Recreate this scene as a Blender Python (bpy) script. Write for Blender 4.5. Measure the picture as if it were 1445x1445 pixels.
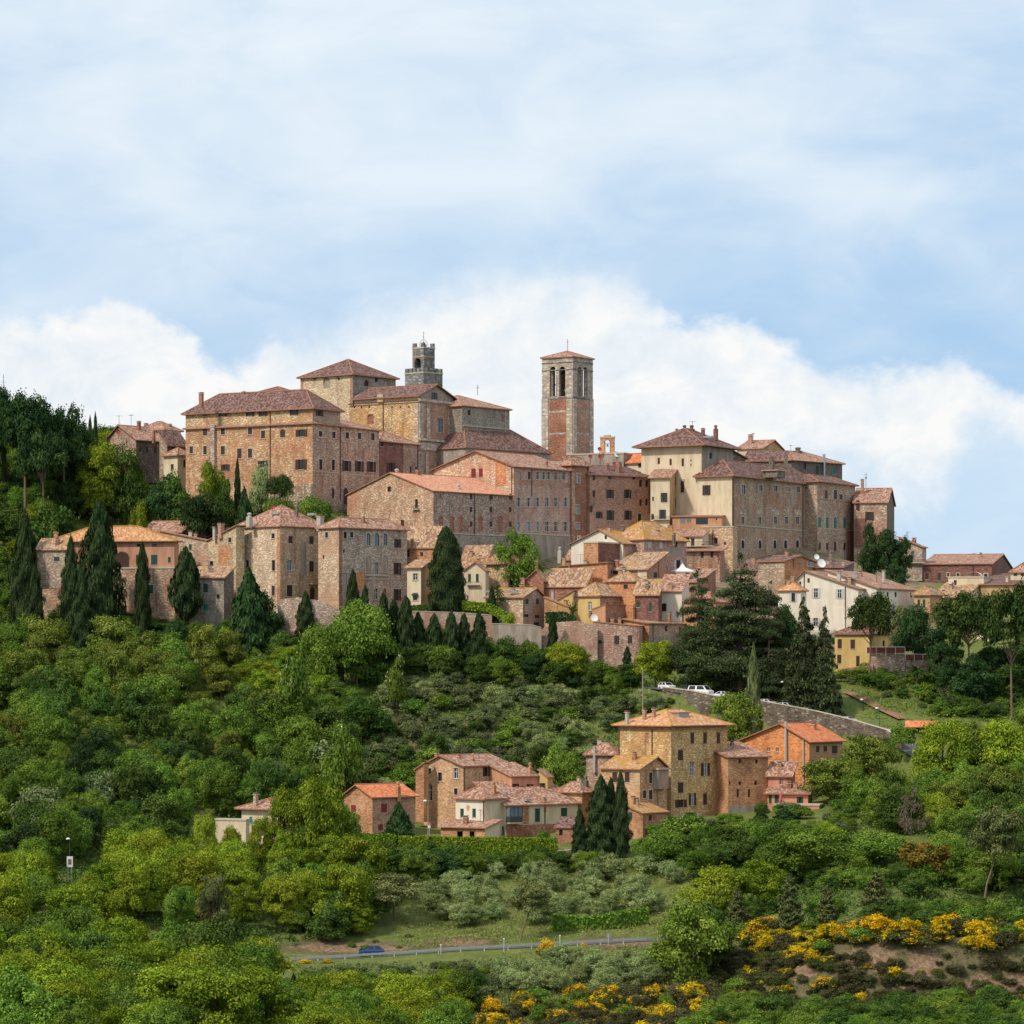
import bpy, math, random
import numpy as np
from mathutils import Vector, Matrix
R = math.radians
random.seed(7)
for _o in list(bpy.data.objects): bpy.data.objects.remove(_o)
SC = bpy.context.scene
COL = SC.collection
# ---------------------------------------------------------------- camera
F, CX, HZ = 4830.0, 722.5, 950.0          # focal length, centre and horizon of the photograph, in its pixels
cam = bpy.data.cameras.new('camera'); camo = bpy.data.objects.new('camera', cam); COL.objects.link(camo)
camo.location = (0, 0, 0); camo.rotation_euler = (R(90), 0, 0)
cam.sensor_width = 36; cam.lens = 36 * F / 1445.0; cam.shift_y = (HZ - 722.5) / 1445.0
cam.clip_start = 1.0; cam.clip_end = 60000
SC.camera = camo
# ---------------------------------------------------------------- light
SUN_AZ, SUN_EL = 229.0, 46.0
sl = bpy.data.lights.new('sun', 'SUN'); sl.energy = 3.1; sl.angle = R(5); sl.color = (1.0, 0.91, 0.78)
so = bpy.data.objects.new('sun', sl); COL.objects.link(so)
_d = Vector((math.sin(R(SUN_AZ)) * math.cos(R(SUN_EL)), math.cos(R(SUN_AZ)) * math.cos(R(SUN_EL)), math.sin(R(SUN_EL))))
so.rotation_euler = _d.to_track_quat('Z', 'Y').to_euler(); so.location = (-300, -200, 300)
SC.view_settings.view_transform = 'Standard'; SC.view_settings.look = 'None'
SC.view_settings.exposure = 0.06; SC.view_settings.gamma = 1.0; SC.view_settings.use_curve_mapping = False
SC.render.engine = 'CYCLES'
SC.cycles.max_bounces = 5; SC.cycles.diffuse_bounces = 3; SC.cycles.transmission_bounces = 3; SC.cycles.glossy_bounces = 2

def nd(nt, t, ins=None, **kw):
    n = nt.nodes.new(t)
    for k, v in kw.items(): setattr(n, k, v)
    for k, v in (ins or {}).items():
        if isinstance(v, bpy.types.NodeSocket): nt.links.new(v, n.inputs[k])
        else: n.inputs[k].default_value = v
    return n
def mth(nt, op, a, b=0.0, c=0.0, clamp=False):
    return nd(nt, 'ShaderNodeMath', {0: a, 1: b, 2: c}, operation=op, use_clamp=clamp).outputs[0]
def mixc(nt, f, a, b, bt='MIX'):
    n = nd(nt, 'ShaderNodeMix', data_type='RGBA', blend_type=bt)
    for k, v in ((0, f), (6, a), (7, b)):
        if isinstance(v, bpy.types.NodeSocket): nt.links.new(v, n.inputs[k])
        else: n.inputs[k].default_value = v
    return n.outputs[2]
def ramp(nt, fac, stops, interp='LINEAR'):
    n = nd(nt, 'ShaderNodeValToRGB', {0: fac}); cr = n.color_ramp; cr.interpolation = interp
    while len(cr.elements) > 1: cr.elements.remove(cr.elements[-1])
    cr.elements[0].position = stops[0][0]; cr.elements[0].color = (*stops[0][1], 1)
    for p, c in stops[1:]:
        e = cr.elements.new(p); e.color = (*c, 1)
    return n.outputs[0]
def smooth(nt, x, lo, hi):
    n = nd(nt, 'ShaderNodeMapRange', {0: x, 1: lo, 2: hi, 3: 0.0, 4: 1.0}, interpolation_type='SMOOTHSTEP')
    return n.outputs[0]
def C4(c): return (c[0], c[1], c[2], 1)

# ---------------------------------------------------------------- sky: Nishita with clouds mapped by azimuth and elevation
w = bpy.data.worlds.new('World'); SC.world = w; w.use_nodes = True
nt = w.node_tree; nt.nodes.clear()
tc = nd(nt, 'ShaderNodeTexCoord'); dirv = tc.outputs['Generated']
sep = nd(nt, 'ShaderNodeSeparateXYZ', {0: dirv})
az = mth(nt, 'ARCTAN2', sep.outputs[0], sep.outputs[1])
el = mth(nt, 'ARCSINE', sep.outputs[2])
def fcurve(pts, x0=-300, x1=1800, y0=300, y1=1000):
    """cloud outline: azimuth in, elevation (rad) out; pts are (px, py) of the outline in the photograph"""
    A0, A1 = math.atan((x0 - CX) / F), math.atan((x1 - CX) / F)
    t = nd(nt, 'ShaderNodeMapRange', {0: az, 1: A0, 2: A1, 3: 0.0, 4: 1.0}).outputs[0]
    fc = nd(nt, 'ShaderNodeFloatCurve', {1: t}); cv = fc.mapping.curves[0]
    P = []
    for px, py in pts:
        a = math.atan((px - CX) / F); e = math.atan((HZ - py) / F * math.cos(a))
        P.append(((a - A0) / (A1 - A0), e / 0.14))
    while len(cv.points) < len(P): cv.points.new(0.5, 0.5)
    for q, (a, b) in zip(cv.points, P): q.location = (a, b); q.handle_type = 'AUTO'
    fc.mapping.update()
    return mth(nt, 'MULTIPLY', fc.outputs[0], 0.14)
def dnoise(scale, zs, detail=6, rough=0.55, off=(0, 0, 0), dist=0.0):
    mp = nd(nt, 'ShaderNodeMapping', {0: dirv, 1: off, 3: (1, 1, zs)})
    return nd(nt, 'ShaderNodeTexNoise', {'Vector': mp.outputs[0], 'Scale': scale, 'Detail': detail, 'Roughness': rough, 'Distortion': dist}).outputs[0]
sky = nd(nt, 'ShaderNodeTexSky', sky_type='NISHITA', sun_disc=False, sun_elevation=R(SUN_EL), sun_rotation=R(SUN_AZ), air_density=1.0, dust_density=0.6, ozone_density=1.5, altitude=600)
SKYK = 0.1
skyc = mixc(nt, 0.92, sky.outputs[0], (3.6, 5.75, 8.35, 1))
# high veil
veil = mth(nt, 'ADD', mth(nt, 'MULTIPLY', dnoise(9, 2.6, 4, 0.5, (3.1, 0.2, 0.7), 0.5), 0.66), mth(nt, 'MULTIPLY', dnoise(22, 2.2, 6, 0.58, (7.3, 1.2, 0.1), 0.6), 0.34))
topf = smooth(nt, el, 0.075, 0.20)
rightf = smooth(nt, az, -0.02, 0.15)
lowblue = mth(nt, 'MULTIPLY', mth(nt, 'SUBTRACT', 1.0, topf), mth(nt, 'ADD', 0.35, mth(nt, 'MULTIPLY', rightf, 0.65)))
vf = mth(nt, 'ADD', veil, mth(nt, 'SUBTRACT', mth(nt, 'MULTIPLY', topf, 0.11), mth(nt, 'MULTIPLY', lowblue, 0.13)))
vf = smooth(nt, vf, 0.30, 0.74)
vf = mth(nt, 'ADD', mth(nt, 'SUBTRACT', 0.26, mth(nt, 'MULTIPLY', lowblue, 0.22)), mth(nt, 'MULTIPLY', vf, 0.68))
c1 = mixc(nt, vf, skyc, (8.05, 8.8, 9.4, 1))
# cumulus bank
edge = fcurve([(-300, 500), (-60, 462), (30, 448), (100, 440), (150, 415), (185, 414), (225, 438), (270, 472), (318, 508), (345, 502), (390, 478), (460, 462), (520, 428), (580, 412), (640, 392), (720, 376), (800, 372), (880, 380), (920, 420), (970, 448), (1040, 452), (1090, 474), (1150, 506), (1220, 520), (1300, 512), (1350, 505), (1400, 532), (1450, 560), (1560, 590), (1800, 600)])
low = fcurve([(-300, 990), (600, 985), (900, 930), (1000, 800), (1060, 690), (1120, 640), (1200, 640), (1270, 690), (1310, 690), (1345, 640), (1390, 600), (1450, 600), (1560, 620), (1800, 640)])
puff = mth(nt, 'SUBTRACT', dnoise(70, 1.25, 8, 0.58, (0.4, 0.3, 2.2), 0.25), 0.5)
fine = mth(nt, 'SUBTRACT', dnoise(190, 1.1, 6, 0.6, (1.4, 0.7, 0.2)), 0.5)
dsp = mth(nt, 'ADD', mth(nt, 'MULTIPLY', puff, 0.017), mth(nt, 'MULTIPLY', fine, 0.006))
dd = mth(nt, 'SUBTRACT', mth(nt, 'ADD', edge, dsp), el)
hard = smooth(nt, dd, -0.0020, 0.0060)
soft = smooth(nt, dd, -0.007, 0.020)
mixhs = mth(nt, 'SUBTRACT', 1.0, smooth(nt, mth(nt, 'ABSOLUTE', mth(nt, 'ADD', az, mth(nt, 'ADD', 0.010, mth(nt, 'MULTIPLY', mth(nt, 'SUBTRACT', dnoise(16, 1.0, 2, 0.5, (5, 5, 1)), 0.5), 0.06)))), 0.040, 0.066))
mk = mth(nt, 'ADD', mth(nt, 'MULTIPLY', hard, mth(nt, 'SUBTRACT', 1.0, mixhs)), mth(nt, 'MULTIPLY', soft, mixhs))
lw = smooth(nt, mth(nt, 'SUBTRACT', mth(nt, 'ADD', el, mth(nt, 'MULTIPLY', puff, 0.03)), low), -0.016, 0.012)
mk2 = mth(nt, 'MULTIPLY', mk, lw)
body = mth(nt, 'ADD', dnoise(34, 1.6, 7, 0.6, (2.4, 3.3, 0.2), 0.5), mth(nt, 'MULTIPLY', puff, 0.5))
ccol = ramp(nt, body, [(0.30, (0.80, 0.875, 0.945)), (0.47, (0.90, 0.94, 0.97)), (0.60, (1.0, 1.0, 0.985))])
ccol = mixc(nt, 1.0, ccol, (9.2, 9.25, 9.3, 1), 'MULTIPLY')
haze_c = mixc(nt, mth(nt, 'MULTIPLY', mk, 0.45), c1, (7.4, 8.6, 9.5, 1))
fin = mixc(nt, mk2, haze_c, ccol)
bg = nd(nt, 'ShaderNodeBackground', {0: fin, 1: SKYK})
nt.links.new(bg.outputs[0], nd(nt, 'ShaderNodeOutputWorld').inputs[0])
w.cycles.sampling_method = 'MANUAL'; w.cycles.sample_map_resolution = 512

# ---------------------------------------------------------------- materials
MATS = {}
def newmat(name):
    m = bpy.data.materials.new(name); m.use_nodes = True; n = m.node_tree; n.nodes.clear()
    out = nd(n, 'ShaderNodeOutputMaterial'); MATS[name] = m
    return m, n, out
def bsdf(n, out, col, rough=0.8, spec=0.3, normal=None, metal=0.0):
    b = nd(n, 'ShaderNodeBsdfPrincipled', {'Base Color': col, 'Roughness': rough, 'Specular IOR Level': spec, 'Metallic': metal})
    if normal is not None: n.links.new(normal, b.inputs['Normal'])
    n.links.new(b.outputs[0], out.inputs[0]); return b
def plain(name, c, rough=0.7, spec=0.3, metal=0.0, var=0.15, scale=1.5):
    m, n, out = newmat(name)
    tcn = nd(n, 'ShaderNodeTexCoord')
    nz = nd(n, 'ShaderNodeTexNoise', {'Vector': tcn.outputs['Object'], 'Scale': scale, 'Detail': 4}).outputs[0]
    col = mixc(n, nz, C4([x * (1 - var) for x in c]), C4([min(1, x * (1 + var)) for x in c]))
    bsdf(n, out, col, rough, spec, None, metal); return m
def objvec(n, sc=(1, 1, 1)):
    tcn = nd(n, 'ShaderNodeTexCoord'); oi = nd(n, 'ShaderNodeObjectInfo')
    rv = mth(n, 'MULTIPLY', oi.outputs['Random'], 83.0)
    v = nd(n, 'ShaderNodeVectorMath', {0: tcn.outputs['Object'], 1: rv}, operation='ADD').outputs[0]
    return nd(n, 'ShaderNodeMapping', {0: v, 3: sc}).outputs[0], oi.outputs['Random']
def stone(name, dark, mid, light, brick, bamt=0.35, pale=0.14, size=0.30):
    """rubble stone with patches of brick"""
    m, n, out = newmat(name)
    v, rnd = objvec(n)
    vs = nd(n, 'ShaderNodeMapping', {0: v, 3: (0.8 / size, 0.8 / size, 1.75 / size)}).outputs[0]
    wob = nd(n, 'ShaderNodeTexNoise', {'Vector': v, 'Scale': 2.2, 'Detail': 2}).outputs[1]
    vs = mixc(n, 0.22, vs, wob, 'ADD')
    vo = nd(n, 'ShaderNodeTexVoronoi', {'Vector': vs, 'Scale': 1.0, 'Randomness': 0.9})
    sr = nd(n, 'ShaderNodeSeparateColor', {0: vo.outputs['Color']})
    st = ramp(n, sr.outputs[0], [(0.0, dark), (0.45, mid), (1 - pale, mid), (1 - pale + 0.03, light), (1.0, light)])
    st = mixc(n, smooth(n, vo.outputs['Distance'], 0.45, 0.8), st, C4([0.72 * x for x in mid]))
    vb = nd(n, 'ShaderNodeTexVoronoi', {'Vector': nd(n, 'ShaderNodeMapping', {0: v, 3: (3.2, 3.2, 9)}).outputs[0], 'Scale': 1.0})
    br = mixc(n, nd(n, 'ShaderNodeSeparateColor', {0: vb.outputs['Color']}).outputs[0], C4([0.66 * x for x in brick]), C4([1.25 * x for x in brick]))
    big = nd(n, 'ShaderNodeTexNoise', {'Vector': v, 'Scale': 0.17, 'Detail': 5, 'Roughness': 0.65}).outputs[0]
    bm = mth(n, 'MULTIPLY', smooth(n, mth(n, 'ADD', big, mth(n, 'MULTIPLY', sr.outputs[1], 0.16)), 0.755 - 0.32 * bamt, 0.86 - 0.32 * bamt), 0.85)
    col = mixc(n, bm, st, br)
    we = nd(n, 'ShaderNodeTexNoise', {'Vector': nd(n, 'ShaderNodeMapping', {0: v, 3: (1, 1, 0.45)}).outputs[0], 'Scale': 0.45, 'Detail': 6, 'Roughness': 0.62}).outputs[0]
    col = mixc(n, 1.0, col, ramp(n, we, [(0.25, (0.62, 0.58, 0.56)), (0.5, (0.98, 0.96, 0.95)), (0.78, (1.28, 1.24, 1.16))]), 'MULTIPLY')
    sk = nd(n, 'ShaderNodeTexNoise', {'Vector': nd(n, 'ShaderNodeMapping', {0: v, 3: (1, 1, 0.10)}).outputs[0], 'Scale': 1.1, 'Detail': 5, 'Roughness': 0.6}).outputs[0]
    col = mixc(n, smooth(n, sk, 0.56, 0.74), col, mixc(n, 1.0, col, (0.62, 0.60, 0.60, 1), 'MULTIPLY'))
    col = nd(n, 'ShaderNodeHueSaturation', {'Hue': mth(n, 'ADD', 0.49, mth(n, 'MULTIPLY', mth(n, 'FRACT', mth(n, 'MULTIPLY', rnd, 5.7)), 0.02)), 'Saturation': mth(n, 'ADD', 0.82, mth(n, 'MULTIPLY', mth(n, 'FRACT', mth(n, 'MULTIPLY', rnd, 13.3)), 0.3)), 'Value': mth(n, 'ADD', 0.90, mth(n, 'MULTIPLY', rnd, 0.2)), 'Color': col}).outputs[0]
    bp = nd(n, 'ShaderNodeBump', {'Height': vo.outputs['Distance'], 'Strength': 0.6, 'Distance': 0.08})
    bp.invert = True
    bsdf(n, out, col, 0.9, 0.15, bp.outputs[0]); return m
def brickm(name, c, pale=(0.45, 0.33, 0.24), amt=0.25):
    m, n, out = newmat(name)
    v, rnd = objvec(n)
    vb = nd(n, 'ShaderNodeTexVoronoi', {'Vector': nd(n, 'ShaderNodeMapping', {0: v, 3: (2.6, 2.6, 7)}).outputs[0], 'Scale': 1.0})
    sr = nd(n, 'ShaderNodeSeparateColor', {0: vb.outputs['Color']})
    col = ramp(n, sr.outputs[0], [(0, [0.62 * x for x in c]), (0.5, c), (0.86, [1.25 * x for x in c]), (1, pale)])
    big = nd(n, 'ShaderNodeTexNoise', {'Vector': v, 'Scale': 0.22, 'Detail': 6, 'Roughness': 0.65}).outputs[0]
    col = mixc(n, mth(n, 'MULTIPLY', smooth(n, big, 0.5, 0.68), amt), col, C4(pale))
    we = nd(n, 'ShaderNodeTexNoise', {'Vector': nd(n, 'ShaderNodeMapping', {0: v, 3: (1, 1, 0.4)}).outputs[0], 'Scale': 0.5, 'Detail': 6}).outputs[0]
    col = mixc(n, 1.0, col, ramp(n, we, [(0.25, (0.68, 0.64, 0.62)), (0.55, (1.0, 0.98, 0.97)), (0.8, (1.2, 1.16, 1.1))]), 'MULTIPLY')
    bsdf(n, out, col, 0.9, 0.15); return m
def plaster(name, c, stain=0.3):
    m, n, out = newmat(name)
    v, rnd = objvec(n)
    a = nd(n, 'ShaderNodeTexNoise', {'Vector': nd(n, 'ShaderNodeMapping', {0: v, 3: (1, 1, 0.25)}).outputs[0], 'Scale': 0.7, 'Detail': 7, 'Roughness': 0.65}).outputs[0]
    b = nd(n, 'ShaderNodeTexNoise', {'Vector': v, 'Scale': 0.25, 'Detail': 5, 'Roughness': 0.7}).outputs[0]
    k = [x * (1 - stain) * f for x, f in zip(c, (1.0, 0.96, 0.9))]
    col = mixc(n, smooth(n, a, 0.35, 0.62), C4(k), C4(c))
    col = mixc(n, mth(n, 'MULTIPLY', smooth(n, b, 0.55, 0.75), 0.45), col, C4([min(0.85, x * 1.15) for x in c]))
    bsdf(n, out, col, 0.85, 0.2); return m
def tiles(name, dark, mid, light, lichen=None, la=0.0, rib=1.0):
    """pantile roof: UV is in metres, x along the eave, y up the slope"""
    m, n, out = newmat(name)
    uv = nd(n, 'ShaderNodeTexCoord').outputs['UV']; oi = nd(n, 'ShaderNodeObjectInfo')
    sp = nd(n, 'ShaderNodeSeparateXYZ', {0: uv})
    cu = mth(n, 'FLOOR', mth(n, 'MULTIPLY', sp.outputs[0], 1 / 0.30)); cv = mth(n, 'FLOOR', mth(n, 'MULTIPLY', sp.outputs[1], 1 / 0.44))
    wn = nd(n, 'ShaderNodeTexWhiteNoise', {'Vector': nd(n, 'ShaderNodeCombineXYZ', {0: cu, 1: cv, 2: oi.outputs['Random']}).outputs[0]}, noise_dimensions='3D')
    v, rnd = objvec(n)
    ns = nd(n, 'ShaderNodeTexNoise', {'Vector': v, 'Scale': 0.9, 'Detail': 5, 'Roughness': 0.7}).outputs[0]
    f = mth(n, 'ADD', mth(n, 'MULTIPLY', wn.outputs[0], 0.6), mth(n, 'MULTIPLY', ns, 0.42))
    col = ramp(n, f, [(0.14, dark), (0.48, mid), (0.70, light), (0.92, [min(0.8, x * 1.22) for x in light])])
    if lichen:
        ln = nd(n, 'ShaderNodeTexNoise', {'Vector': v, 'Scale': 0.38, 'Detail': 6, 'Roughness': 0.65}).outputs[0]
        col = mixc(n, mth(n, 'MULTIPLY', smooth(n, ln, 0.62 - 0.3 * la, 0.72 - 0.2 * la), 0.85), col, C4(lichen))
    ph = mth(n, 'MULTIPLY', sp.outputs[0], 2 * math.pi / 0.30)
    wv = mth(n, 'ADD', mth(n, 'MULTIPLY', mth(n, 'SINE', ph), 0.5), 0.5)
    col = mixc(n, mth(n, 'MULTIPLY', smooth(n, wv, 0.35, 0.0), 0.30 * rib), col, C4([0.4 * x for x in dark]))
    bp = nd(n, 'ShaderNodeBump', {'Height': wv, 'Strength': 0.5 * rib, 'Distance': 0.08})
    bsdf(n, out, col, 0.85, 0.2, bp.outputs[0]); return m

OCH = (0.40, 0.25, 0.12)
stone('stone_ochre', (0.38, 0.22, 0.12), (0.56, 0.365, 0.215), (0.76, 0.61, 0.43), (0.50, 0.255, 0.14), 0.55, 0.30)
stone('stone_brown_shade', (0.29, 0.185, 0.135), (0.44, 0.32, 0.24), (0.66, 0.54, 0.44), (0.42, 0.22, 0.155), 0.42, 0.26)  # brown stone; also ochre houses' right walls, their shade put into the colour
stone('stone_rose', (0.32, 0.19, 0.135), (0.47, 0.32, 0.24), (0.64, 0.50, 0.41), (0.45, 0.225, 0.155), 0.6, 0.24)
stone('stone_sand', (0.42, 0.275, 0.165), (0.58, 0.42, 0.27), (0.76, 0.63, 0.47), (0.47, 0.24, 0.13), 0.25, 0.28)
stone('stone_gold', (0.42, 0.22, 0.10), (0.58, 0.335, 0.165), (0.70, 0.56, 0.38), (0.42, 0.22, 0.095), 0.35, 0.18)
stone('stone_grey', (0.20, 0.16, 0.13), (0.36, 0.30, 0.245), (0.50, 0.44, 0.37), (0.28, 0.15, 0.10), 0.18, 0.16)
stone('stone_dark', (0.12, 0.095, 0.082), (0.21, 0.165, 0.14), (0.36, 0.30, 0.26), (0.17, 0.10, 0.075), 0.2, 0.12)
stone('wall_stone', (0.10, 0.08, 0.06), (0.19, 0.15, 0.115), (0.36, 0.30, 0.24), (0.28, 0.17, 0.11), 0.2, 0.16, 0.5)
stone('travertine', (0.35, 0.28, 0.22), (0.49, 0.40, 0.32), (0.66, 0.57, 0.47), (0.36, 0.20, 0.13), 0.02, 0.2, 0.7)
stone('tower_grey', (0.13, 0.125, 0.125), (0.22, 0.21, 0.205), (0.36, 0.34, 0.325), (0.28, 0.20, 0.16), 0.02, 0.2, 0.7)
brickm('brick_red', (0.34, 0.155, 0.10)); brickm('brick_orange', (0.50, 0.25, 0.13), (0.56, 0.40, 0.27), .35); brickm('brick_rose', (0.44, 0.25, 0.175), (0.48, 0.36, 0.27), 0.45)
brickm('brick_dull', (0.22, 0.105, 0.085), (0.28, 0.19, 0.15)); brickm('brick_vivid', (0.57, 0.255, 0.125), (0.62, 0.40, 0.25), 0.25); brickm('brick_flame', (0.70, 0.285, 0.11), (0.72, 0.40, 0.2), 0.15); brickm('brick_sand', (0.55, 0.335, 0.19), (0.64, 0.48, 0.32), 0.5)
plaster('plaster_cream', (0.70, 0.58, 0.41), .2); plaster('plaster_white', (0.76, 0.69, 0.58), 0.12); plaster('plaster_yellow', (0.66, 0.46, 0.19), 0.2)
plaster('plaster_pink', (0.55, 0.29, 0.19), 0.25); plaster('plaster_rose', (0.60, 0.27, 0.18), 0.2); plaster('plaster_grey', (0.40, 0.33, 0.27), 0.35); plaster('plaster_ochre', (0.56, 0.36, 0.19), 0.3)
plaster('plaster_orange', (0.56, 0.30, 0.17), 0.2)
tiles('tile_dark', (0.075, 0.036, 0.030), (0.150, 0.074, 0.060), (0.27, 0.165, 0.138))
tiles('tile_rose', (0.18, 0.082, 0.055), (0.33, 0.165, 0.11), (0.50, 0.32, 0.235))
tiles('tile_old', (0.20, 0.105, 0.065), (0.36, 0.20, 0.125), (0.52, 0.37, 0.25), (0.42, 0.25, 0.075), 0.35)
tiles('tile_lichen', (0.26, 0.12, 0.05), (0.44, 0.22, 0.10), (0.56, 0.36, 0.21), (0.46, 0.235, 0.05), 0.55)
tiles('tile_salmon', (0.44, 0.17, 0.095), (0.58, 0.255, 0.15), (0.66, 0.35, 0.23), None, 0, 0.5)
tiles('tile_new', (0.44, 0.115, 0.045), (0.58, 0.175, 0.07), (0.64, 0.25, 0.12), None, 0, 0.5)
tiles('tile_orange', (0.40, 0.16, 0.07), (0.55, 0.26, 0.125), (0.66, 0.40, 0.23), (0.52, 0.27, 0.05), 0.3)
plain('ridge_tile', (0.36, 0.17, 0.10), 0.85, 0.15, 0, 0.3, 3); plain('ridge_lichen', (0.44, 0.24, 0.06), 0.85, 0.15, 0, 0.3, 3)
plain('eave_wood', (0.10, 0.065, 0.045)); plain('cap_stone', (0.50, 0.42, 0.33), 0.85, 0.2, 0, 0.2, 2)
m, n, out = newmat('glass'); bsdf(n, out, (0.018, 0.021, 0.026, 1), 0.12, 0.5)
m, n, out = newmat('glass_pale'); bsdf(n, out, (0.16, 0.20, 0.24, 1), 0.10, 0.8)
def shutterm(name, c):
    m, n, out = newmat(name); tcn = nd(n, 'ShaderNodeTexCoord')
    z = nd(n, 'ShaderNodeSeparateXYZ', {0: tcn.outputs['Object']}).outputs[2]
    s = mth(n, 'ADD', 0.5, mth(n, 'MULTIPLY', 0.5, mth(n, 'SINE', mth(n, 'MULTIPLY', z, 2 * math.pi / 0.12))))
    bsdf(n, out, mixc(n, s, C4([x * 0.6 for x in c]), C4(c)), 0.6, 0.3)
shutterm('shutter_brown', (0.075, 0.036, 0.030)); shutterm('shutter_green', (0.018, 0.085, 0.055)); shutterm('shutter_red', (0.25, 0.035, 0.035)); shutterm('shutter_white', (0.62, 0.60, 0.55)); shutterm('shutter_grey', (0.06, 0.06, 0.055)); shutterm('shutter_teal', (0.02, 0.22, 0.20))
plain('wood_frame', (0.10, 0.06, 0.045)); plain('white_paint', (0.78, 0.76, 0.72), 0.5); plain('iron', (0.05, 0.05, 0.052), 0.55, 0.4); plain('copper_pipe', (0.09, 0.05, 0.038), 0.6)
plain('zinc', (0.42, 0.43, 0.44), 0.4, 0.5, 0.6); plain('bronze', (0.11, 0.16, 0.13), 0.5, 0.4, 0.4); plain('concrete', (0.44, 0.40, 0.35)); plain('red_dish', (0.32, 0.05, 0.05), 0.5)
plain('rail_steel', (0.54, 0.54, 0.53), 0.6, 0.3, 0); plain('asphalt', (0.10, 0.098, 0.095), 0.9, 0.2, 0, 0.25, 0.8); plain('paving', (0.30, 0.155, 0.10), 0.9, 0.2, 0, 0.25, 1.2); plain('line_paint', (0.7, 0.7, 0.68))
plain('pole_wood', (0.30, 0.24, 0.18)); plain('canvas_white', (0.75, 0.75, 0.72)); plain('canvas_pink', (0.60, 0.10, 0.17)); plain('red_plastic', (0.45, 0.04, 0.03)); plain('red_rail', (0.20, 0.055, 0.04)); plain('sign_print', (0.16, 0.14, 0.11), 0.6, 0.3, 0, 0.8, 4)
plain('tyre', (0.02, 0.02, 0.02)); plain('lamp_green', (0.05, 0.13, 0.10), 0.5); plain('sign_back', (0.22, 0.23, 0.24))
for nm, c in (('car_white', (0.78, 0.78, 0.77)), ('car_silver', (0.50, 0.52, 0.54)), ('car_dark', (0.035, 0.04, 0.05)), ('car_grey', (0.22, 0.25, 0.27)), ('car_blue', (0.02, 0.06, 0.20))):
    m, n, out = newmat(nm); b = bsdf(n, out, C4(c), 0.25, 0.5); b.inputs['Coat Weight'].default_value = 0.5
def bark(name, c):
    m, n, out = newmat(name); tcn = nd(n, 'ShaderNodeTexCoord')
    nz = nd(n, 'ShaderNodeTexNoise', {'Vector': nd(n, 'ShaderNodeMapping', {0: tcn.outputs['Object'], 3: (6, 6, 1.2)}).outputs[0], 'Scale': 1.0, 'Detail': 4}).outputs[0]
    bsdf(n, out, mixc(n, nz, C4([0.6 * x for x in c]), C4([1.4 * x for x in c])), 0.95, 0.1)
bark('bark', (0.12, 0.09, 0.07)); bark('bark_pine', (0.20, 0.135, 0.10)); bark('bark_pale', (0.20, 0.165, 0.13))
def leaf(name, dark, mid, light, var=0.25, trans=0.20):
    """leaf clumps: every clump carries its own tint, every tree its own shade"""
    m, n, out = newmat(name)
    at = nd(n, 'ShaderNodeAttribute', attribute_name='tint').outputs['Fac']; oi = nd(n, 'ShaderNodeObjectInfo')
    col = ramp(n, at, [(0.0, dark), (0.5, mid), (1.0, light)])
    hv = nd(n, 'ShaderNodeHueSaturation', {'Hue': mth(n, 'ADD', 0.5, mth(n, 'MULTIPLY', mth(n, 'SUBTRACT', oi.outputs['Random'], 0.5), 0.032)),
        'Saturation': 1.0, 'Value': mth(n, 'ADD', 1 - var, mth(n, 'MULTIPLY', mth(n, 'FRACT', mth(n, 'MULTIPLY', oi.outputs['Random'], 7.31)), 2 * var)), 'Color': col}).outputs[0]
    d = nd(n, 'ShaderNodeBsdfDiffuse', {0: hv}); t = nd(n, 'ShaderNodeBsdfTranslucent', {0: mixc(n, 1.0, hv, (1.0, 1.05, 0.55, 1), 'MULTIPLY')})
    mx = nd(n, 'ShaderNodeMixShader', {0: trans, 1: d.outputs[0], 2: t.outputs[0]})
    n.links.new(mx.outputs[0], out.inputs[0]); return m
leaf('leaf_locust', (0.1, 0.155, 0.016), (0.21, 0.285, 0.026), (0.38, 0.43, 0.045), 0.25)
leaf('leaf_locust_olive', (0.085, 0.12, 0.022), (0.158, 0.205, 0.035), (0.26, 0.29, 0.060), 0.2)
leaf('leaf_ash', (0.074, 0.135, 0.022), (0.145, 0.235, 0.036), (0.25, 0.34, 0.055), 0.25)
leaf('leaf_oak', (0.042, 0.082, 0.02), (0.08, 0.14, 0.03), (0.145, 0.21, 0.045), 0.25)
leaf('leaf_deep', (0.024, 0.055, 0.022), (0.045, 0.09, 0.032), (0.08, 0.135, 0.045), 0.2)
leaf('leaf_cypress', (0.022, 0.042, 0.018), (0.043, 0.07, 0.028), (0.08, 0.108, 0.042), 0.2, 0.12)
leaf('leaf_olive', (0.16, 0.21, 0.075), (0.285, 0.35, 0.135), (0.43, 0.49, 0.22), 0.2)
leaf('leaf_scrub', (0.075, 0.105, 0.042), (0.135, 0.17, 0.068), (0.22, 0.25, 0.115), 0.3)
leaf('leaf_pine', (0.080, 0.104, 0.038), (0.155, 0.18, 0.066), (0.26, 0.28, 0.105), 0.2, 0.12)
leaf('leaf_stone_pine', (0.026, 0.055, 0.017), (0.055, 0.092, 0.026), (0.12, 0.16, 0.042), 0.2, 0.12)
leaf('leaf_cedar', (0.03, 0.052, 0.026), (0.06, 0.088, 0.038), (0.125, 0.155, 0.062), 0.15, 0.12)
leaf('leaf_hedge', (0.085, 0.155, 0.018), (0.165, 0.275, 0.026), (0.3, 0.42, 0.04), 0.1)
leaf('leaf_heath', (0.052, 0.054, 0.024), (0.098, 0.096, 0.042), (0.17, 0.155, 0.075), 0.3)
leaf('leaf_bronze', (0.12, 0.1, 0.02), (0.23, 0.155, 0.03), (0.38, 0.23, 0.05), 0.15)
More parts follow.
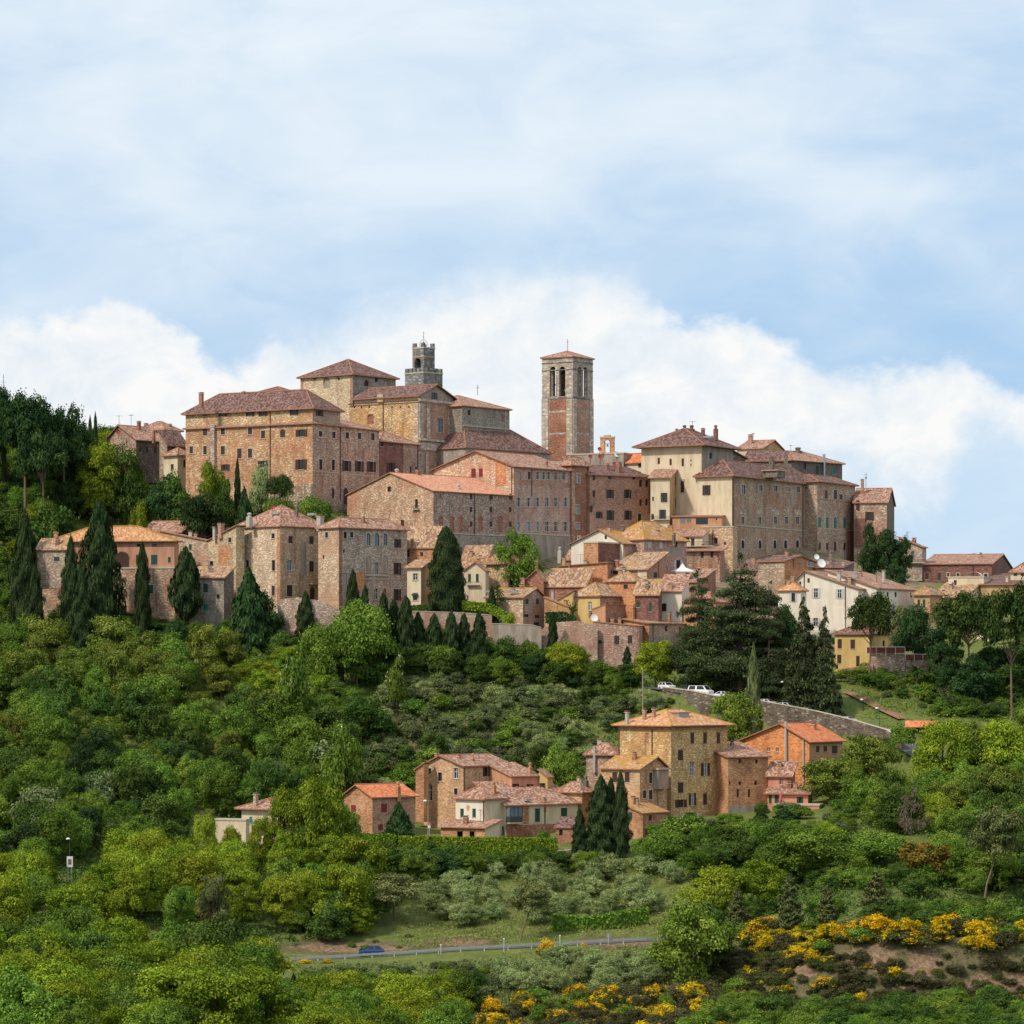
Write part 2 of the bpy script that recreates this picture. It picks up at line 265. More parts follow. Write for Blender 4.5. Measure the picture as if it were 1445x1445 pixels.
leaf('leaf_dry', (0.13, 0.10, 0.07), (0.20, 0.155, 0.11), (0.28, 0.23, 0.17), 0.2)
leaf('leaf_broom', (0.06, 0.085, 0.024), (0.105, 0.13, 0.036), (0.17, 0.18, 0.055), 0.2)
leaf('blossom_yellow', (0.46, 0.29, 0.012), (0.66, 0.43, 0.015), (0.80, 0.58, 0.025), 0.15)
leaf('blossom_white', (0.42, 0.46, 0.24), (0.58, 0.60, 0.36), (0.72, 0.72, 0.5), 0.1)
leaf('blade', (0.12, 0.145, 0.034), (0.22, 0.24, 0.06), (0.36, 0.33, 0.13), 0.1)
# ---------------------------------------------------------------- helpers
def P3(px, py, Y): return Vector(((px - CX) * Y / F, Y, (HZ - py) * Y / F))
def tag(o, label=None, cat=None, group=None, kind=None):
    if label: o['label'] = label
    if cat: o['category'] = cat
    if group: o['group'] = group
    if kind: o['kind'] = kind
    return o
def empty(name, loc, rz=0.0, label=None, cat=None, group=None):
    o = bpy.data.objects.new(name, None); COL.objects.link(o); o.location = loc; o.rotation_euler = (0, 0, rz); o.empty_display_size = 0.5
    return tag(o, label, cat, group)
class MB:
    """collects polygons with a material each; build() links them as ONE mesh object"""
    def __init__(s): s.v = []; s.f = []; s.m = []; s.uv = []; s.mats = []
    def mi(s, m):
        if m not in s.mats: s.mats.append(m)
        return s.mats.index(m)
    def poly(s, pts, m, uv=None):
        b = len(s.v); s.v += [tuple(p) for p in pts]; s.f.append(tuple(range(b, b + len(pts)))); s.m.append(s.mi(m)); s.uv.append(uv)
    def box(s, x0, y0, z0, x1, y1, z1, m, mp=None):
        c = [(x, y, z) for z in (z0, z1) for y in (y0, y1) for x in (x0, x1)]
        if mp: c = [mp(*q) for q in c]
        for q in ((0, 2, 3, 1), (4, 5, 7, 6), (0, 1, 5, 4), (2, 6, 7, 3), (0, 4, 6, 2), (1, 3, 7, 5)): s.poly([c[i] for i in q], m)
    def tube(s, path, rad, m, n=6, cap=True):
        """tapered tube along points; rad a number or a list"""
        path = [Vector(p) for p in path]; rr = rad if isinstance(rad, (list, tuple)) else [rad] * len(path)
        rings = []
        for i, p in enumerate(path):
            d = (path[min(i + 1, len(path) - 1)] - path[max(i - 1, 0)]).normalized()
            a = d.orthogonal().normalized() if abs(d.z) < 0.99 else Vector((1, 0, 0)); a = (a - d * a.dot(d)).normalized(); b = d.cross(a)
            rings.append([p + (a * math.cos(2 * math.pi * k / n) + b * math.sin(2 * math.pi * k / n)) * rr[i] for k in range(n)])
        for i in range(len(rings) - 1):
            for k in range(n): s.poly([rings[i][k], rings[i][(k + 1) % n], rings[i + 1][(k + 1) % n], rings[i + 1][k]], m)
        if cap:
            s.poly(rings[0][::-1], m); s.poly(rings[-1], m)
    def lathe(s, c, prof, m, n=10):
        """surface of revolution round a vertical axis: prof = [(radius, z)]"""
        c = Vector(c)
        for (r0, z0), (r1, z1) in zip(prof, prof[1:]):
            for k in range(n):
                a, b = 2 * math.pi * k / n, 2 * math.pi * (k + 1) / n
                s.poly([c + Vector((r0 * math.cos(a), r0 * math.sin(a), z0)), c + Vector((r0 * math.cos(b), r0 * math.sin(b), z0)),
                        c + Vector((r1 * math.cos(b), r1 * math.sin(b), z1)), c + Vector((r1 * math.cos(a), r1 * math.sin(a), z1))], m)
    def mesh(s, name, weld=False):
        me = bpy.data.meshes.new(name); me.from_pydata(s.v, [], s.f)
        for x in s.mats: me.materials.append(MATS[x])
        me.polygons.foreach_set('material_index', s.m)
        if any(u is not None for u in s.uv):
            ul = me.uv_layers.new(name='UVMap'); flat = []
            for f, u in zip(s.f, s.uv): flat += [c for q in (u or [(0, 0)] * len(f)) for c in q]
            ul.data.foreach_set('uv', flat)
        me.update(); return me
    def build(s, name, parent=None, smooth=False, **kw):
        me = s.mesh(name)
        if smooth: me.polygons.foreach_set('use_smooth', [True] * len(me.polygons))
        o = bpy.data.objects.new(name, me); COL.objects.link(o); o.parent = parent
        return tag(o, **kw)

# ---------------------------------------------------------------- terrain
TC = {  # per column of the photograph: (distance, height of the ground in the picture)
 -200: [(400, 1500), (450, 1410), (500, 1320), (540, 1240), (560, 1200), (600, 1130), (640, 1020), (680, 930), (700, 880), (740, 760), (780, 670), (820, 620), (900, 690)],
 0: [(400, 1510), (450, 1425), (500, 1335), (540, 1250), (560, 1212), (600, 1140), (640, 1040), (680, 950), (700, 905), (740, 760), (780, 655), (820, 615), (900, 690)],
 200: [(400, 1510), (450, 1435), (500, 1350), (540, 1250), (570, 1218), (620, 1095), (660, 985), (690, 915), (705, 890), (712, 862), (730, 800), (770, 690), (800, 665), (900, 720)],
 400: [(400, 1515), (450, 1440), (495, 1366), (503, 1356), (513, 1342), (545, 1240), (580, 1190), (620, 1110), (660, 1000), (685, 920), (697, 872), (706, 862), (713, 795), (718, 738), (724, 712), (750, 696), (790, 688), (900, 740)],
 700: [(400, 1525), (450, 1460), (490, 1370), (503, 1344), (513, 1330), (530, 1300), (560, 1230), (574, 1200), (580, 1180), (600, 1165), (640, 1050), (670, 970), (684, 915), (690, 880), (710, 838), (730, 812), (748, 775), (760, 710), (800, 680), (900, 740)],
 850: [(400, 1525), (450, 1460), (488, 1375), (503, 1336), (513, 1322), (530, 1296), (560, 1226), (575, 1196), (582, 1175), (600, 1160), (625, 1090), (650, 1010), (668, 975), (684, 950), (694, 905), (710, 845), (735, 815), (755, 775), (772, 710), (800, 680), (900, 750)],
 1000: [(400, 1530), (450, 1455), (480, 1405), (500, 1335), (513, 1312), (530, 1285), (560, 1205), (580, 1168), (605, 1150), (618, 1085), (630, 1050), (641, 1030), (645, 1022), (647, 984), (655, 974), (665, 962), (684, 956), (694, 930), (701, 872), (720, 835), (756, 808), (775, 770), (800, 700), (900, 760)],
 1250: [(400, 1530), (440, 1455), (468, 1412), (477, 1318), (500, 1287), (540, 1210), (580, 1155), (610, 1110), (622, 1082), (628, 1064), (631, 1036), (645, 1002), (660, 968), (678, 945), (694, 893), (710, 852), (730, 830), (756, 812), (790, 800), (900, 850)],
 1460: [(400, 1530), (440, 1450), (468, 1416), (477, 1332), (500, 1302), (540, 1220), (580, 1140), (620, 1060), (650, 1000), (680, 925), (700, 880), (730, 840), (750, 825), (780, 820), (900, 880)],
 1800: [(400, 1540), (440, 1470), (480, 1360), (540, 1240), (620, 1090), (680, 970), (740, 890), (780, 880), (900, 930)]}
_UK = sorted(TC)
def _col(u, Y):
    p = TC[u]
    if Y <= p[0][0]: return p[0][1]
    for (a, b), (c, d) in zip(p, p[1:]):
        if Y <= c:
            t = (Y - a) / (c - a); return b + (d - b) * t
    return p[-1][1]
def _sst(t): t = min(1, max(0, t)); return t * t * (3 - 2 * t)
def gyraw(u, Y):
    if u <= _UK[0]: return _col(_UK[0], Y)
    for a, b in zip(_UK, _UK[1:]):
        if u <= b:
            t = _sst((u - a) / (b - a)); return _col(a, Y) * (1 - t) + _col(b, Y) * t
    return _col(_UK[-1], Y)
_ph = [(random.uniform(0, 6.28), random.uniform(0, 6.28)) for _ in range(6)]
def bumps(x, y):
    return sum(math.sin(x * k * 0.9 + p[0]) * math.sin(y * k + p[1]) * a for k, a, p in zip((0.07, 0.13, 0.29, 0.55, 0.9, 1.4), (0.7, 0.5, 0.3, 0.16, 0.10, 0.06), _ph))
PATHS = []           # (points, half width, fall-off): where the ground is levelled for a road
NEAR = [(-3000, -6), (-40, -3.2), (0, -3.2), (60, -21), (200, -58), (300, -60)]
FAR = [(900, 0), (1000, -22), (1250, -62), (1700, -80), (40000, -80)]
def _tab(t, x):
    for (a, b), (c, d) in zip(t, t[1:]):
        if x <= c: return b + (d - b) * _sst((x - a) / (c - a))
    return t[-1][1]
def ground_z(x, Y):
    Yc = min(max(Y, 400), 900); u = CX + x * F / max(Y, 400)
    z = (HZ - gyraw(u, Yc)) * Yc / F
    if Y < 400: z = _tab(NEAR, Y) if Y < 300 else -60 + (z + 60) * _sst((Y - 300) / 100)
    elif Y > 900: z = z * max(0, 1 - (Y - 900) / 150) + _tab(FAR, Y) if Y < 1050 else _tab(FAR, Y)
    if 380 < Y < 900: z += bumps(x, Y) * 0.55
    for pts, hw, fo in PATHS:
        if not (pts[0][3] < x < pts[0][4]): continue
        best = 1e9; zb = 0
        for a, b in zip(pts, pts[1:]):
            dx, dy = b[0] - a[0], b[1] - a[1]; t = ((x - a[0]) * dx + (Y - a[1]) * dy) / (dx * dx + dy * dy); t = min(1, max(0, t))
            d = math.hypot(x - a[0] - dx * t, Y - a[1] - dy * t)
            if d < best: best = d; zb = a[2] + (b[2] - a[2]) * t
        if best < hw + fo: z = zb + (z - zb) * _sst((best - hw) / fo)
    return z
def road(pp, hw, fo):
    pts = []
    for px, py, Y in pp: p = P3(px, py, Y); pts.append([p.x, p.y, p.z])
    lo, hi = min(p[0] for p in pts) - 12, max(p[0] for p in pts) + 12
    pts = [p + [lo, hi] for p in pts]; PATHS.append((pts, hw, fo)); return pts
LOW = road([(200, 1366, 505), (330, 1359, 507), (410, 1354.8, 507.5), (525, 1348.8, 507.5), (650, 1339.9, 507.5), (750, 1335, 507.5), (911, 1326.5, 507.5), (1000, 1322, 508), (1080, 1318, 509)], 3.6, 2.2)
UPR = road([(925, 970, 662), (975, 978, 651), (1010, 985, 647.5), (1060, 993, 644.5), (1105, 1002, 641.5), (1150, 1012, 638.5), (1200, 1023, 634.5), (1250, 1036, 630), (1285, 1054, 624), (1330, 1082, 614), (1400, 1120, 600)], 3.1, 1.0)
def solveY(px, py, lo=402, hi=818):
    """distance at which the ground shows at (px, py)"""
    prev = lo
    Y = lo
    while Y < hi:
        g = HZ - ground_z((px - CX) * Y / F, Y) * F / Y
        if g <= py:
            a, b = prev, Y
            for _ in range(12):
                mdl = (a + b) / 2
                if HZ - ground_z((px - CX) * mdl / F, mdl) * F / mdl <= py: b = mdl
                else: a = mdl
            return b
        prev = Y; Y += 4
    return hi
EARTH = [((1135, 1372), 26, 18), ((1240, 1352), 34, 30), ((1300, 1360), 40, 30), ((1385, 1388), 46, 16), ((1440, 1384), 40, 20), ((1195, 1345), 34, 12), ((1060, 1372), 26, 12), ((1275, 1405), 40, 14), ((960, 1430), 50, 16), ((1090, 1345), 40, 8),
         ((560, 1035), 60, 24), ((600, 1050), 40, 16), ((680, 1030), 60, 14), ((650, 1330), 60, 8), ((540, 1338), 60, 7), ((480, 1337), 100, 11), ((870, 1330), 70, 8), ((930, 1400), 40, 16)]
def earth(px, py): return max(0.30 * max(0, 1 - ((px - 1250) / 260) ** 2 - ((py - 1372) / 62) ** 2) ** .5 if abs(px - 1250) < 260 and abs(py - 1372) < 62 and ((px - 1250) / 260) ** 2 + ((py - 1372) / 62) ** 2 < 1 else 0, max((max(0, 1 - ((px - a) / rx) ** 2 - ((py - b) / ry) ** 2) for (a, b), rx, ry in EARTH), default=0))
def build_ground():
    us = [-9000, -4500, -2200, -1200, -700, -450, -300, -200, -140] + list(range(-100, 1560, 9)) + [1600, 1660, 1750, 1900, 2200, 2700, 3600, 5500, 10500]
    Ys = [-3000, -800, -200, -60, -20, 0, 25, 50, 80, 120, 160, 200, 240, 280, 310, 340, 360, 380, 395] + [400 + 2.2 * i for i in range(192)] + [828, 840, 860, 880, 900, 925, 950, 1000, 1050, 1120, 1250, 1450, 1700, 2200, 3200, 5000, 9000, 18000, 40000]
    v = []; ea = []
    for Y in Ys:
        for u in us:
            x = (u - CX) * max(Y, 400) / F; z = ground_z(x, Y); v.append((x, Y, z))
            ea.append(earth(u, HZ - z * F / Y) if 400 < Y < 830 else 0)
    n = len(us); f = [(j * n + i, j * n + i + 1, (j + 1) * n + i + 1, (j + 1) * n + i) for j in range(len(Ys) - 1) for i in range(n - 1)]
    me = bpy.data.meshes.new('ground'); me.from_pydata(v, [], f); me.polygons.foreach_set('use_smooth', [True] * len(f))
    me.attributes.new('earth', 'FLOAT', 'POINT').data.foreach_set('value', ea)
    urb = [max(0, min(1, (q[1] - 684) / 4, (815 - q[1]) / 10, (CX + q[0] * F / q[1] - 470) / 30, (1330 - CX - q[0] * F / q[1]) / 30)) if q[1] > 600 else 0 for q in v]
    me.attributes.new('urban', 'FLOAT', 'POINT').data.foreach_set('value', urb)
    m, n_, out = newmat('soil'); tcn = nd(n_, 'ShaderNodeTexCoord').outputs['Object']
    a = nd(n_, 'ShaderNodeTexNoise', {'Vector': tcn, 'Scale': 0.35, 'Detail': 8, 'Roughness': 0.7}).outputs[0]
    b = nd(n_, 'ShaderNodeTexNoise', {'Vector': tcn, 'Scale': 1.7, 'Detail': 6, 'Roughness': 0.7}).outputs[0]
    grass = ramp(n_, mth(n_, 'ADD', mth(n_, 'MULTIPLY', a, 0.6), mth(n_, 'MULTIPLY', b, 0.4)), [(0.3, (0.060, 0.085, 0.022)), (0.46, (0.12, 0.155, 0.038)), (0.58, (0.185, 0.195, 0.060)), (0.72, (0.23, 0.18, 0.085))])
    er = ramp(n_, b, [(0.3, (0.12, 0.08, 0.052)), (0.5, (0.23, 0.15, 0.092)), (0.7, (0.40, 0.275, 0.165))])
    ef = nd(n_, 'ShaderNodeAttribute', attribute_name='earth').outputs['Fac']
    em = smooth(n_, mth(n_, 'ADD', ef, mth(n_, 'MULTIPLY', mth(n_, 'SUBTRACT', a, 0.5), 1.6)), 0.42, 0.62)
    bp = nd(n_, 'ShaderNodeBump', {'Height': b, 'Strength': 0.8, 'Distance': 0.4})
    ub = mth(n_, 'MULTIPLY', nd(n_, 'ShaderNodeAttribute', attribute_name='urban').outputs['Fac'], smooth(n_, a, 0.40, 0.50))
    dry = mth(n_, 'MULTIPLY', smooth(n_, ef, 0.02, 0.2), 0.8)
    gcol = mixc(n_, ub, mixc(n_, em, mixc(n_, dry, grass, ramp(n_, b, [(0.3, (0.075, 0.062, 0.036)), (0.7, (0.20, 0.15, 0.09))])), er), ramp(n_, b, [(0.3, (0.16, 0.115, 0.085)), (0.7, (0.34, 0.25, 0.18))]))
    bsdf(n_, out, gcol, 0.95, 0.1, bp.outputs[0])
    me.materials.append(m); o = bpy.data.objects.new('ground', me); COL.objects.link(o); o['kind'] = 'structure'
    return o
build_ground()
def strip(name, pts, half, m, lift, kind='structure'):
    mb = MB(); L = []
    for i, p in enumerate(pts):
        a, b = Vector(pts[max(i - 1, 0)][:2]), Vector(pts[min(i + 1, len(pts) - 1)][:2]); d = (b - a).normalized(); nrm = Vector((-d.y, d.x))
        L.append([Vector((p[0] + nrm.x * s * half, p[1] + nrm.y * s * half, p[2] + lift)) for s in (-1, 1)])
    for a, b in zip(L, L[1:]): mb.poly([a[0], b[0], b[1], a[1]], m)
    return mb.build(name, kind=kind)
strip('lower_road', LOW, 2.8, 'asphalt', 0.06); strip('upper_road', UPR, 3.1, 'asphalt', 0.06)

# ---------------------------------------------------------------- buildings
HOUSES_BUILT = []
FOOT = []            # footprints, so that no tree grows inside a house
class House:
    """Two walls meet at the corner nearest the camera: 'L' runs away to the left, 'R' to the right.
    Measures come from the photograph (px of the corner and wall ends, py of eave, base, ridge) at distance Y, and are turned into metres."""
    def __init__(s, name, label, cat, xc, xl, xr, Y, th, eave, base, mL, mR, roof='hip', ridge=None, apex=None, tile='tile_rose', over=0.55, group=None, hipin=None, mB=None, back=None, th_roof=0.2):
        s.Y, s.th = Y, R(th); t = (xc - CX) / F; s.x = t * Y
        s.c, s.s = math.cos(s.th), math.sin(s.th)
        s.zb = (HZ - base) * Y / F; s.ze = (HZ - eave) * Y / F - s.zb
        s.La = s.aL(xl) if xl is not None else 8.0
        s.Lb = s.bR(xr) if xr is not None else (back or 9.0)
        s.mL, s.mR, s.mB, s.roof, s.tile, s.over, s.hipin, s.tr = mL, mR, mB or mR, roof, tile, over, hipin, th_roof
        s.root = empty(name, (s.x, Y, s.zb), -s.th, label, cat, group); s.M = Matrix.Translation(s.root.location) @ Matrix.Rotation(-s.th, 4, 'Z')
        s.Mi = s.M.inverted(); s.holes = {'L': [], 'R': []}; s.thru = False
        s.rp, s.ap = ridge, apex; s.xa = -s.La / 2; s.ya = s.Lb / 2
        if apex is not None:
            if roof in ('gableL',): s.xa = -s.aL(apex)
            if roof in ('gableR',): s.ya = s.bR(apex)
        if ridge is not None:
            q = {'gableL': (s.xa, 0), 'gableR': (0, s.ya), 'hip': (-s.La / 2, s.Lb / 2), 'shedL': (0, s.Lb), 'shedR': (-s.La, 0), 'shedX': (0, 0), 'shedY': (0, 0)}.get(roof, (0, 0))
            wp = s.M @ Vector((q[0], q[1], 0)); s.rh = max(0.3, (HZ - ridge) * wp.y / F - s.zb - s.ze)
        else: s.rh = 1.6
        FOOT.append((s.x, Y, s.th, s.La, s.Lb))
        s.roof_o = None; HOUSES_BUILT.append(s)
    def aL(s, px): t = (px - CX) / F; return (s.x - t * s.Y) / (s.c + t * s.s)
    def bR(s, px): t = (px - CX) / F; return (t * s.Y - s.x) / (s.s - t * s.c)
    def uv(s, face, px, py):
        if face == 'L': a = s.aL(px); return -a, (HZ - py) * (s.Y + a * s.s) / F - s.zb
        b = s.bR(px); return b, (HZ - py) * (s.Y + b * s.c) / F - s.zb
    def mp(s, face):
        return (lambda u, z, d: (u, -d, z)) if face == 'L' else (lambda u, z, d: (d, u, z))
    def rect(s, face, px, py, w, h):
        u0, z = s.uv(face, px - w / 2, py); u1, _ = s.uv(face, px + w / 2, py); k = (s.Y + (abs(u0) * (s.s if face == 'L' else s.c))) / F
        return u0, z - h * k / 2, u1, z + h * k / 2
    # -- openings
    def win(s, face, items, style='plain', name='window', depth=0.22):
        for it in items:
            px, py, w, h = it[:4]; st = it[4] if len(it) > 4 else style
            s._win(face, s.rect(face, px, py, w, h), st, name, depth)
    def _win(s, face, r, st, name, depth):
        u0, z0, u1, z1 = r; mp = s.mp(face); o = set(st.split('+'))
        umin, umax = (-s.La, 0) if face == 'L' else (0, s.Lb)
        inside = u0 > umin + 0.1 and u1 < umax - 0.1 and z0 > 0.1 and z1 < s.ze - 0.08
        for h in s.holes[face]:
            if not (u1 < h[0] - .02 or u0 > h[2] + .02 or z1 < h[1] - .02 or z0 > h[3] + .02): inside = False
        if inside: s.holes[face].append((u0, z0, u1, z1)); dp = -depth
        else: dp = 0.02
        W, H = u1 - u0, z1 - z0; wm = s.mL if face == 'L' else s.mR
        B = lambda mb, a, b, c, d, e, f, m: mb.box(a, b, c, d, e, f, m, lambda u, z, dd: mp(u, z, dd))
        mb = MB(); fr = 'white_paint' if 'white' in o else 'wood_frame'
        arch = 'arch' in o
        if 'niche' in o:
            mb.poly([mp(u0, z0, dp * 0.6), mp(u1, z0, dp * 0.6), mp(u1, z1, dp * 0.6), mp(u0, z1, dp * 0.6)], 'plaster_grey' if 'pl' in o else ('brick_orange' if 'bo' in o else 'brick_red'))
        else:
            t = 0.055
            f0, f1 = dp + 0.01, dp + 0.07
            B(mb, u0, z0, f0, u0 + t, z1, f1, fr); B(mb, u1 - t, z0, f0, u1, z1, f1, fr); B(mb, u0 + t, z0, f0, u1 - t, z0 + t, f1, fr); B(mb, u0 + t, z1 - t, f0, u1 - t, z1, f1, fr)
            if 'open' not in o and W > 0.5: B(mb, (u0 + u1) / 2 - t * 0.6, z0 + t, f0, (u0 + u1) / 2 + t * 0.6, z1 - t, f1 + 0.01, fr)
            if 'white' in o and H > 1.0: B(mb, u0 + t, z0 + H * 0.62, f0, u1 - t, z0 + H * 0.62 + t, f1 + 0.005, fr)
        sm = 'cap_stone' if 'stone' in o else ('travertine' if 'trav' in o else None)
        if sm:
            b = 0.17 if W < 1.6 else 0.22
            B(mb, u0 - b, z0, -0.02, u0, z1, 0.05, sm); B(mb, u1, z0, -0.02, u1 + b, z1, 0.05, sm); B(mb, u0 - b, z1, -0.02, u1 + b, z1 + b, 0.06, sm)
            B(mb, u0 - b - 0.05, z0 - 0.14, -0.02, u1 + b + 0.05, z0, 0.12, sm)
        elif 'nosill' not in o and 'niche' not in o:
            B(mb, u0 - 0.08, z0 - 0.10, -0.02, u1 + 0.08, z0 - 0.003, 0.09, 'cap_stone')
        if 'brow' in o: B(mb, u0 - 0.1, z1 + 0.02, -0.02, u1 + 0.1, z1 + 0.2, 0.05, 'brick_red')
        if 'ped' in o:
            B(mb, u0 - 0.25, z1 + 0.3, -0.02, u1 + 0.25, z1 + 0.42, 0.16, 'cap_stone')
        if arch:
            n = 8; cx, rad = (u0 + u1) / 2, W / 2; zc = z1 - rad; am = 'brick_red' if not sm else sm
            fz = 0.002 if inside else 0.05
            arc = [(cx - rad * math.cos(math.pi * i / n), zc + rad * math.sin(math.pi * i / n)) for i in range(n + 1)]
            for (a, b), (c, d) in zip(arc, arc[1:]):
                mb.poly([mp(a, b, fz), mp(c, d, fz), mp(c, z1, fz), mp(a, z1, fz)], wm if inside else am)
                mb.poly([mp(a, b, fz), mp(c, d, fz), mp(c, d, dp), mp(a, b, dp)], wm)
            ro = rad + 0.2
            oc = [(cx - ro * math.cos(math.pi * i / n), zc + ro * math.sin(math.pi * i / n)) for i in range(n + 1)]
            for i in range(n): mb.poly([mp(*arc[i], .03), mp(*arc[i + 1], .03), mp(*oc[i + 1], .03), mp(*oc[i], .03)], am)
        wo = mb.build(name, s.root)
        if 'niche' in o: return wo
        if 'open' not in o:
            pb = MB(); pb.poly([mp(u0, z0, dp), mp(u1, z0, dp), mp(u1, z1, dp), mp(u0, z1, dp)], 'glass_pale' if 'pale' in o else 'glass'); pb.build('pane', wo)
        for k in o:
            if k[:2] in ('so', 'sc'):
                cm = {'b': 'shutter_brown', 'g': 'shutter_green', 'r': 'shutter_red', 'w': 'shutter_white', 'k': 'shutter_grey', 't': 'shutter_teal'}[k[2]]
                hw = W / 2
                for sd in (0, 1):
                    q = MB()
                    if k[1] == 'o':
                        a, b = (u0 - hw, u0 - 0.01) if sd == 0 else (u1 + 0.01, u1 + hw)
                        B(q, a, z0, 0.03 + (0.05 if sm else 0), b, z1, 0.08 + (0.05 if sm else 0), cm)
                    else:
                        a, b = (u0, u0 + hw - 0.012) if sd == 0 else (u0 + hw + 0.012, u1)
                        B(q, a, z0, max(dp + 0.09, -0.10), b, z1, max(dp + 0.14, -0.05), cm)
                    q.build('shutter', wo)
        return wo
    def door(s, face, items, style='scb'):
        s.win(face, items, style + '+nosill', 'door', 0.25)
    def panel(s, face, x0, y0, x1, y1, m, out=0.08, name='wall_panel', back=-0.03):
        u0, za = s.uv(face, x0, y1); u1, zb = s.uv(face, x1, y0)
        _, za = s.uv(face, (x0 + x1) / 2, y1); _, zb = s.uv(face, (x0 + x1) / 2, y0)
        mb = MB(); mp = s.mp(face); mb.box(u0, za, back, u1, zb, out, m, lambda u, z, d: mp(u, z, d)); return mb.build(name, s.root)
    def pipe(s, face, px, y0, y1, m='copper_pipe', rad=0.09, name='downpipe'):
        u, z0 = s.uv(face, px, y1); _, z1 = s.uv(face, px, y0); mp = s.mp(face); mb = MB()
        mb.tube([mp(u, z0, rad + .04), mp(u, z1, rad + .04)], rad, m, 6); return mb.build(name, s.root)
    def balcony(s, face, px, py, w, h=7, out=1.0, rail='iron'):
        u0, z0, u1, z1 = s.rect(face, px, py, w, h); mp = s.mp(face); B = lambda mb, *a: mb.box(*a, lambda u, z, d: mp(u, z, d))
        mb = MB(); B(mb, u0, z0 - 0.15, 0, u1, z0, out, 'cap_stone'); bo = mb.build('balcony', s.root)
        mb = MB(); B(mb, u0, z1 - .05, out - .06, u1, z1, out, rail)
        k = max(4, int((u1 - u0) / 0.18))
        for i in range(k + 1):
            a = u0 + (u1 - u0 - .03) * i / k; B(mb, a, z0, out - .05, a + .03, z1 - .05, out - .02, rail)
        for a in (u0, u1 - .04): B(mb, a, z1 - .05, 0, a + .04, z1, out - .06, rail)
        mb.build('railing', bo)
    # -- walls
    def wall(s):
        mb = MB()
        def face(key, L0, L1, mat, mp, holes):
            us = sorted({L0, L1} | {h[0] for h in holes} | {h[2] for h in holes}); zs = sorted({0, s.ze} | {h[1] for h in holes} | {h[3] for h in holes})
            for a, b in zip(us, us[1:]):
                for c, d in zip(zs, zs[1:]):
                    mu, mz = (a + b) / 2, (c + d) / 2
                    if any(h[0] < mu < h[2] and h[1] < mz < h[3] for h in holes): continue
                    mb.poly([mp(a, c, 0), mp(b, c, 0), mp(b, d, 0), mp(a, d, 0)], mat)
            dp = -0.8 if s.thru else -0.24
            for u0, z0, u1, z1 in holes:
                for p, q in (((u0, z0), (u1, z0)), ((u1, z0), (u1, z1)), ((u1, z1), (u0, z1)), ((u0, z1), (u0, z0))):
                    mb.poly([mp(*p, 0), mp(*q, 0), mp(*q, dp), mp(*p, dp)], mat)
        face('L', -s.La, 0, s.mL, s.mp('L'), s.holes['L']); face('R', 0, s.Lb, s.mR, s.mp('R'), s.holes['R'])
        bh = s.holes if s.thru else {'L': [], 'R': []}
        face('bL', -s.La, 0, s.mB, lambda u, z, d: (u, s.Lb + d, z), bh['L']); face('bR', 0, s.Lb, s.mB, lambda u, z, d: (-s.La - d, u, z), bh['R'])
        ze, rh, La, Lb = s.ze, s.rh, s.La, s.Lb
        if s.roof == 'gableL':
            for y, m in ((0, s.mL), (Lb, s.mB)): mb.poly([(-La, y, ze), (0, y, ze), (s.xa, y, ze + rh)], m)
        if s.roof == 'gableR':
            for x, m in ((0, s.mR), (-La, s.mB)): mb.poly([(x, 0, ze), (x, Lb, ze), (x, s.ya, ze + rh)], m)
        if s.roof == 'shedL':
            for x, m in ((0, s.mR), (-La, s.mB)): mb.poly([(x, 0, ze), (x, Lb, ze), (x, Lb, ze + rh)], m)
            mb.poly([(-La, Lb, ze), (0, Lb, ze), (0, Lb, ze + rh), (-La, Lb, ze + rh)], s.mB)
        if s.roof == 'shedR':
            for y, m in ((0, s.mL), (Lb, s.mB)): mb.poly([(0, y, ze), (-La, y, ze), (-La, y, ze + rh)], m)
            mb.poly([(-La, 0, ze), (-La, Lb, ze), (-La, Lb, ze + rh), (-La, 0, ze + rh)], s.mB)
        if s.roof == 'shedX':
            for y, m in ((0, s.mL), (Lb, s.mB)): mb.poly([(-La, y, ze), (0, y, ze), (0, y, ze + rh)], m)
            mb.poly([(0, 0, ze), (0, Lb, ze), (0, Lb, ze + rh), (0, 0, ze + rh)], s.mR)
        if s.roof == 'shedY':
            for x, m in ((0, s.mR), (-La, s.mB)): mb.poly([(x, Lb, ze), (x, 0, ze), (x, 0, ze + rh)], m)
            mb.poly([(-La, 0, ze), (0, 0, ze), (0, 0, ze + rh), (-La, 0, ze + rh)], s.mL)
        return mb.build('wall', s.root)
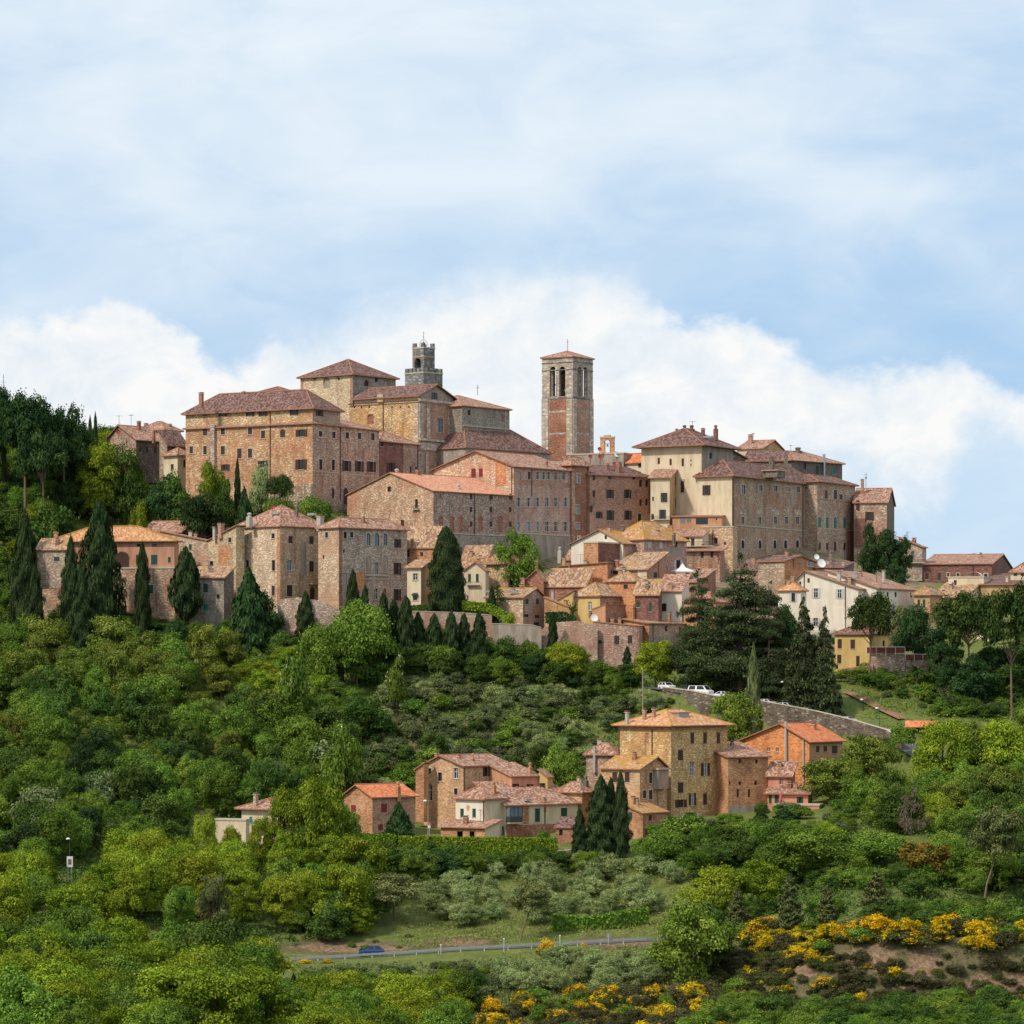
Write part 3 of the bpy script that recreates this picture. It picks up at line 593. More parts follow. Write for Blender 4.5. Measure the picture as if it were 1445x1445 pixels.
    def roof_build(s):
        ze, rh, La, Lb, o = s.ze, s.rh, s.La, s.Lb, s.over; V = Vector; t = s.tr
        x0, x1, y0, y1 = -La - o, o, -o, Lb + o; rid = []
        k = lambda run: -rh * o / max(run, 0.1)
        if s.roof == 'flat':
            mb = MB(); mb.box(-La - 0.12, -0.12, ze - 0.02, 0.12, Lb + 0.12, ze + 0.28, 'cap_stone'); s.roof_o = mb.build('roof', s.root); return
        if s.roof in ('hip', 'pyr'):
            W, D = x1 - x0, y1 - y0; e = ze - 0.05
            hi = s.hipin if s.hipin is not None else min(W, D) / 2
            if s.roof == 'pyr': a = b = V(((x0 + x1) / 2, (y0 + y1) / 2, ze + rh))
            elif W >= D: a, b = V((x0 + min(hi, W / 2), (y0 + y1) / 2, ze + rh)), V((x1 - min(hi, W / 2), (y0 + y1) / 2, ze + rh))
            else: a, b = V(((x0 + x1) / 2, y0 + min(hi, D / 2), ze + rh)), V(((x0 + x1) / 2, y1 - min(hi, D / 2), ze + rh))
            q = [V((x0, y0, e)), V((x1, y0, e)), V((x1, y1, e)), V((x0, y1, e))]
            if (a - b).length < 0.05: pl = [[q[i], q[(i + 1) % 4], a] for i in range(4)]
            elif W >= D: pl = [[q[0], q[1], b, a], [q[1], q[2], b], [q[2], q[3], a, b], [q[3], q[0], a]]
            else: pl = [[q[0], q[1], a], [q[1], q[2], b, a], [q[2], q[3], b], [q[3], q[0], a, b]]
            rid = [(a, b)] + ([(q[0], a), (q[1], b), (q[2], b), (q[3], a)] if W >= D else [(q[0], a), (q[1], a), (q[2], b), (q[3], b)])
        elif s.roof == 'gableL':
            e0, e1 = ze + k(s.xa + La), ze + k(-s.xa); p, r = V((s.xa, y0, ze + rh)), V((s.xa, y1, ze + rh))
            pl = [[V((x0, y1, e0)), V((x0, y0, e0)), p, r], [V((x1, y0, e1)), V((x1, y1, e1)), r, p]]; rid = [(p, r)]
        elif s.roof == 'gableR':
            e0, e1 = ze + k(s.ya), ze + k(Lb - s.ya); p, r = V((x0, s.ya, ze + rh)), V((x1, s.ya, ze + rh))
            pl = [[V((x0, y0, e0)), V((x1, y0, e0)), r, p], [V((x1, y1, e1)), V((x0, y1, e1)), p, r]]; rid = [(p, r)]
        elif s.roof in ('shedL', 'shedY'):
            lo, hi = ze + k(Lb), ze + rh - k(Lb)
            if s.roof == 'shedY': lo, hi = hi, lo
            pl = [[V((x0, y0, lo)), V((x1, y0, lo)), V((x1, y1, hi)), V((x0, y1, hi))]]
        else:
            lo, hi = ze + k(La), ze + rh - k(La)
            if s.roof == 'shedR': lo, hi = hi, lo
            pl = [[V((x0, y0, lo)), V((x1, y0, hi)), V((x1, y1, hi)), V((x0, y1, lo))]]
        mb = MB(); edges = {}; key = lambda p: (round(p.x, 3), round(p.y, 3), round(p.z, 3)); up = V((0, 0, t))
        for poly in pl:
            nrm = (poly[1] - poly[0]).cross(poly[2] - poly[0]).normalized()
            if nrm.z < 0: poly = poly[::-1]; nrm = -nrm
            uu = V((0, 0, 1)).cross(nrm); uu = uu.normalized() if uu.length > 1e-4 else V((1, 0, 0)); vv = nrm.cross(uu)
            mb.poly([p + up for p in poly], s.tile, [(p.dot(uu), p.dot(vv)) for p in poly])
            mb.poly([p for p in poly[::-1]], 'eave_wood', [(0, 0)] * len(poly))
            for i in range(len(poly)):
                a, b = poly[i], poly[(i + 1) % len(poly)]; kk = tuple(sorted((key(a), key(b)))); edges.setdefault(kk, []).append((a, b))
        for kk, e in edges.items():
            if len(e) == 1: a, b = e[0]; mb.poly([a, b, b + up, a + up], 'ridge_tile' if t > 0.1 else 'eave_wood', [(0, 0), (.1, 0), (.1, .1), (0, .1)])
        rm = 'ridge_lichen' if s.tile in ('tile_lichen', 'tile_old', 'tile_orange') else 'ridge_tile'
        for a, b in rid:
            if (b - a).length > 0.3: mb.tube([a + up, b + up], 0.13, rm, 6)
        s.roof_o = mb.build('roof', s.root)
    def loc(s, px, py, u):
        """point on the picture ray, on the plane half-way (u) through the house depth"""
        Yd = s.Y + (s.La * s.s + s.Lb * s.c) * u
        return s.Mi @ P3(px, py, Yd)
    def chimney(s, px, py, w=5, h=10, u=0.5, m='brick_red', kind=0):
        p = s.loc(px, py, u); kx = s.Y / F; a = max(0.25, w * kx / 2 * 0.85); H = h * kx; mb = MB()
        mb.box(p.x - a, p.y - a, p.z - H - 1.5, p.x + a, p.y + a, p.z - 0.35, m)
        if kind == 0:
            mb.box(p.x - a - .1, p.y - a - .1, p.z - .35, p.x + a + .1, p.y + a + .1, p.z - .22, 'cap_stone')
            mb.box(p.x - a * .7, p.y - a * .7, p.z - .22, p.x + a * .7, p.y + a * .7, p.z - .10, 'glass')
            mb.box(p.x - a - .08, p.y - a - .08, p.z - .10, p.x + a + .08, p.y + a + .08, p.z, 'ridge_tile')
        else:
            mb.lathe((p.x, p.y, p.z - .35), [(a, 0), (a * .75, .1), (a * .75, .5), (a * 1.05, .5), (a * .9, .75), (.02, .9)], m, 8)
        return mb.build('chimney', s.roof_o)
    def antenna(s, px, py, h=14, u=0.5):
        p = s.loc(px, py, u); H = h * s.Y / F; mb = MB(); mb.tube([(p.x, p.y, p.z - H - 1), (p.x, p.y, p.z)], 0.045, 'iron', 5)
        a = random.uniform(0, 3); dx, dy = math.cos(a) * .8, math.sin(a) * .8
        mb.tube([(p.x - dx, p.y - dy, p.z - .15), (p.x + dx, p.y + dy, p.z - .15)], .03, 'iron', 4)
        for q in (-.8, -.4, 0, .4, .8): mb.tube([(p.x + dx * q - dy * .5, p.y + dy * q + dx * .5, p.z - .15), (p.x + dx * q + dy * .5, p.y + dy * q - dx * .5, p.z - .15)], .022, 'iron', 4)
        return mb.build('antenna', s.roof_o)
    def dish(s, px, py, m='white_paint', r=0.55, u=0.4):
        p = s.loc(px, py, u); mb = MB(); rot = Matrix.Rotation(s.th, 3, 'Z') @ Matrix.Rotation(R(70), 3, 'X') @ Matrix.Rotation(R(20), 3, 'Y')
        rings = [[p + rot @ Vector((rr * math.cos(k * .5236), rr * math.sin(k * .5236), zz)) for k in range(12)] for rr, zz in ((0.02, 0), (r * .6, .05), (r, .16))]
        for a, b in zip(rings, rings[1:]):
            for k in range(12): mb.poly([a[k], a[(k + 1) % 12], b[(k + 1) % 12], b[k]], m)
        mb.tube([(p.x, p.y, p.z - 1.6), (p.x, p.y, p.z - .05)], .05, 'iron', 5)
        return mb.build('satellite_dish', s.roof_o)
    def skylight(s, px, py, u=0.3, w=1.4, l=1.0):
        p = s.loc(px, py, u); mb = MB(); mb.box(p.x - w / 2, p.y - l / 2, p.z - .3, p.x + w / 2, p.y + l / 2, p.z + .10, 'zinc'); mb.box(p.x - w / 2 + .1, p.y - l / 2 + .1, p.z + .1, p.x + w / 2 - .1, p.y + l / 2 - .1, p.z + .13, 'glass_pale')
        return mb.build('skylight', s.roof_o)
    def roof_z(s, x, y):
        ze, rh, La, Lb = s.ze, s.rh, s.La, s.Lb
        if s.roof == 'gableL': return ze + rh * (1 - abs(x - s.xa) / max(.1, (s.xa + La) if x < s.xa else -s.xa))
        if s.roof == 'gableR': return ze + rh * (1 - abs(y - s.ya) / max(.1, s.ya if y < s.ya else Lb - s.ya))
        if s.roof == 'shedL': return ze + rh * y / Lb
        if s.roof == 'shedY': return ze + rh * (1 - y / Lb)
        if s.roof == 'shedX': return ze + rh * (1 + x / La)
        if s.roof == 'shedR': return ze - rh * x / La
        if s.roof in ('hip', 'pyr'): return ze + rh * min(1, min(-x, x + La, y, Lb - y) / (min(La, Lb) / 2))
        return ze + .25
    def stack(s, fx, fy, h, w, m):
        x, y = -s.La * fx, s.Lb * fy; z = s.roof_z(x, y); mb = MB()
        mb.box(x - w, y - w * .8, z - .8, x + w, y + w * .8, z + h, m); mb.box(x - w - .08, y - w * .8 - .08, z + h, x + w + .08, y + w * .8 + .08, z + h + .10, 'cap_stone')
        mb.box(x - w * .7, y - w * .55, z + h + .10, x + w * .7, y + w * .55, z + h + .26, 'glass'); mb.box(x - w - .05, y - w * .8 - .05, z + h + .26, x + w + .05, y + w * .8 + .05, z + h + .36, 'ridge_tile')
        return mb.build('chimney', s.roof_o)
    def aerial(s, fx, fy, H):
        x, y = -s.La * fx, s.Lb * fy; z = s.roof_z(x, y); mb = MB(); mb.tube([(x, y, z - .4), (x, y, z + H)], .04, 'iron', 5); a = random.uniform(0, 3); dx, dy = math.cos(a) * .7, math.sin(a) * .7
        mb.tube([(x - dx, y - dy, z + H - .1), (x + dx, y + dy, z + H - .1)], .03, 'iron', 4)
        for q in (-.7, -.35, 0, .35, .7): mb.tube([(x + dx * q - dy * .5, y + dy * q + dx * .5, z + H - .1), (x + dx * q + dy * .5, y + dy * q - dx * .5, z + H - .1)], .022, 'iron', 4)
        return mb.build('antenna', s.roof_o)
    def done(s):
        s.wall()
        if s.roof_o is None and s.roof != 'none': s.roof_build()
        return s

def merge(a, b):
    """b is a wing of a: its parts become parts of a"""
    M = a.Mi @ b.M
    for ch in list(b.root.children):
        ch.parent = a.root; ch.matrix_local = M
    bpy.data.objects.remove(b.root); b.root = a.root
# ================================================================ UPPER TOWN
H = House
# long stone palace, left
b = PAL = H('stone_palace', 'long rubble stone palace with brown shutters and a dark hipped roof, leftmost on the ridge', 'building', 441, 262, 535, 726, 31, 598, 760, 'stone_ochre', 'stone_brown_shade', 'hip', None, tile='tile_rose', over=0.5, hipin=11)
b.rh = 3.6
b.win('L', [(289.6, 609.8, 6, 9), (314.5, 609, 6, 9), (353, 608.5, 6, 9), (371.3, 613.2, 6, 11), (289.5, 635.4, 5, 12), (270, 635, 5, 10), (314.5, 635.7, 6, 12), (338, 640, 6.5, 14), (353, 639.7, 6, 13)], 'scb+stone')
b.win('L', [(398.8, 611.8, 7, 11)], 'scb+arch')
b.win('L', [(425.3, 611.3, 8, 10), (425, 655.6, 8, 14), (371, 655, 7, 9), (318, 660, 6, 9)], 'sob')
b.win('R', [(452.2, 612.5, 5, 9), (471, 613.5, 5, 9), (490, 614.3, 5, 9), (507.2, 615, 5, 9), (526, 616, 5, 10)], 'stone')
b.win('R', [(452.7, 655.4, 4.5, 15), (470.3, 656, 4.5, 15), (489, 657.3, 6, 15, 'stone+sob'), (506.8, 658, 6, 15, 'stone+sob'), (524, 658.5, 6, 15, 'stone+sob')], 'stone')
b.win('R', [(470, 696, 4, 14)], 'scb'); b.door('R', [(487.6, 700, 7, 24)], 'trav+arch+scb')
b.panel('R', 441.5, 620, 534.5, 621.2, 'stone_brown_shade', .06, 'string_course'); b.panel('R', 441.5, 668, 534.5, 669, 'cap_stone', .06, 'string_course')
b.pipe('L', 381.5, 600, 690); b.pipe('R', 480, 600, 705); b.panel('L', 299, 600, 305, 720, 'stone_brown_shade', .7, 'buttress')
b.panel('L', 381, 684, 441, 745, 'stone_brown_shade', 0.6, 'wall_base')
b.done()
t = H('top_storey', 'set-back top storey with a dark hipped roof and shuttered attic windows, on the long stone palace', 'building', 441, 262, 480, 727.5, 31, 577, 600, 'stone_ochre', 'stone_brown_shade', 'hip', 554, tile='tile_dark', over=0.75)
t.win('L', [(289.4, 584.7, 5, 6, 'plain'), (314.5, 583.8, 6, 8), (353, 583.3, 6, 8), (371.5, 583.3, 6, 8), (415, 582, 6, 8)], 'sob'); t.win('R', [(450.7, 583, 5, 8)], 'sob'); t.pipe('L', 381.5, 578, 600)
t.done(); t.chimney(284, 553.5, 6, 12, .35); t.chimney(344, 555, 9, 6, .6, 'stone_brown_shade', 1); t.chimney(408, 562, 6, 9, .3, 'brick_rose'); merge(PAL, t)
b = H('tiled_attic', 'low attic block with a dark tiled hip roof, just behind the long palace roof', 'building', 400, 352, 432, 748, 31, 556, 590, 'brick_rose', 'stone_brown_shade', 'hip', 547, tile='tile_dark'); b.done()
b = H('brick_house', 'narrow red brick house between the long palace and the cathedral front', 'building', 535.5, 528, 592, 749, 34, 623, 720, 'brick_red', 'brick_dull', 'hip', None, tile='tile_rose', hipin=8); b.La = 9; b.rh = 2.6
b.win('R', [(539, 626.8, 4, 6), (551.4, 626.8, 5, 6), (551.7, 660, 6, 14, 'sob'), (583, 663, 5, 9, 'sob')], 'plain'); b.panel('R', 569, 625, 591, 668, 'stone_brown_shade', .04, 'quoin'); b.pipe('R', 589, 625, 700); b.done()
# cathedral
CT = 38
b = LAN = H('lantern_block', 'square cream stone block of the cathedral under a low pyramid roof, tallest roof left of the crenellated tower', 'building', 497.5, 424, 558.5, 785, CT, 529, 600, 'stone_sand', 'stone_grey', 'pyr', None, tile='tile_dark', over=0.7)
b.rh = 4.4
b.win('L', [(461, 541.5, 9, 14, 'niche+arch+pl'), (444.6, 535, 3, 3.4, 'nosill'), (478, 534.6, 3, 3.4, 'nosill')]); b.win('R', [(517, 540.5, 6, 9, 'arch'), (531, 536, 4, 6, 'nosill'), (545, 540.5, 6, 7, 'niche+arch+pl')])
b.panel('L', 494, 530, 497, 590, 'brick_rose', .05, 'quoin'); b.panel('L', 424.5, 530, 428, 590, 'brick_rose', .05, 'quoin'); b.done()
b = CATH = H('cathedral', 'stone cathedral with pale pilasters on a brick front and a pyramid-roofed block',  'cathedral', 590.5, 493, 652, 768, 35, 567, 720, 'stone_ochre', 'brick_rose', 'none')
b.win('R', [(621, 600, 8, 20, 'trav+pale+ped')]); b.win('R', [(621, 655, 12, 14, 'niche+arch+trav+pl')])
for x0, x1 in ((591, 596), (601.5, 606), (632, 636), (639.5, 642.5), (647, 651.5)): b.panel('R', x0, 569, x1, 621, 'travertine', .25, 'pilaster')
for x0, x1 in ((591, 596), (600, 604), (632, 636), (643, 647)): b.panel('R', x0, 638, x1, 690, 'travertine', .25, 'pilaster')
b.panel('R', 590.5, 621, 653, 624.5, 'travertine', .7, 'cornice'); b.panel('R', 590.5, 625, 652, 637, 'travertine', .2, 'frieze'); b.panel('R', 590.5, 566, 653, 569, 'travertine', .5, 'cornice')
b.panel('L', 493, 567, 590, 568.6, 'eave_wood', .45, 'cornice'); b.panel('L', 585, 569, 590, 690, 'travertine', .06, 'quoin'); b.pipe('L', 541, 569, 620)
b.win('L', [(x, 574.5, 2.2, 2.6, 'nosill') for x in (500, 510, 521, 553, 565, 577)])
b.win('L', [(523, 592, 9, 14, 'niche+arch')])
b.done()
mbx = MB(); mbx.box(-b.La, 0.3, b.ze - .05, 0, b.Lb, b.ze + .02, 'tile_dark'); mbx.build('roof', b.root)
c = H('cathedral_nave', 'raised nave of the cathedral with a gabled tile roof and a small attic window in its gable', 'cathedral', 590.5, 500, 640, 771.5, 35, 557.5, 568, 'stone_sand', 'stone_grey', 'gableR', 543.5, 614, tile='tile_dark', over=0.8)
c.win('R', [(613, 558, 8, 9, 'nosill')]); c.win('L', [(529, 561.5, 4, 5, 'nosill')]); c.panel('L', 534, 556.5, 542, 568, 'stone_sand', .5, 'buttress'); c.done(); merge(CATH, c); merge(CATH, LAN)
b = H('cathedral_choir', 'stone choir of the cathedral right of the pilastered front, with a rose tile roof and an iron cross', 'cathedral', 652, 640, 719, 775, 40, 573, 620, 'stone_grey', 'stone_grey', 'hip', 557, tile='tile_rose', over=0.5)
b.La = 17; b.win('R', [(662, 582, 4, 7), (709.5, 590, 4, 11, 'niche')], 'nosill'); b.panel('R', 653, 602.5, 718, 604, 'cap_stone', .3, 'cornice'); b.pipe('R', 712.5, 578, 640, 'zinc'); b.done()
p = b.loc(674, 543, .5); mb = MB(); mb.tube([(p.x, p.y, p.z - 2.4), (p.x, p.y, p.z)], .06, 'iron', 5); mb.tube([(p.x - .45, p.y, p.z - .7), (p.x + .45, p.y, p.z - .7)], .05, 'iron', 5); mb.build('cross', b.roof_o); merge(CATH, b)
b = H('cathedral_aisle', 'low aisle under a broad dark lean-to roof, between the cathedral choir and the bell tower', 'cathedral', 657, 640, 777, 768, 42, 632, 690, 'stone_grey', 'stone_grey', 'hip', 602, tile='tile_dark', over=0.4); b.La = 14; b.done(); merge(CATH, b)
# bell tower
b = H('bell_tower', 'tall square bell tower with brick panels, pale stone corners and twin arched openings', 'tower', 808.3, 764.8, 836.6, 795, 33.5, 503.5, 660, 'travertine', 'travertine', 'pyr', None, tile='tile_rose', over=0.35)
b.rh = 1.7; b.thru = True
for f, xs, wd in (('L', (780.2, 793.6), 8.8), ('R', (817.6, 825.8), 6)): b.win(f, [(x, 538.5, wd, 42, 'open+arch+nosill+trav') for x in xs], 'open', 'bell_opening', .05)
for f, x0, x1 in (('L', 775.2, 798.8), ('R', 814, 830.8)):
    for y0, y1 in ((564, 579), (582, 610), (613, 650)): b.panel(f, x0, y0, x1, y1, 'brick_red' if f == 'L' else 'brick_rose', .05, 'brick_panel')
for y in (511, 521.5, 561.6):
    b.panel('L', 764.5, y, 808.2, y + 1.2, 'tower_grey', .14, 'string_course'); b.panel('R', 808.4, y, 836.8, y + 1.2, 'tower_grey', .14, 'string_course')
for f, xs in (('L', ((764.8, 774), (800, 808.2))), ('R', ((808.4, 813), (831.6, 836.6)))):
    for x0, x1 in xs: b.panel(f, x0, 563, x1, 655, 'travertine', .22, 'corner_pilaster')
b.win('R', [(821.3, 595.6, 2.6, 7, 'stone'), (821, 627, 2.6, 7, 'stone')]); b.win('L', [(779, 566.5, 2, 2.4, 'nosill'), (778.5, 574.5, 2, 2.4, 'nosill')]); b.done()
p = b.Mi @ P3(801, 478.7, 801); mb = MB(); mb.tube([(p.x, p.y, p.z - 2.8), (p.x, p.y, p.z)], .055, 'iron', 5); mb.tube([(p.x - .4, p.y + .2, p.z - .7), (p.x + .4, p.y - .2, p.z - .7)], .045, 'iron', 5); mb.build('cross', b.roof_o)
mb = MB(); mb.lathe((-b.La / 2, b.Lb / 2, b.ze - 7.5), [(.9, 0), (.75, .3), (.55, .9), (.4, 1.3), (.05, 1.5)], 'bronze', 12); mb.box(-b.La + .3, b.Lb / 2 - .1, b.ze - 6.0, -.3, b.Lb / 2 + .1, b.ze - 5.75, 'eave_wood'); mb.build('bell', b.root)
# crenellated town hall tower
def merlons(b, n, h, wd, m, th=.5, z=None):
    z = b.ze if z is None else z; La, Lb = b.La, b.Lb
    for k in range(n):
        for f in range(4):
            L = La if f % 2 == 0 else Lb; u = (L - wd) * k / (n - 1); mb = MB()
            if f == 0: bx = (-La + u, 0, -La + u + wd, th)
            elif f == 2: bx = (-La + u, Lb - th, -La + u + wd, Lb)
            elif f == 1: bx = (-th, u, 0, u + wd)
            else: bx = (-La, u, -La + th, u + wd)
            if f in (1, 3) and k in (0, n - 1): continue
            mb.box(bx[0], bx[1], z, bx[2], bx[3], z + h, m); mb.build('merlon', b.root)
b = GAL = H('tower_gallery', 'projecting battlemented gallery on corbels, lower stage of the grey town hall tower', 'tower', 597.5, 571.5, 624.5, 815, 44, 526, 541.5, 'tower_grey', 'tower_grey', 'flat'); b.done()
merlons(b, 5, 1.3, .95, 'tower_grey'); base = b
for f, L in (('L', b.La), ('R', b.Lb)):
    for k in range(10):
        u = (-L + .1 + (L - .5) * k / 9) if f == 'L' else (.1 + (L - .5) * k / 9); mp = b.mp(f); mb = MB()
        for (z0, z1, d) in ((-.5, 0, 0), (-1.0, -.5, -.3), (-1.5, -1.0, -.6)): mb.box(u, z0, d - .5, u + .42, z1, d, 'tower_grey', lambda a, z, dd: mp(a, z, dd))
        mb.build('corbel', b.root)
b = THT = H('town_hall_tower', 'slim grey stone town hall tower with battlements, open belfry and iron weathervane, behind the cathedral', 'tower', 597, 580, 615, 817.5, 44, 541.5, 620, 'tower_grey', 'tower_grey', 'none'); b.done()
b = H('belfry', 'slim open belfry with battlements holding a bronze bell, top stage of the grey town hall tower', 'tower', 598, 582, 613.5, 818, 44, 491, 526, 'tower_grey', 'tower_grey', 'flat'); b.thru = True
b.win('L', [(589.5, 516, 9, 21)], 'open+arch+nosill', 'bell_opening', .05); b.win('R', [(605, 516, 8, 21)], 'open+arch+nosill', 'bell_opening', .05); b.done(); merlons(b, 2, 1.3, 1.1, 'tower_grey')
b.panel('L', 582, 503, 598, 504, 'cap_stone', .1, 'string_course'); b.panel('R', 598, 503, 613.5, 504, 'cap_stone', .1, 'string_course')
cx, cy = -b.La / 2, b.Lb / 2
mb = MB(); mb.lathe((cx, cy, b.ze - 5.2), [(.75, 0), (.6, .3), (.45, .9), (.3, 1.2), (.04, 1.4)], 'bronze', 12); mb.tube([(-b.La, cy, b.ze - 3.7), (0, cy, b.ze - 3.7)], .1, 'eave_wood'); mb.build('bell', b.root)
mb = MB(); z = b.ze + .25
for k in range(4):
    a = k * 1.5708 + .785; mb.tube([(cx + 1.1 * math.cos(a), cy + 1.1 * math.sin(a), z), (cx + .9 * math.cos(a), cy + .9 * math.sin(a), z + 1.2), (cx + .15 * math.cos(a), cy + .15 * math.sin(a), z + 2.1)], .05, 'iron', 5)
mb.tube([(cx, cy, z + 2), (cx, cy, z + 3.9)], .05, 'iron', 5); mb.lathe((cx, cy, z + .9), [(.4, 0), (.3, .3), (.03, .6)], 'bronze', 8); mb.lathe((cx, cy, z + 2.5), [(.02, 0), (.17, .15), (.02, .3)], 'iron', 8)
mb.poly([(cx, cy, z + 3.4), (cx + .7, cy - .5, z + 3.5), (cx + .6, cy - .42, z + 3.8), (cx, cy, z + 3.65)], 'iron'); mb.build('weathervane', b.root); merge(THT, GAL); merge(THT, b)
# bell gable
b = H('bell_gable', 'small brick bell gable with one arched opening, standing right of the bell tower', 'bell gable', 866.5, 847, None, 779, 12, 617.5, 645, 'brick_orange', 'brick_orange', 'flat', back=.9); b.thru = True
b.win('L', [(857, 630, 7.5, 18)], 'open+arch+nosill', 'bell_opening', .05); b.done(); mb = MB(); mb.box(-b.La * .75, .2, b.ze + .28, -b.La * .25, .7, b.ze + .6, 'brick_orange'); mb.build('gable_top', b.root)
mb = MB(); mb.lathe((-b.La / 2, .45, b.zb * 0 + b.ze - 2.0), [(.3, 0), (.22, .2), (.15, .5), (.02, .6)], 'bronze', 8); mb.tube([(-b.La * .7, .45, b.ze - 1.35), (-b.La * .3, .45, b.ze - 1.35)], .05, 'iron'); mb.build('bell', b.root)
b = H('terrace_house', 'pale house with a flat terrace and satellite dishes, at the bell tower foot', 'house', 880, 800, 905, 772, 25, 640, 690, 'plaster_grey', 'plaster_grey', 'flat'); b.done()
b.dish(846, 634, 'red_dish', .5, .1); b.dish(847, 645, 'red_dish', .6, .02); b.dish(870, 641, 'white_paint', .7, .05); b.dish(833, 645, 'red_dish', .5, 0.02); b.antenna(828, 628, 12)
b = H('cream_annex', 'small cream house with bright orange tiles, tucked left of the big cream palace', 'house', 906, 878, 935, 770, 38, 652, 700, 'plaster_cream', 'plaster_grey', 'gableR', 640, tile='tile_new'); b.win('L', [(903, 656, 4, 7), (912, 655, 4, 9)]); b.win('R', [(919, 664, 4, 6), (927, 664, 4, 6)]); b.done()
# hall with salmon roof
b = H('stone_hall', 'large stone hall with a smooth salmon-pink gable roof, in the middle of the town', 'building', 611.5, 490, 724.5, 714, 42, 693, 795, 'stone_ochre', 'stone_brown_shade', 'gableL', 668, 551, tile='tile_salmon', over=0.35)
b.win('L', [(549.4, 690, 4.5, 7), (587.6, 710.7, 4, 12)], 'nosill'); b.door('L', [(568, 738.6, 5, 10)], 'scb'); b.balcony('L', 587.6, 716, 9, 5, .6)
b.win('R', [(x, y, 3.6, 7.5, 'nosill+scb') for x in (664.8, 692.8, 720) for y in (700.5, 719, 739.6)] + [(622, 700, 3, 6, 'niche'), (664.8, 757, 3, 8, 'nosill'), (692.8, 758.5, 3, 8, 'nosill')])
b.win('R', [(x, 739.6, 6, 22, 'niche+arch') for x in (622, 637.8, 650, 678, 706)], name='blind_arch', depth=.12); b.panel('R', 612, 753.4, 724, 755, 'cap_stone', .15, 'string_course'); b.pipe('R', 669.3, 697, 770)
b.panel('R', 612, 756, 724, 795, 'stone_grey', .35, 'wall_base'); b.done(); b.chimney(560, 665, 8, 4, .35, 'concrete', 1); b.chimney(647, 686.5, 7, 5, .25, 'concrete', 1)
# long palace with white windows
b = H('long_palace', 'tall stone palace with three rows of pale framed windows, behind the salmon-roofed hall', 'building', 725, 612, 806, 735, 38, 658, 795, 'stone_ochre', 'stone_rose', 'gableL', 637, 672.5, tile='tile_rose', over=0.6)
b.win('L', [(668.4, 667.3, 5.5, 12, 'scr'), (678.5, 667.3, 5.5, 12, 'scr'), (704.8, 673.5, 4, 7, 'nosill'), (666, 645, 3, 5, 'white')]); b.panel('L', 699, 652, 714, 686, 'brick_vivid', .02, 'brick_patch')
b.win('R', [(746.7, 671, 4, 11, 'scb+stone'), (758.3, 671, 5, 11), (766.5, 671, 4.5, 11), (773.5, 671, 4.5, 11), (784, 671.5, 5, 11), (795.3, 671.5, 5, 11), (732, 671, 6, 11, 'niche+pl')], 'stone+white')
b.win('R', [(x, 708.5, 5, 13, 'stone+white') for x in (731.4, 745.5, 758, 771.7, 784, 797.9)] + [(x, 743, 5, 14, 'stone+white+pale' if i < 3 else 'stone+white') for i, x in enumerate((731.4, 745.5, 758, 771.7, 784, 797.9))])
b.panel('R', 726, 679, 806, 686, 'brick_rose', .03, 'brick_band'); b.panel('R', 726, 753, 806, 755, 'cap_stone', .12, 'string_course'); b.panel('R', 726, 756, 806, 795, 'plaster_grey', .2, 'wall_base'); b.pipe('R', 750, 662, 700); b.pipe('L', 722.5, 660, 740); b.done()
b.chimney(771, 650, 4, 5, .4); b.antenna(752, 650, 14, .5); b.antenna(712, 628, 22, .6)
b = H('tall_brick_house', 'narrow tall brick house with three windows in a column, right of the long palace', 'house', 806.3, 790, 831.5, 750.6, 38, 657, 800, 'brick_red', 'brick_red', 'hip', 646, tile='tile_rose'); b.win('R', [(815.7, 674.5, 5, 13), (815, 718.6, 5, 12), (815, 742, 5, 9)], 'stone+white+pale'); b.panel('R', 806.8, 662, 811, 790, 'stone_brown_shade', .05, 'quoin'); b.pipe('R', 829, 660, 745); b.done(); b.chimney(798, 643, 6, 8, .5, 'stone_brown_shade')
b = H('rose_brick_house', 'wide rose brick house with dark open shutters, left of the narrow cream house', 'house', 832.2, 820, 918.5, 754.5, 52, 669.5, 760, 'brick_rose', 'brick_rose', 'shedL', None, tile='tile_dark'); b.roof = 'shedR'; b.La = 9; b.rh = 2.6
b.win('R', [(838, 674, 3.4, 7), (860.4, 673.5, 4, 5), (894, 673.6, 4, 5), (838, 696.6, 3.4, 9), (834, 718, 3.4, 9), (904, 682, 4, 10), (912.7, 682, 4, 10), (904, 709, 3.4, 9), (912.5, 708.5, 3.4, 9)], 'nosill')
b.win('R', [(860.8, 697, 5, 12), (885.6, 697, 5, 12), (845.5, 727, 4.5, 9), (861, 727, 5, 14, 'sok+arch'), (886, 727, 5, 13)], 'sok+brow'); b.door('R', [(902.5, 731.5, 5, 14)], 'scb+stone'); b.pipe('R', 915.5, 672, 725); b.done()
b.chimney(874, 652, 6, 7, .5, 'brick_red'); b.chimney(857, 654, 5, 6, .5); b.dish(867, 655, 'red_dish', .5, .3)
b = H('narrow_cream_house', 'narrow cream house with two black shuttered windows, next to the rose brick house', 'house', 945, 918, 953, 757, 14, 674, 760, 'plaster_cream', 'plaster_ochre', 'shedL', None, tile='tile_rose'); b.rh = 2
b.win('L', [(937, 702, 4.6, 13, 'sok'), (935, 725.7, 4.6, 13, 'sok'), (921.5, 704, 2.4, 6, 'nosill'), (921, 729.6, 4, 8, 'nosill')]); b.balcony('L', 934, 731, 24, 4, .7); b.done()
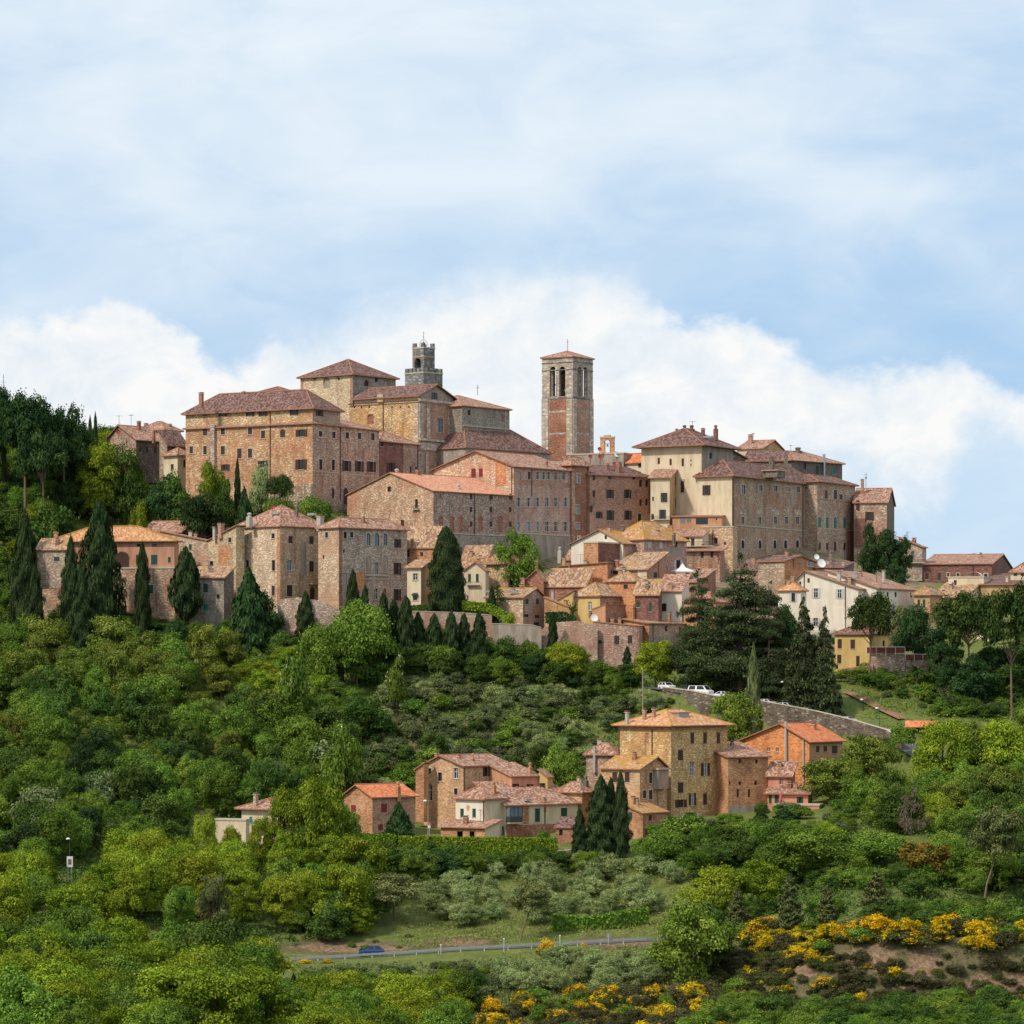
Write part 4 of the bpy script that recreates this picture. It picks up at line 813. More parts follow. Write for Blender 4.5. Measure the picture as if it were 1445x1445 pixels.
# big cream palace
b = H('cream_palace', 'big cream plastered palace with a wide overhanging dark roof, right of the bell tower', 'building', 990, 905, 1034, 760.2, 30, 629, 765, 'plaster_cream', 'plaster_grey', 'hip', 606, tile='tile_dark', over=1.6, hipin=8)  # right wall of the cream house in grey: shade put into its colour
b.win('L', [(929.6, 650.5, 3.2, 9), (946.3, 652, 3.2, 9), (963.5, 652.5, 3.4, 11), (975, 650, 1.5, 3), (975, 656, 1.5, 3)], 'nosill+scb'); b.win('L', [(951.5, 679, 5, 10), (951.5, 709.5, 5, 13)], 'stone+scb'); b.win('L', [(963, 687, 5, 16)], 'stone+ped+scb'); b.win('R', [(1003, 643, 4, 8)], 'nosill'); b.done()
for x, y, wv in ((955, 608, 6), (966, 603, 7), (976, 603, 8), (992, 604, 5), (1010, 603, 6)): b.chimney(x, y, wv, 9, .5, 'brick_dull', 1 if wv > 5 else 0)
b.antenna(977, 594, 12); b.skylight(972, 616, .28, 3, 1.4); b.skylight(1000, 616, .3, 2, 1.2)
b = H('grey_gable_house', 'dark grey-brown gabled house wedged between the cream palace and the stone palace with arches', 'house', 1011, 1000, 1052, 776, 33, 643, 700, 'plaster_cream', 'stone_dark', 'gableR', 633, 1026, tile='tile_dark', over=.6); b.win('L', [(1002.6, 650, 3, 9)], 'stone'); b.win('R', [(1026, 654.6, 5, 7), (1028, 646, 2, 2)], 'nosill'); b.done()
b = H('stone_palace', 'rubble stone palace with cream left flank, stone-framed windows and pointed arches at the bottom', 'building', 1033, 984, 1153, 756, 30, 672, 800, 'plaster_cream', 'stone_brown_shade', 'hip', 656, tile='tile_dark', over=0.8)
b.win('L', [(997, 691.8, 5.5, 14, 'sob')]); b.pipe('R', 1034, 675, 785, rad=.13)
b.win('R', [(1048.8, 690.5, 6, 13), (1073.4, 688.5, 5, 8), (1094.3, 689, 5, 8), (1111.8, 690, 8, 6, 'niche+pl+stone'), (1126.3, 690.5, 5, 8), (1142, 694, 5, 14)], 'stone+brow+pale')
for x in (1048, 1072, 1094, 1109.5, 1125.3, 1141.2): b.win('R', [(x, 734, 4.5, 10, 'stone+pale')]); b.panel('R', x - 4.5, 719, x + 4.5, 726.5, 'travertine', .05, 'window_panel')
b.win('R', [(x, 768, 4.5, 12, 'arch+stone+nosill') for x in (1048.2, 1072.4, 1093.4, 1108.5, 1125.3, 1141)]); b.panel('R', 1034, 745, 1153, 746.3, 'cap_stone', .12, 'string_course'); b.pipe('R', 1132.5, 677, 785); b.panel('R', 1115, 677, 1120, 715, 'plaster_grey', .02, 'plaster_patch'); b.panel('R', 1090, 677, 1100, 684, 'plaster_grey', .02, 'plaster_patch'); b.done()
b.chimney(1089, 646.5, 7, 9, .45, 'stone_dark', 1)
mb = MB(); p = b.loc(1100, 666.5, .3); mb.box(p.x - 3.4, p.y - 1.6, p.z - 1.2, p.x + .2, p.y + 2.6, p.z + .3, 'stone_dark'); mb.box(p.x - 3.7, p.y - 2, p.z + .3, p.x + .5, p.y + 2.8, p.z + .5, 'tile_rose'); mb.build('dormer', b.roof_o)
b = H('stone_tower_house', 'tall stone house with a brick corner, right end of the palace row below the sky', 'house', 1153.3, 1140, 1206.8, 787.2, 30, 680, 805, 'stone_brown_shade', 'stone_brown_shade', 'hip', 672, tile='tile_dark', over=.7); b.La = 8
b.win('R', [(1166, 697.5, 4, 12), (1179, 697.5, 4.6, 13), (1186.8, 701, 4, 7)], 'nosill+sck'); b.win('R', [(x, 737.4, 3.8, 15, 'sct+nosill') for x in (1156.5, 1167.4, 1178.6, 1191.8)]); b.win('R', [(x, 771, 3.2, 10 if i != 2 else 13, 'nosill+scb') for i, x in enumerate((1156.5, 1167.4, 1178.6, 1191.8))])
b.panel('R', 1154, 706.5, 1206, 707.6, 'brick_red', .06, 'string_course'); b.panel('R', 1154, 746.4, 1206, 747.5, 'cap_stone', .06, 'string_course'); b.panel('R', 1195, 748, 1206.5, 800, 'brick_red', .04, 'brick_corner'); b.done()
b = H('stone_house', 'dark stone house with a zinc flue, highest roof above the palace row on the right', 'house', 1117, 1105, 1188.5, 812, 42, 650, 700, 'stone_dark', 'stone_dark', 'hip', 637, tile='tile_rose', over=.6); b.La = 13; b.win('R', [(1135.6, 657.5, 4, 9), (1153, 664, 4, 13, 'scg'), (1176.3, 664, 4, 10, 'sct')], 'nosill'); b.done(); b.pipe('R', 1161, 641, 672, 'zinc', .35, 'flue'); b.chimney(1126, 634, 11, 6, .5, 'stone_dark', 1); b.antenna(1116, 628, 10)
b = H('tiled_house', 'low house showing only its purple-brown roof, behind the dark grey gabled house', 'house', 1106, 1050, 1112, 792, 14, 650, 690, 'stone_dark', 'plaster_grey', 'shedL', None, tile='tile_dark', over=.4); b.rh = 2.4; b.done(); b.antenna(1066, 630, 12)
b = H('cream_attic_house', 'small cream attic house with chimneys on the skyline, right of the cream palace roof', 'house', 1076, 1040, 1108, 806, 25, 633, 680, 'plaster_cream', 'plaster_ochre', 'gableR', 622, tile='tile_rose', over=.4); b.done(); b.chimney(1059, 613, 6, 12, .4, 'brick_rose'); b.chimney(1086, 625, 5, 6, .6, 'stone_dark', 1); b.dish(1095, 627, 'red_dish', .6, .6); b.antenna(1063, 611, 10)
b = H('stone_cottage', 'stone house facing forward with striped tiles, last house right of the palace row', 'house', 1251.5, 1205, 1262, 798, 12, 709, 840, 'stone_brown_shade', 'stone_dark', 'gableR', 690, tile='tile_rose', over=.4); b.win('L', [(1227, 728.6, 6, 12, 'sob'), (1210.5, 713, 4.5, 14, 'scb+nosill')]); b.panel('L', 1207, 732, 1221, 770, 'brick_dull', .6, 'wall_base'); b.done(); b.chimney(1217, 676, 5, 16, .35, 'brick_rose'); b.skylight(1233, 700, .22, 1.2, .8)
p = b.loc(1222, 667, .5); mb = MB(); mb.tube([(p.x, p.y, p.z - 3.5), (p.x, p.y, p.z)], .05, 'iron', 5); mb.lathe((p.x, p.y, p.z - 1.5), [(.02, 0), (.28, .28), (.02, .56)], 'iron', 8); mb.tube([(p.x - .4, p.y, p.z - .5), (p.x + .4, p.y, p.z - .5)], .04, 'iron', 4); mb.build('weathervane', b.roof_o)
b = H('long_brick_house', 'long low dark red brick house with rose tiles, on the right skyline', 'house', 1399.5, 1302, 1429, 742, 14, 796, 860, 'brick_dull', 'brick_dull', 'gableR', 783, tile='tile_rose', over=.35); b.win('L', [(1308, 813, 5, 9, 'scb'), (1325.4, 814, 4.5, 11, 'sck'), (1338, 811, 3, 5), (1352, 811, 4, 4)], 'stone'); b.win('L', [(1391, 812, 5, 5, 'arch+stone')]); b.pipe('L', 1373, 798, 815); b.done()
b = H('gabled_cottage', 'small stone house at the left end of the long low brick house', 'house', 1301, 1268, 1307, 745, 20, 772, 820, 'stone_brown_shade', 'stone_brown_shade', 'shedX', None, tile='tile_rose', over=.4); b.roof = 'shedR'; b.rh = 2.1; b.win('L', [(1288, 783, 4.5, 10, 'pale')]); b.balcony('L', 1295, 792, 24, 4, .8); b.done()
# far left roofs
b = H('stone_house', 'brown stone house with a wide low roof on the skyline beside the dark pines', 'house', 192, 150, 232, 762, 40, 620, 680, 'stone_brown_shade', 'stone_dark', 'gableL', 601, 168, tile='tile_rose', over=.5); b.win('R', [(198, 633.4, 4, 8), (207.5, 634, 4, 9), (219, 634.5, 4, 9)], 'scb+nosill'); b.done(); b.dish(167, 610, 'red_dish', .6, .05); b.antenna(168, 586, 22); b.antenna(185, 585, 22); b.chimney(196, 594, 5, 8, .5); b.chimney(217, 608, 4, 8, .2)
b = H('tiled_house', 'small house with a dark tile roof touching the left end of the long palace', 'house', 236, 225, 264, 756, 40, 627, 690, 'stone_brown_shade', 'stone_dark', 'shedR', None, tile='tile_dark', over=.4); b.rh = 2.7; b.win('R', [(246, 632, 7, 4)], 'nosill'); b.done()
b = H('cream_cottage', 'little cream cottage with a shallow roof, below the left end of the long palace', 'house', 250.6, 231, 271, 748, 42, 643, 690, 'plaster_cream', 'plaster_cream', 'hip', 633, tile='tile_rose', over=.6); b.win('L', [(243, 659, 4, 8, 'scb')]); b.win('R', [(260.7, 654, 4, 11, 'scb')]); b.done()
b = H('tiled_house', 'rooftop house with grey chimneys peeping over the trees left of the long palace', 'house', 232, 195, 255, 775, 30, 607, 660, 'plaster_ochre', 'stone_brown_shade', 'hip', 596, tile='tile_rose'); b.done(); b.chimney(240, 598, 4, 5, .4); b.chimney(206, 597, 5, 5, .5)

# ================================================================ LEFT TOWN
b = H('stone_mansion', 'big honey-coloured stone mansion with a hipped roof, above the cypress row', 'building', 395.5, 331, 463, 697, 42, 743, 865, 'stone_sand', 'stone_ochre', 'hip', 714, tile='tile_rose', over=.45)
b.win('L', [(349, 758.5, 4, 7, 'white+stone'), (385.5, 756.4, 4.5, 7), (349, 797, 4.5, 13), (386, 798, 4.5, 15), (385.7, 833.6, 4.5, 14, 'stone+scb')], 'stone'); b.win('R', [(410, 761.4, 6, 10), (439.4, 762, 6, 11), (408.7, 798, 7, 15, 'stone+white+pale'), (439.6, 799.4, 6.5, 15, 'stone+scb'), (408.5, 833.6, 8, 16, 'stone+scb')], 'scb+nosill')
b.door('R', [(440.7, 838.5, 6.5, 18)], 'arch+scb'); b.balcony('R', 443.5, 822, 17, 3, 1.2, 'stone_brown_shade'); b.pipe('R', 452.5, 747, 850); b.pipe('L', 332.5, 745, 850, 'concrete', .25); b.panel('L', 391, 745, 395.3, 860, 'brick_orange', .05, 'quoin'); b.panel('R', 424, 764, 432, 812, 'plaster_grey', .02, 'plaster_patch'); b.done()
b.chimney(452, 727, 9, 12, .25, 'concrete'); b.chimney(419, 712, 3, 6, .4, 'stone_dark'); b.chimney(352, 727, 8, 6, .2, 'concrete', 1); b.antenna(362, 714, 15, .3); b.antenna(425, 701, 13, .6); b.antenna(447, 707, 14, .5); b.dish(384, 716, 'red_dish', .5, .4); b.skylight(390, 724, .3, 2.0, 1); b.skylight(440, 725, .3, 2, .8)
b = H('stone_wing', 'stone wing with triple arched loggia windows and blind arches, right of the honey-coloured mansion', 'building', 478, 449, 574.5, 690, 45, 745, 880, 'stone_ochre', 'stone_brown_shade', 'hip', 733, tile='tile_rose', over=.5)
b.win('L', [(461, 755, 4, 8), (456.5, 786, 2.6, 5, 'nosill')], 'stone'); b.win('R', [(487, 755, 4.6, 10), (496.2, 754.5, 4.6, 8), (485.5, 777.6, 2.6, 5, 'nosill'), (486.6, 816, 7, 16, 'stone+niche+pl')], 'stone')
b.win('R', [(519.8, 760.5, 6, 17), (531.6, 761, 7, 18), (543.6, 761, 6, 17)], 'arch+stone+pale+nosill'); b.win('R', [(561, 766.8, 4.6, 12), (560.7, 802.5, 5, 17), (560.7, 839.4, 5, 16)], 'sob')
b.win('R', [(519.8, 796, 8, 24), (543.6, 796, 8, 24)], 'niche+arch+stone+pl', 'blind_arch', .12); b.win('R', [(531.8, 802, 4.6, 17, 'stone+white'), (518.7, 837, 4.5, 14, 'arch+stone+white'), (530.6, 838, 5, 16, 'arch+stone+white'), (543, 837, 4.5, 14, 'niche+arch+stone')])
b.panel('R', 502, 808, 514, 834, 'brick_vivid', .02, 'brick_patch'); b.panel('R', 515, 810.5, 549, 813, 'cap_stone', .15, 'string_course'); b.panel('R', 515, 817, 549, 818, 'cap_stone', .1, 'string_course'); b.panel('R', 478.3, 747, 483, 870, 'brick_red', .05, 'quoin'); b.done()
b = H('lean_to_house', 'bright stone house with one sloping roof edge, left end of the honey-coloured mansion', 'house', 333, 293.5, 345, 700, 42, 762, 865, 'stone_sand', 'stone_sand', 'shedX', 743, tile='tile_rose', over=.35); b.win('L', [(324.6, 762, 4, 7), (298.5, 798, 5, 12), (324, 799, 4.6, 15)], 'stone'); b.panel('L', 308, 770, 326, 830, 'brick_orange', .02, 'brick_patch'); b.done(); b.chimney(312, 738, 8, 12, .4, 'brick_rose'); b.chimney(303, 743, 5, 10, .5, 'concrete')
b = H('pink_villa', 'pink plastered villa with green shutters and an arched barn door, behind tall cypresses', 'house', 246, 72, 252, 700, 10, 764, 802, 'plaster_pink', 'plaster_pink', 'hip', 744, tile='tile_orange', over=.8, hipin=9)
b.win('L', [(172.3, 790, 20, 22, 'arch+scb+nosill'), (197, 769.5, 8, 4, 'nosill'), (218, 769.5, 7, 4, 'nosill'), (195.8, 790, 8, 14, 'scg'), (217.6, 790, 9, 14, 'scg'), (104, 789, 7, 12, 'scg'), (239, 790, 4, 8, 'scg')]); b.done(); b.chimney(212, 740, 0.1, 1, .3); b.chimney(79, 750, 6, 9, .2, 'brick_orange'); b.chimney(185, 740, 6, 9, .7, 'brick_rose'); b.antenna(167, 732, 14, .5)
b = H('stone_basement', 'rough stone basement storey with green shutters under the pink villa', 'building', 247, 60, 253, 699.5, 10, 802, 900, 'stone_brown_shade', 'stone_brown_shade', 'flat'); b.win('L', [(213, 831.5, 7, 12, 'scg+stone')]); b.done()
b = H('brick_shed', 'low brick shed with broken lean-to tiles at the left end of the pink villa', 'house', 92, 52, 100, 694, 14, 775, 830, 'stone_brown_shade', 'brick_rose', 'shedL', None, tile='tile_old', over=.4); b.rh = 2; b.win('L', [(80, 789, 8, 6, 'scg')]); b.done()
b = H('ochre_gabled_house', 'ochre gabled house with a white dish, right behind the pink villa', 'house', 256, 196, 300, 715, 22, 751, 800, 'plaster_orange', 'plaster_ochre', 'gableR', 736, 277, tile='tile_rose', over=.4); b.win('L', [(236.7, 756.5, 9, 4, 'nosill')]); b.win('R', [(269, 767, 4, 8, 'scg')]); b.done(); b.dish(276, 730, 'white_paint', .65, .1); b.pipe('R', 279, 737, 760, 'concrete', .3, 'flue'); b.chimney(276, 722, 6, 12, .2, 'brick_dull', 1)
b = H('stone_house', 'weathered ochre stone house between the ochre gabled house and the honey-coloured mansion', 'house', 296, 225, 306, 706, 18, 764, 830, 'stone_ochre', 'stone_brown_shade', 'shedX', None, tile='tile_old', over=.3); b.roof = 'shedR'; b.rh = 2.2; b.win('L', [(268.5, 772, 4, 8, 'scg')]); b.done()
b = H('green_shuttered_house', 'grey stone house with one dark green and one teal shutter, below the honey-coloured mansion', 'house', 316, 268, 330, 690, 16, 815, 905, 'stone_grey', 'stone_dark', 'shedL', None, tile='tile_old', over=.4); b.rh = 2.2; b.win('L', [(290, 830, 6.5, 12, 'scg'), (290, 857, 6.5, 10, 'sct'), (308, 842, 4, 6, 'nosill')]); b.done()
# ================================================================ MIDDLE TOWN
b = H('cream_house', 'slim cream house with a green awning, right of the honey-coloured mansion', 'house', 594, 574.5, 607, 692, 20, 801, 870, 'plaster_cream', 'plaster_ochre', 'shedL', None, tile='tile_old', over=.5); b.rh = 1.5; b.win('L', [(586, 814, 6, 9, 'stone+white'), (586, 842, 6, 10, 'stone')]); b.panel('L', 582, 838, 590, 840.5, 'shutter_green', .5, 'awning'); b.done()
b = H('orange_brick_house', 'orange brick house with a mottled roof, behind the slim cream house', 'house', 612, 570, 622, 703, 22, 772, 840, 'brick_orange', 'brick_rose', 'shedL', None, tile='tile_old', over=.3); b.rh = 4; b.win('L', [(575.5, 781, 5, 10), (595, 782, 4, 6)], 'nosill'); b.done(); b.chimney(582, 760, 4, 9, .3)
b = H('tiled_house', 'low house with ribbed brown tiles just right of the great oval cypress', 'house', 684, 648, 694, 712, 24, 800, 850, 'stone_rose', 'stone_rose', 'shedL', None, tile='tile_old', over=.3); b.rh = 4.2; b.done()
b = H('cream_gabled_house', 'cream gabled house with two thin green shutters, right of the great oval cypress', 'house', 685, 655, 690, 700, 14, 805, 870, 'plaster_cream', 'plaster_cream', 'gableL', 794, 670.5, tile='tile_old', over=.35); b.win('L', [(662.5, 815.4, 4, 11, 'scg'), (673.5, 815.4, 4, 11, 'scg')]); b.balcony('L', 668, 823, 18, 4, .7); b.done()
b = H('stone_house', 'square stone house with spreading old tiles, between the great cypress and the round tree', 'house', 717, 686, 735.5, 703, 34, 796, 860, 'stone_ochre', 'stone_grey', 'hip', 777, tile='tile_old', over=.6); b.win('R', [(721, 822, 4, 8), (730, 822, 3, 8)], 'scb'); b.panel('L', 713, 797, 716.5, 850, 'brick_red', .04, 'quoin'); b.done(); b.chimney(720, 779, 3, 8, .5)
b = H('brick_gabled_house', 'small red brick gabled house below the round green tree', 'house', 767, 742, 772, 700, 15, 818, 870, 'brick_red', 'brick_red', 'gableL', 805, 757, tile='tile_old', over=.4); b.done(); b.chimney(738, 815, 6, 14, .1, 'brick_orange'); b.chimney(757, 790, 5, 10, .6, 'brick_orange')
b = H('tiled_house', 'low house with a salmon tile slope beneath the long palace windows', 'house', 842, 796, 850, 717, 22, 790, 840, 'stone_rose', 'stone_rose', 'shedL', None, tile='tile_rose', over=.3); b.rh = 2; b.done(); b.chimney(790, 775, 6, 10, .6, 'concrete', 1); b.chimney(796, 786, 5, 7, .2, 'brick_sand')
b = H('white_gabled_house', 'white gabled house with orange lichen on its roof, centre of the old town', 'house', 879.5, 806, 912, 712, 32, 766.5, 850, 'plaster_white', 'stone_rose', 'gableL', 748, 846, tile='tile_lichen', over=.5); b.win('L', [(817.5, 758.5, 5, 5, 'white'), (855, 758, 3, 5, 'nosill')]); b.win('R', [(896, 791, 6, 7, 'sow')]); b.pipe('R', 880.5, 770, 800, 'brick_orange'); b.done()
b = H('stone_house', 'long stone house with white shutters and orange lichened roof, beside the white gabled house', 'house', 909, 858, 969, 714, 42, 762, 850, 'stone_rose', 'stone_rose', 'hip', 737, tile='tile_lichen', over=.5); b.win('R', [(917.3, 768.8, 5, 9, 'scw'), (933, 769.3, 5, 9, 'scw'), (954, 768.5, 4, 7, 'nosill'), (914, 791.5, 6, 10, 'scw+arch'), (936.6, 794.5, 6, 15, 'scw+arch'), (957, 797, 6, 13, 'sow')]); b.panel('R', 941, 772, 962, 785, 'plaster_grey', .02, 'plaster_patch'); b.done(); b.chimney(879, 744, 7, 8, .4, 'stone_dark', 1); b.chimney(928, 748, 5, 10, .4, 'brick_rose'); b.chimney(951, 752, 4, 8, .3, 'stone_dark')
b = H('brick_lean_to', 'red brick block with a plain flat top in front of the white gabled house', 'house', 844, 823.5, 877.5, 706, 36, 766, 830, 'brick_orange', 'brick_dull', 'flat'); b.done()
b = H('balcony_house', 'cream house with a long dark iron balcony, left of the stone palace with pointed arches', 'house', 991, 946, 1000, 744, 16, 757, 830, 'plaster_cream', 'plaster_cream', 'shedL', None, tile='tile_rose', over=.4); b.rh = 1.6; b.win('L', [(970, 755 + 6, 5, 6), (977.5, 766, 5, 13, 'scb')], 'nosill'); b.balcony('L', 986, 767.5, 44, 6, 1.0); b.done(); b.chimney(946, 741, 8, 9, .3, 'brick_orange')
b = H('stone_terrace_block', 'stone block with a rooftop terrace and small windows under the big cream palace', 'building', 1034, 990, 1040, 750, 14, 744, 830, 'stone_sand', 'stone_sand', 'flat'); b.win('L', [(1010, 763, 5, 8, 'arch'), (1023, 767, 3, 4)], 'nosill'); b.pipe('L', 1006, 748, 775); b.done()
b = H('shuttered_house', 'low house with two dark shutters and a thin tile canopy, under the iron balcony house', 'house', 1016, 966, 1022, 740, 14, 777, 830, 'stone_rose', 'stone_rose', 'shedL', None, tile='tile_rose', over=.8); b.rh = .8; b.win('L', [(991, 781 + 2, 4, 9, 'scb'), (1004.5, 783, 4, 9, 'scb')], 'nosill'); b.done(); b.dish(1014, 785, 'red_dish', .5, 0)
b = H('penthouse', 'orange rooftop penthouse with awnings at the foot of the big cream palace', 'house', 1018, 949, 1026, 753, 12, 729, 750, 'plaster_orange', 'plaster_orange', 'shedL', None, tile='tile_rose', over=.3); b.rh = .7; b.win('L', [(963.5, 734, 6, 8, 'pale'), (972, 733, 5, 7, 'pale'), (1011, 733, 2.5, 4)], 'white'); b.panel('L', 982, 731, 999, 740, 'glass', .02, 'veranda'); b.done()
b = H('dark_windowed_house', 'house with two dark windows under its eave and a pale gable end, amid old roofs', 'house', 913, 863, 941, 702, 28, 803.5, 860, 'stone_rose', 'brick_rose', 'shedL', None, tile='tile_old', over=.45); b.rh = 3.6; b.win('L', [(868.5, 807, 6, 7, 'nosill'), (885.5, 807, 6, 7, 'nosill')]); b.win('R', [(925, 811.5, 5, 8, 'scb')]); b.panel('L', 900, 804.5, 912.6, 830, 'plaster_cream', .04, 'plaster_patch'); b.done(); b.chimney(929, 794, 4, 10, .4, 'brick_red'); b.chimney(871, 789, 5, 4, .4)
b = H('tall_orange_brick_house', 'broad windowless orange brick wall house with one tiny window, centre of the roof jumble', 'house', 857, 789, 866, 703, 18, 799, 860, 'brick_vivid', 'brick_rose', 'shedX', None, tile='tile_old', over=.35); b.rh = .7; b.win('L', [(806, 807, 4.5, 5.5)], 'nosill'); b.done(); b.chimney(803, 794, 0.1, .2, .3); b.chimney(826, 790, 5, 8, .5, 'concrete')
b = H('orange_gable_house', 'orange brick house with one square window, right of the broad orange brick wall', 'house', 896, 858, 911, 695, 26, 821, 880, 'brick_vivid', 'brick_rose', 'hip', 808, tile='tile_old', over=.4); b.win('L', [(883, 828, 6, 6)], 'nosill'); b.win('R', [(903, 826, 3, 9)], 'nosill'); b.done()
b = H('tiled_house', 'low house with streaky ribbed tiles beneath the broad orange brick wall', 'house', 826, 768, 836, 698, 22, 827, 880, 'brick_red', 'brick_orange', 'shedL', None, tile='tile_old', over=.35); b.rh = 3.4; b.done(); b.chimney(780, 832, 4, 8, .0, 'concrete')
b = H('yellow_house', 'yellow plastered house with a white window, low in the middle of the old town', 'house', 846.5, 808, 897, 690, 34, 841.5, 890, 'plaster_yellow', 'brick_rose', 'hip', 824, tile='tile_old', over=.45); b.win('L', [(832.6, 855, 5, 12, 'white+pale')]); b.win('R', [(867, 854, 4.6, 8, 'white+arch+pale'), (880, 854.5, 4, 6, 'scg'), (857, 854, 4, 8, 'niche+arch')], 'nosill'); b.door('L', [(833.5, 868, 4, 9)]); b.done(); b.chimney(833, 862, 0.1, .1, 0)
b = H('yellow_annex', 'small yellow gabled annex against the left side of the yellow house', 'house', 808, 788.5, 814, 692, 18, 846, 890, 'plaster_yellow', 'plaster_cream', 'shedX', None, tile='tile_rose', over=.3); b.rh = 1.6; b.win('L', [(799, 848, 2, 3)], 'nosill'); b.done()
b = H('brick_house', 'deep red brick house below the yellow house, with an orange end wall', 'house', 854.5, 836, 883, 686, 34, 860, 910, 'plaster_orange', 'brick_red', 'shedR', None, tile='tile_old', over=.1); b.roof = 'shedX'; b.rh = .9; b.done(); b.dish(838, 872, 'white_paint', .8, 0); b.pipe('R', 893, 853, 880, 'brick_orange', .3, 'flue')
b = H('green_windowed_house', 'brown brick house with two narrow green windows, right of the yellow house', 'house', 929, 896, 934, 690, 20, 838, 900, 'brick_dull', 'brick_dull', 'shedL', None, tile='tile_old', over=.4); b.rh = 2.5; b.win('L', [(900.5, 853.6, 5, 7, 'scg'), (917.7, 856.7, 3.6, 13, 'scg')]); b.done(); b.pipe('L', 893.8, 855, 885, 'brick_vivid', .4, 'flue')
b = H('white_house', 'white house with one dark shuttered window, half hidden left of the big cedar', 'house', 962, 929, 972, 694, 18, 834, 890, 'plaster_white', 'plaster_white', 'shedL', None, tile='tile_rose', over=.4); b.rh = 3.2; b.win('L', [(936, 857, 4.6, 11, 'sok')]); b.done(); b.chimney(946, 822, 6, 12, .2, 'brick_rose')
b = H('tiled_house', 'low pink-roofed house behind the left edge of the big cedar', 'house', 985, 940, 1010, 708, 20, 822, 880, 'brick_rose', 'brick_rose', 'shedL', None, tile='tile_rose', over=.3); b.rh = 3; b.done()
b = H('orange_house', 'orange-washed house seen through the big cedar branches', 'house', 1010, 965, 1030, 690, 24, 850, 910, 'plaster_orange', 'plaster_pink', 'hip', 838, tile='tile_rose', over=.3); b.done()
b = H('brick_house', 'brick house with white window panes and a dish, below the pointed-arch stone palace', 'house', 1107, 1070, 1151, 706, 40, 792, 850, 'stone_brown_shade', 'brick_orange', 'gableR', 785, tile='tile_dark', over=.4); b.win('R', [(1143.5, 796, 9, 6, 'white+pale')]); b.done(); b.dish(1152, 786, 'white_paint', .6, .2); b.chimney(1120, 786, 5, 4, .2); b.dish(1159, 795, 'white_paint', .95, .35)
b = H('tiled_house', 'dark-roofed low house between the brick house with white panes and the stone tower house', 'house', 1190, 1145, 1205, 712, 16, 801, 850, 'stone_dark', 'stone_dark', 'shedL', None, tile='tile_dark', over=.3); b.rh = 1.4; b.done(); b.chimney(1172, 781, 5, 12, .4, 'stone_dark', 1); b.chimney(1190, 792, 4, 10, .2, 'concrete')
b = H('tiled_house', 'brick house with a dark roof peeping over the cedar top', 'house', 1085, 1040, 1100, 715, 18, 805, 850, 'stone_brown_shade', 'brick_red', 'shedL', None, tile='tile_dark', over=.3); b.rh = 2.4; b.done()
b = H('stone_shuttered_house', 'stone and brick house with green shutters and a gable, above the grey garden wall', 'house', 738, 686, 769, 689, 30, 843, 910, 'stone_ochre', 'stone_rose', 'gableR', 831, 756, tile='tile_old', over=.4); b.win('R', [(743.7, 848.5, 4.5, 8, 'scg'), (758.5, 848.5, 4.5, 8, 'scg'), (742.7, 868.6, 7, 4), (758, 870, 7, 4)], 'nosill'); b.door('R', [(757, 884, 8, 12)], 'sck'); b.pipe('R', 739, 846, 872); b.done(); b.skylight(724, 834, .2, 2, .8); b.skylight(690, 834, .1, 1.6, .8)
b = H('stone_house', 'low stone wall house with a sloping roof, right of the green-shuttered stone house', 'house', 804, 768, 810, 690, 16, 858, 900, 'stone_ochre', 'stone_brown_shade', 'shedX', None, tile='tile_old', over=.2); b.roof = 'shedR'; b.rh = 2.1; b.done()
b = H('gate_house', 'house with rounded brick gable and tall stone foot, left of the big cedar', 'house', 916, 897, 972, 685, 44, 880, 985, 'brick_orange', 'stone_rose', 'shedR', None, tile='tile_old', over=.5); b.La = 7; b.rh = .9; b.win('R', [(940, 887, 3.6, 8, 'scb'), (959.6, 888.5, 3.4, 8, 'scb')], 'nosill'); b.win('L', [(907, 887, 3.4, 8)], 'nosill'); b.win('R', [(952, 915, 20, 18, 'niche+arch+pl')], name='blind_arch', depth=.1); b.panel('R', 917, 898, 971.6, 940, 'stone_grey', .06, 'stone_base'); b.pipe('R', 921, 882, 905, 'copper_pipe'); b.done(); b.chimney(945, 864, 3, 9, .4)
b = H('stone_house', 'rough stone house with two brown shutters, built on the town wall below the brick house', 'house', 902, 838, 912, 682, 14, 884, 965, 'stone_rose', 'stone_rose', 'shedX', None, tile='tile_old', over=.15); b.roof = 'shedR'; b.rh = .9; b.win('L', [(870.4, 903.4, 7, 13, 'scb'), (889, 902.4, 6.5, 12, 'scb'), (847, 906, 5, 5)], 'nosill'); b.done()
# ================================================================ RIGHT TOWN
b = H('white_house', 'large white house with pale shutters and a long rose roof, right of the cedar', 'house', 1211, 1110, 1243, 692, 24, 831, 960, 'plaster_white', 'plaster_white', 'gableL', 806, 1136, tile='tile_rose', over=.5)
b.win('L', [(1151.5, 836.8, 6, 14, 'sow+white'), (1185, 837.8, 6, 13, 'sow+white'), (1141, 819, 3, 6, 'nosill'), (1129.5, 822.5, 2, 4, 'nosill'), (1151, 878, 6, 12, 'sow+white'), (1185, 876, 6, 14, 'scw')]); b.pipe('L', 1135, 810, 900); b.pipe('L', 1193, 828, 900); b.panel('L', 1177, 858, 1193, 890, 'plaster_white', .3, 'porch'); b.done(); b.chimney(1184, 806, 6, 12, .2, 'concrete'); b.chimney(1119, 812, 6, 9, .2, 'brick_orange'); b.chimney(1199, 814, 5, 8, .2, 'brick_rose'); b.skylight(1205, 812, .2, 2, 1.2)
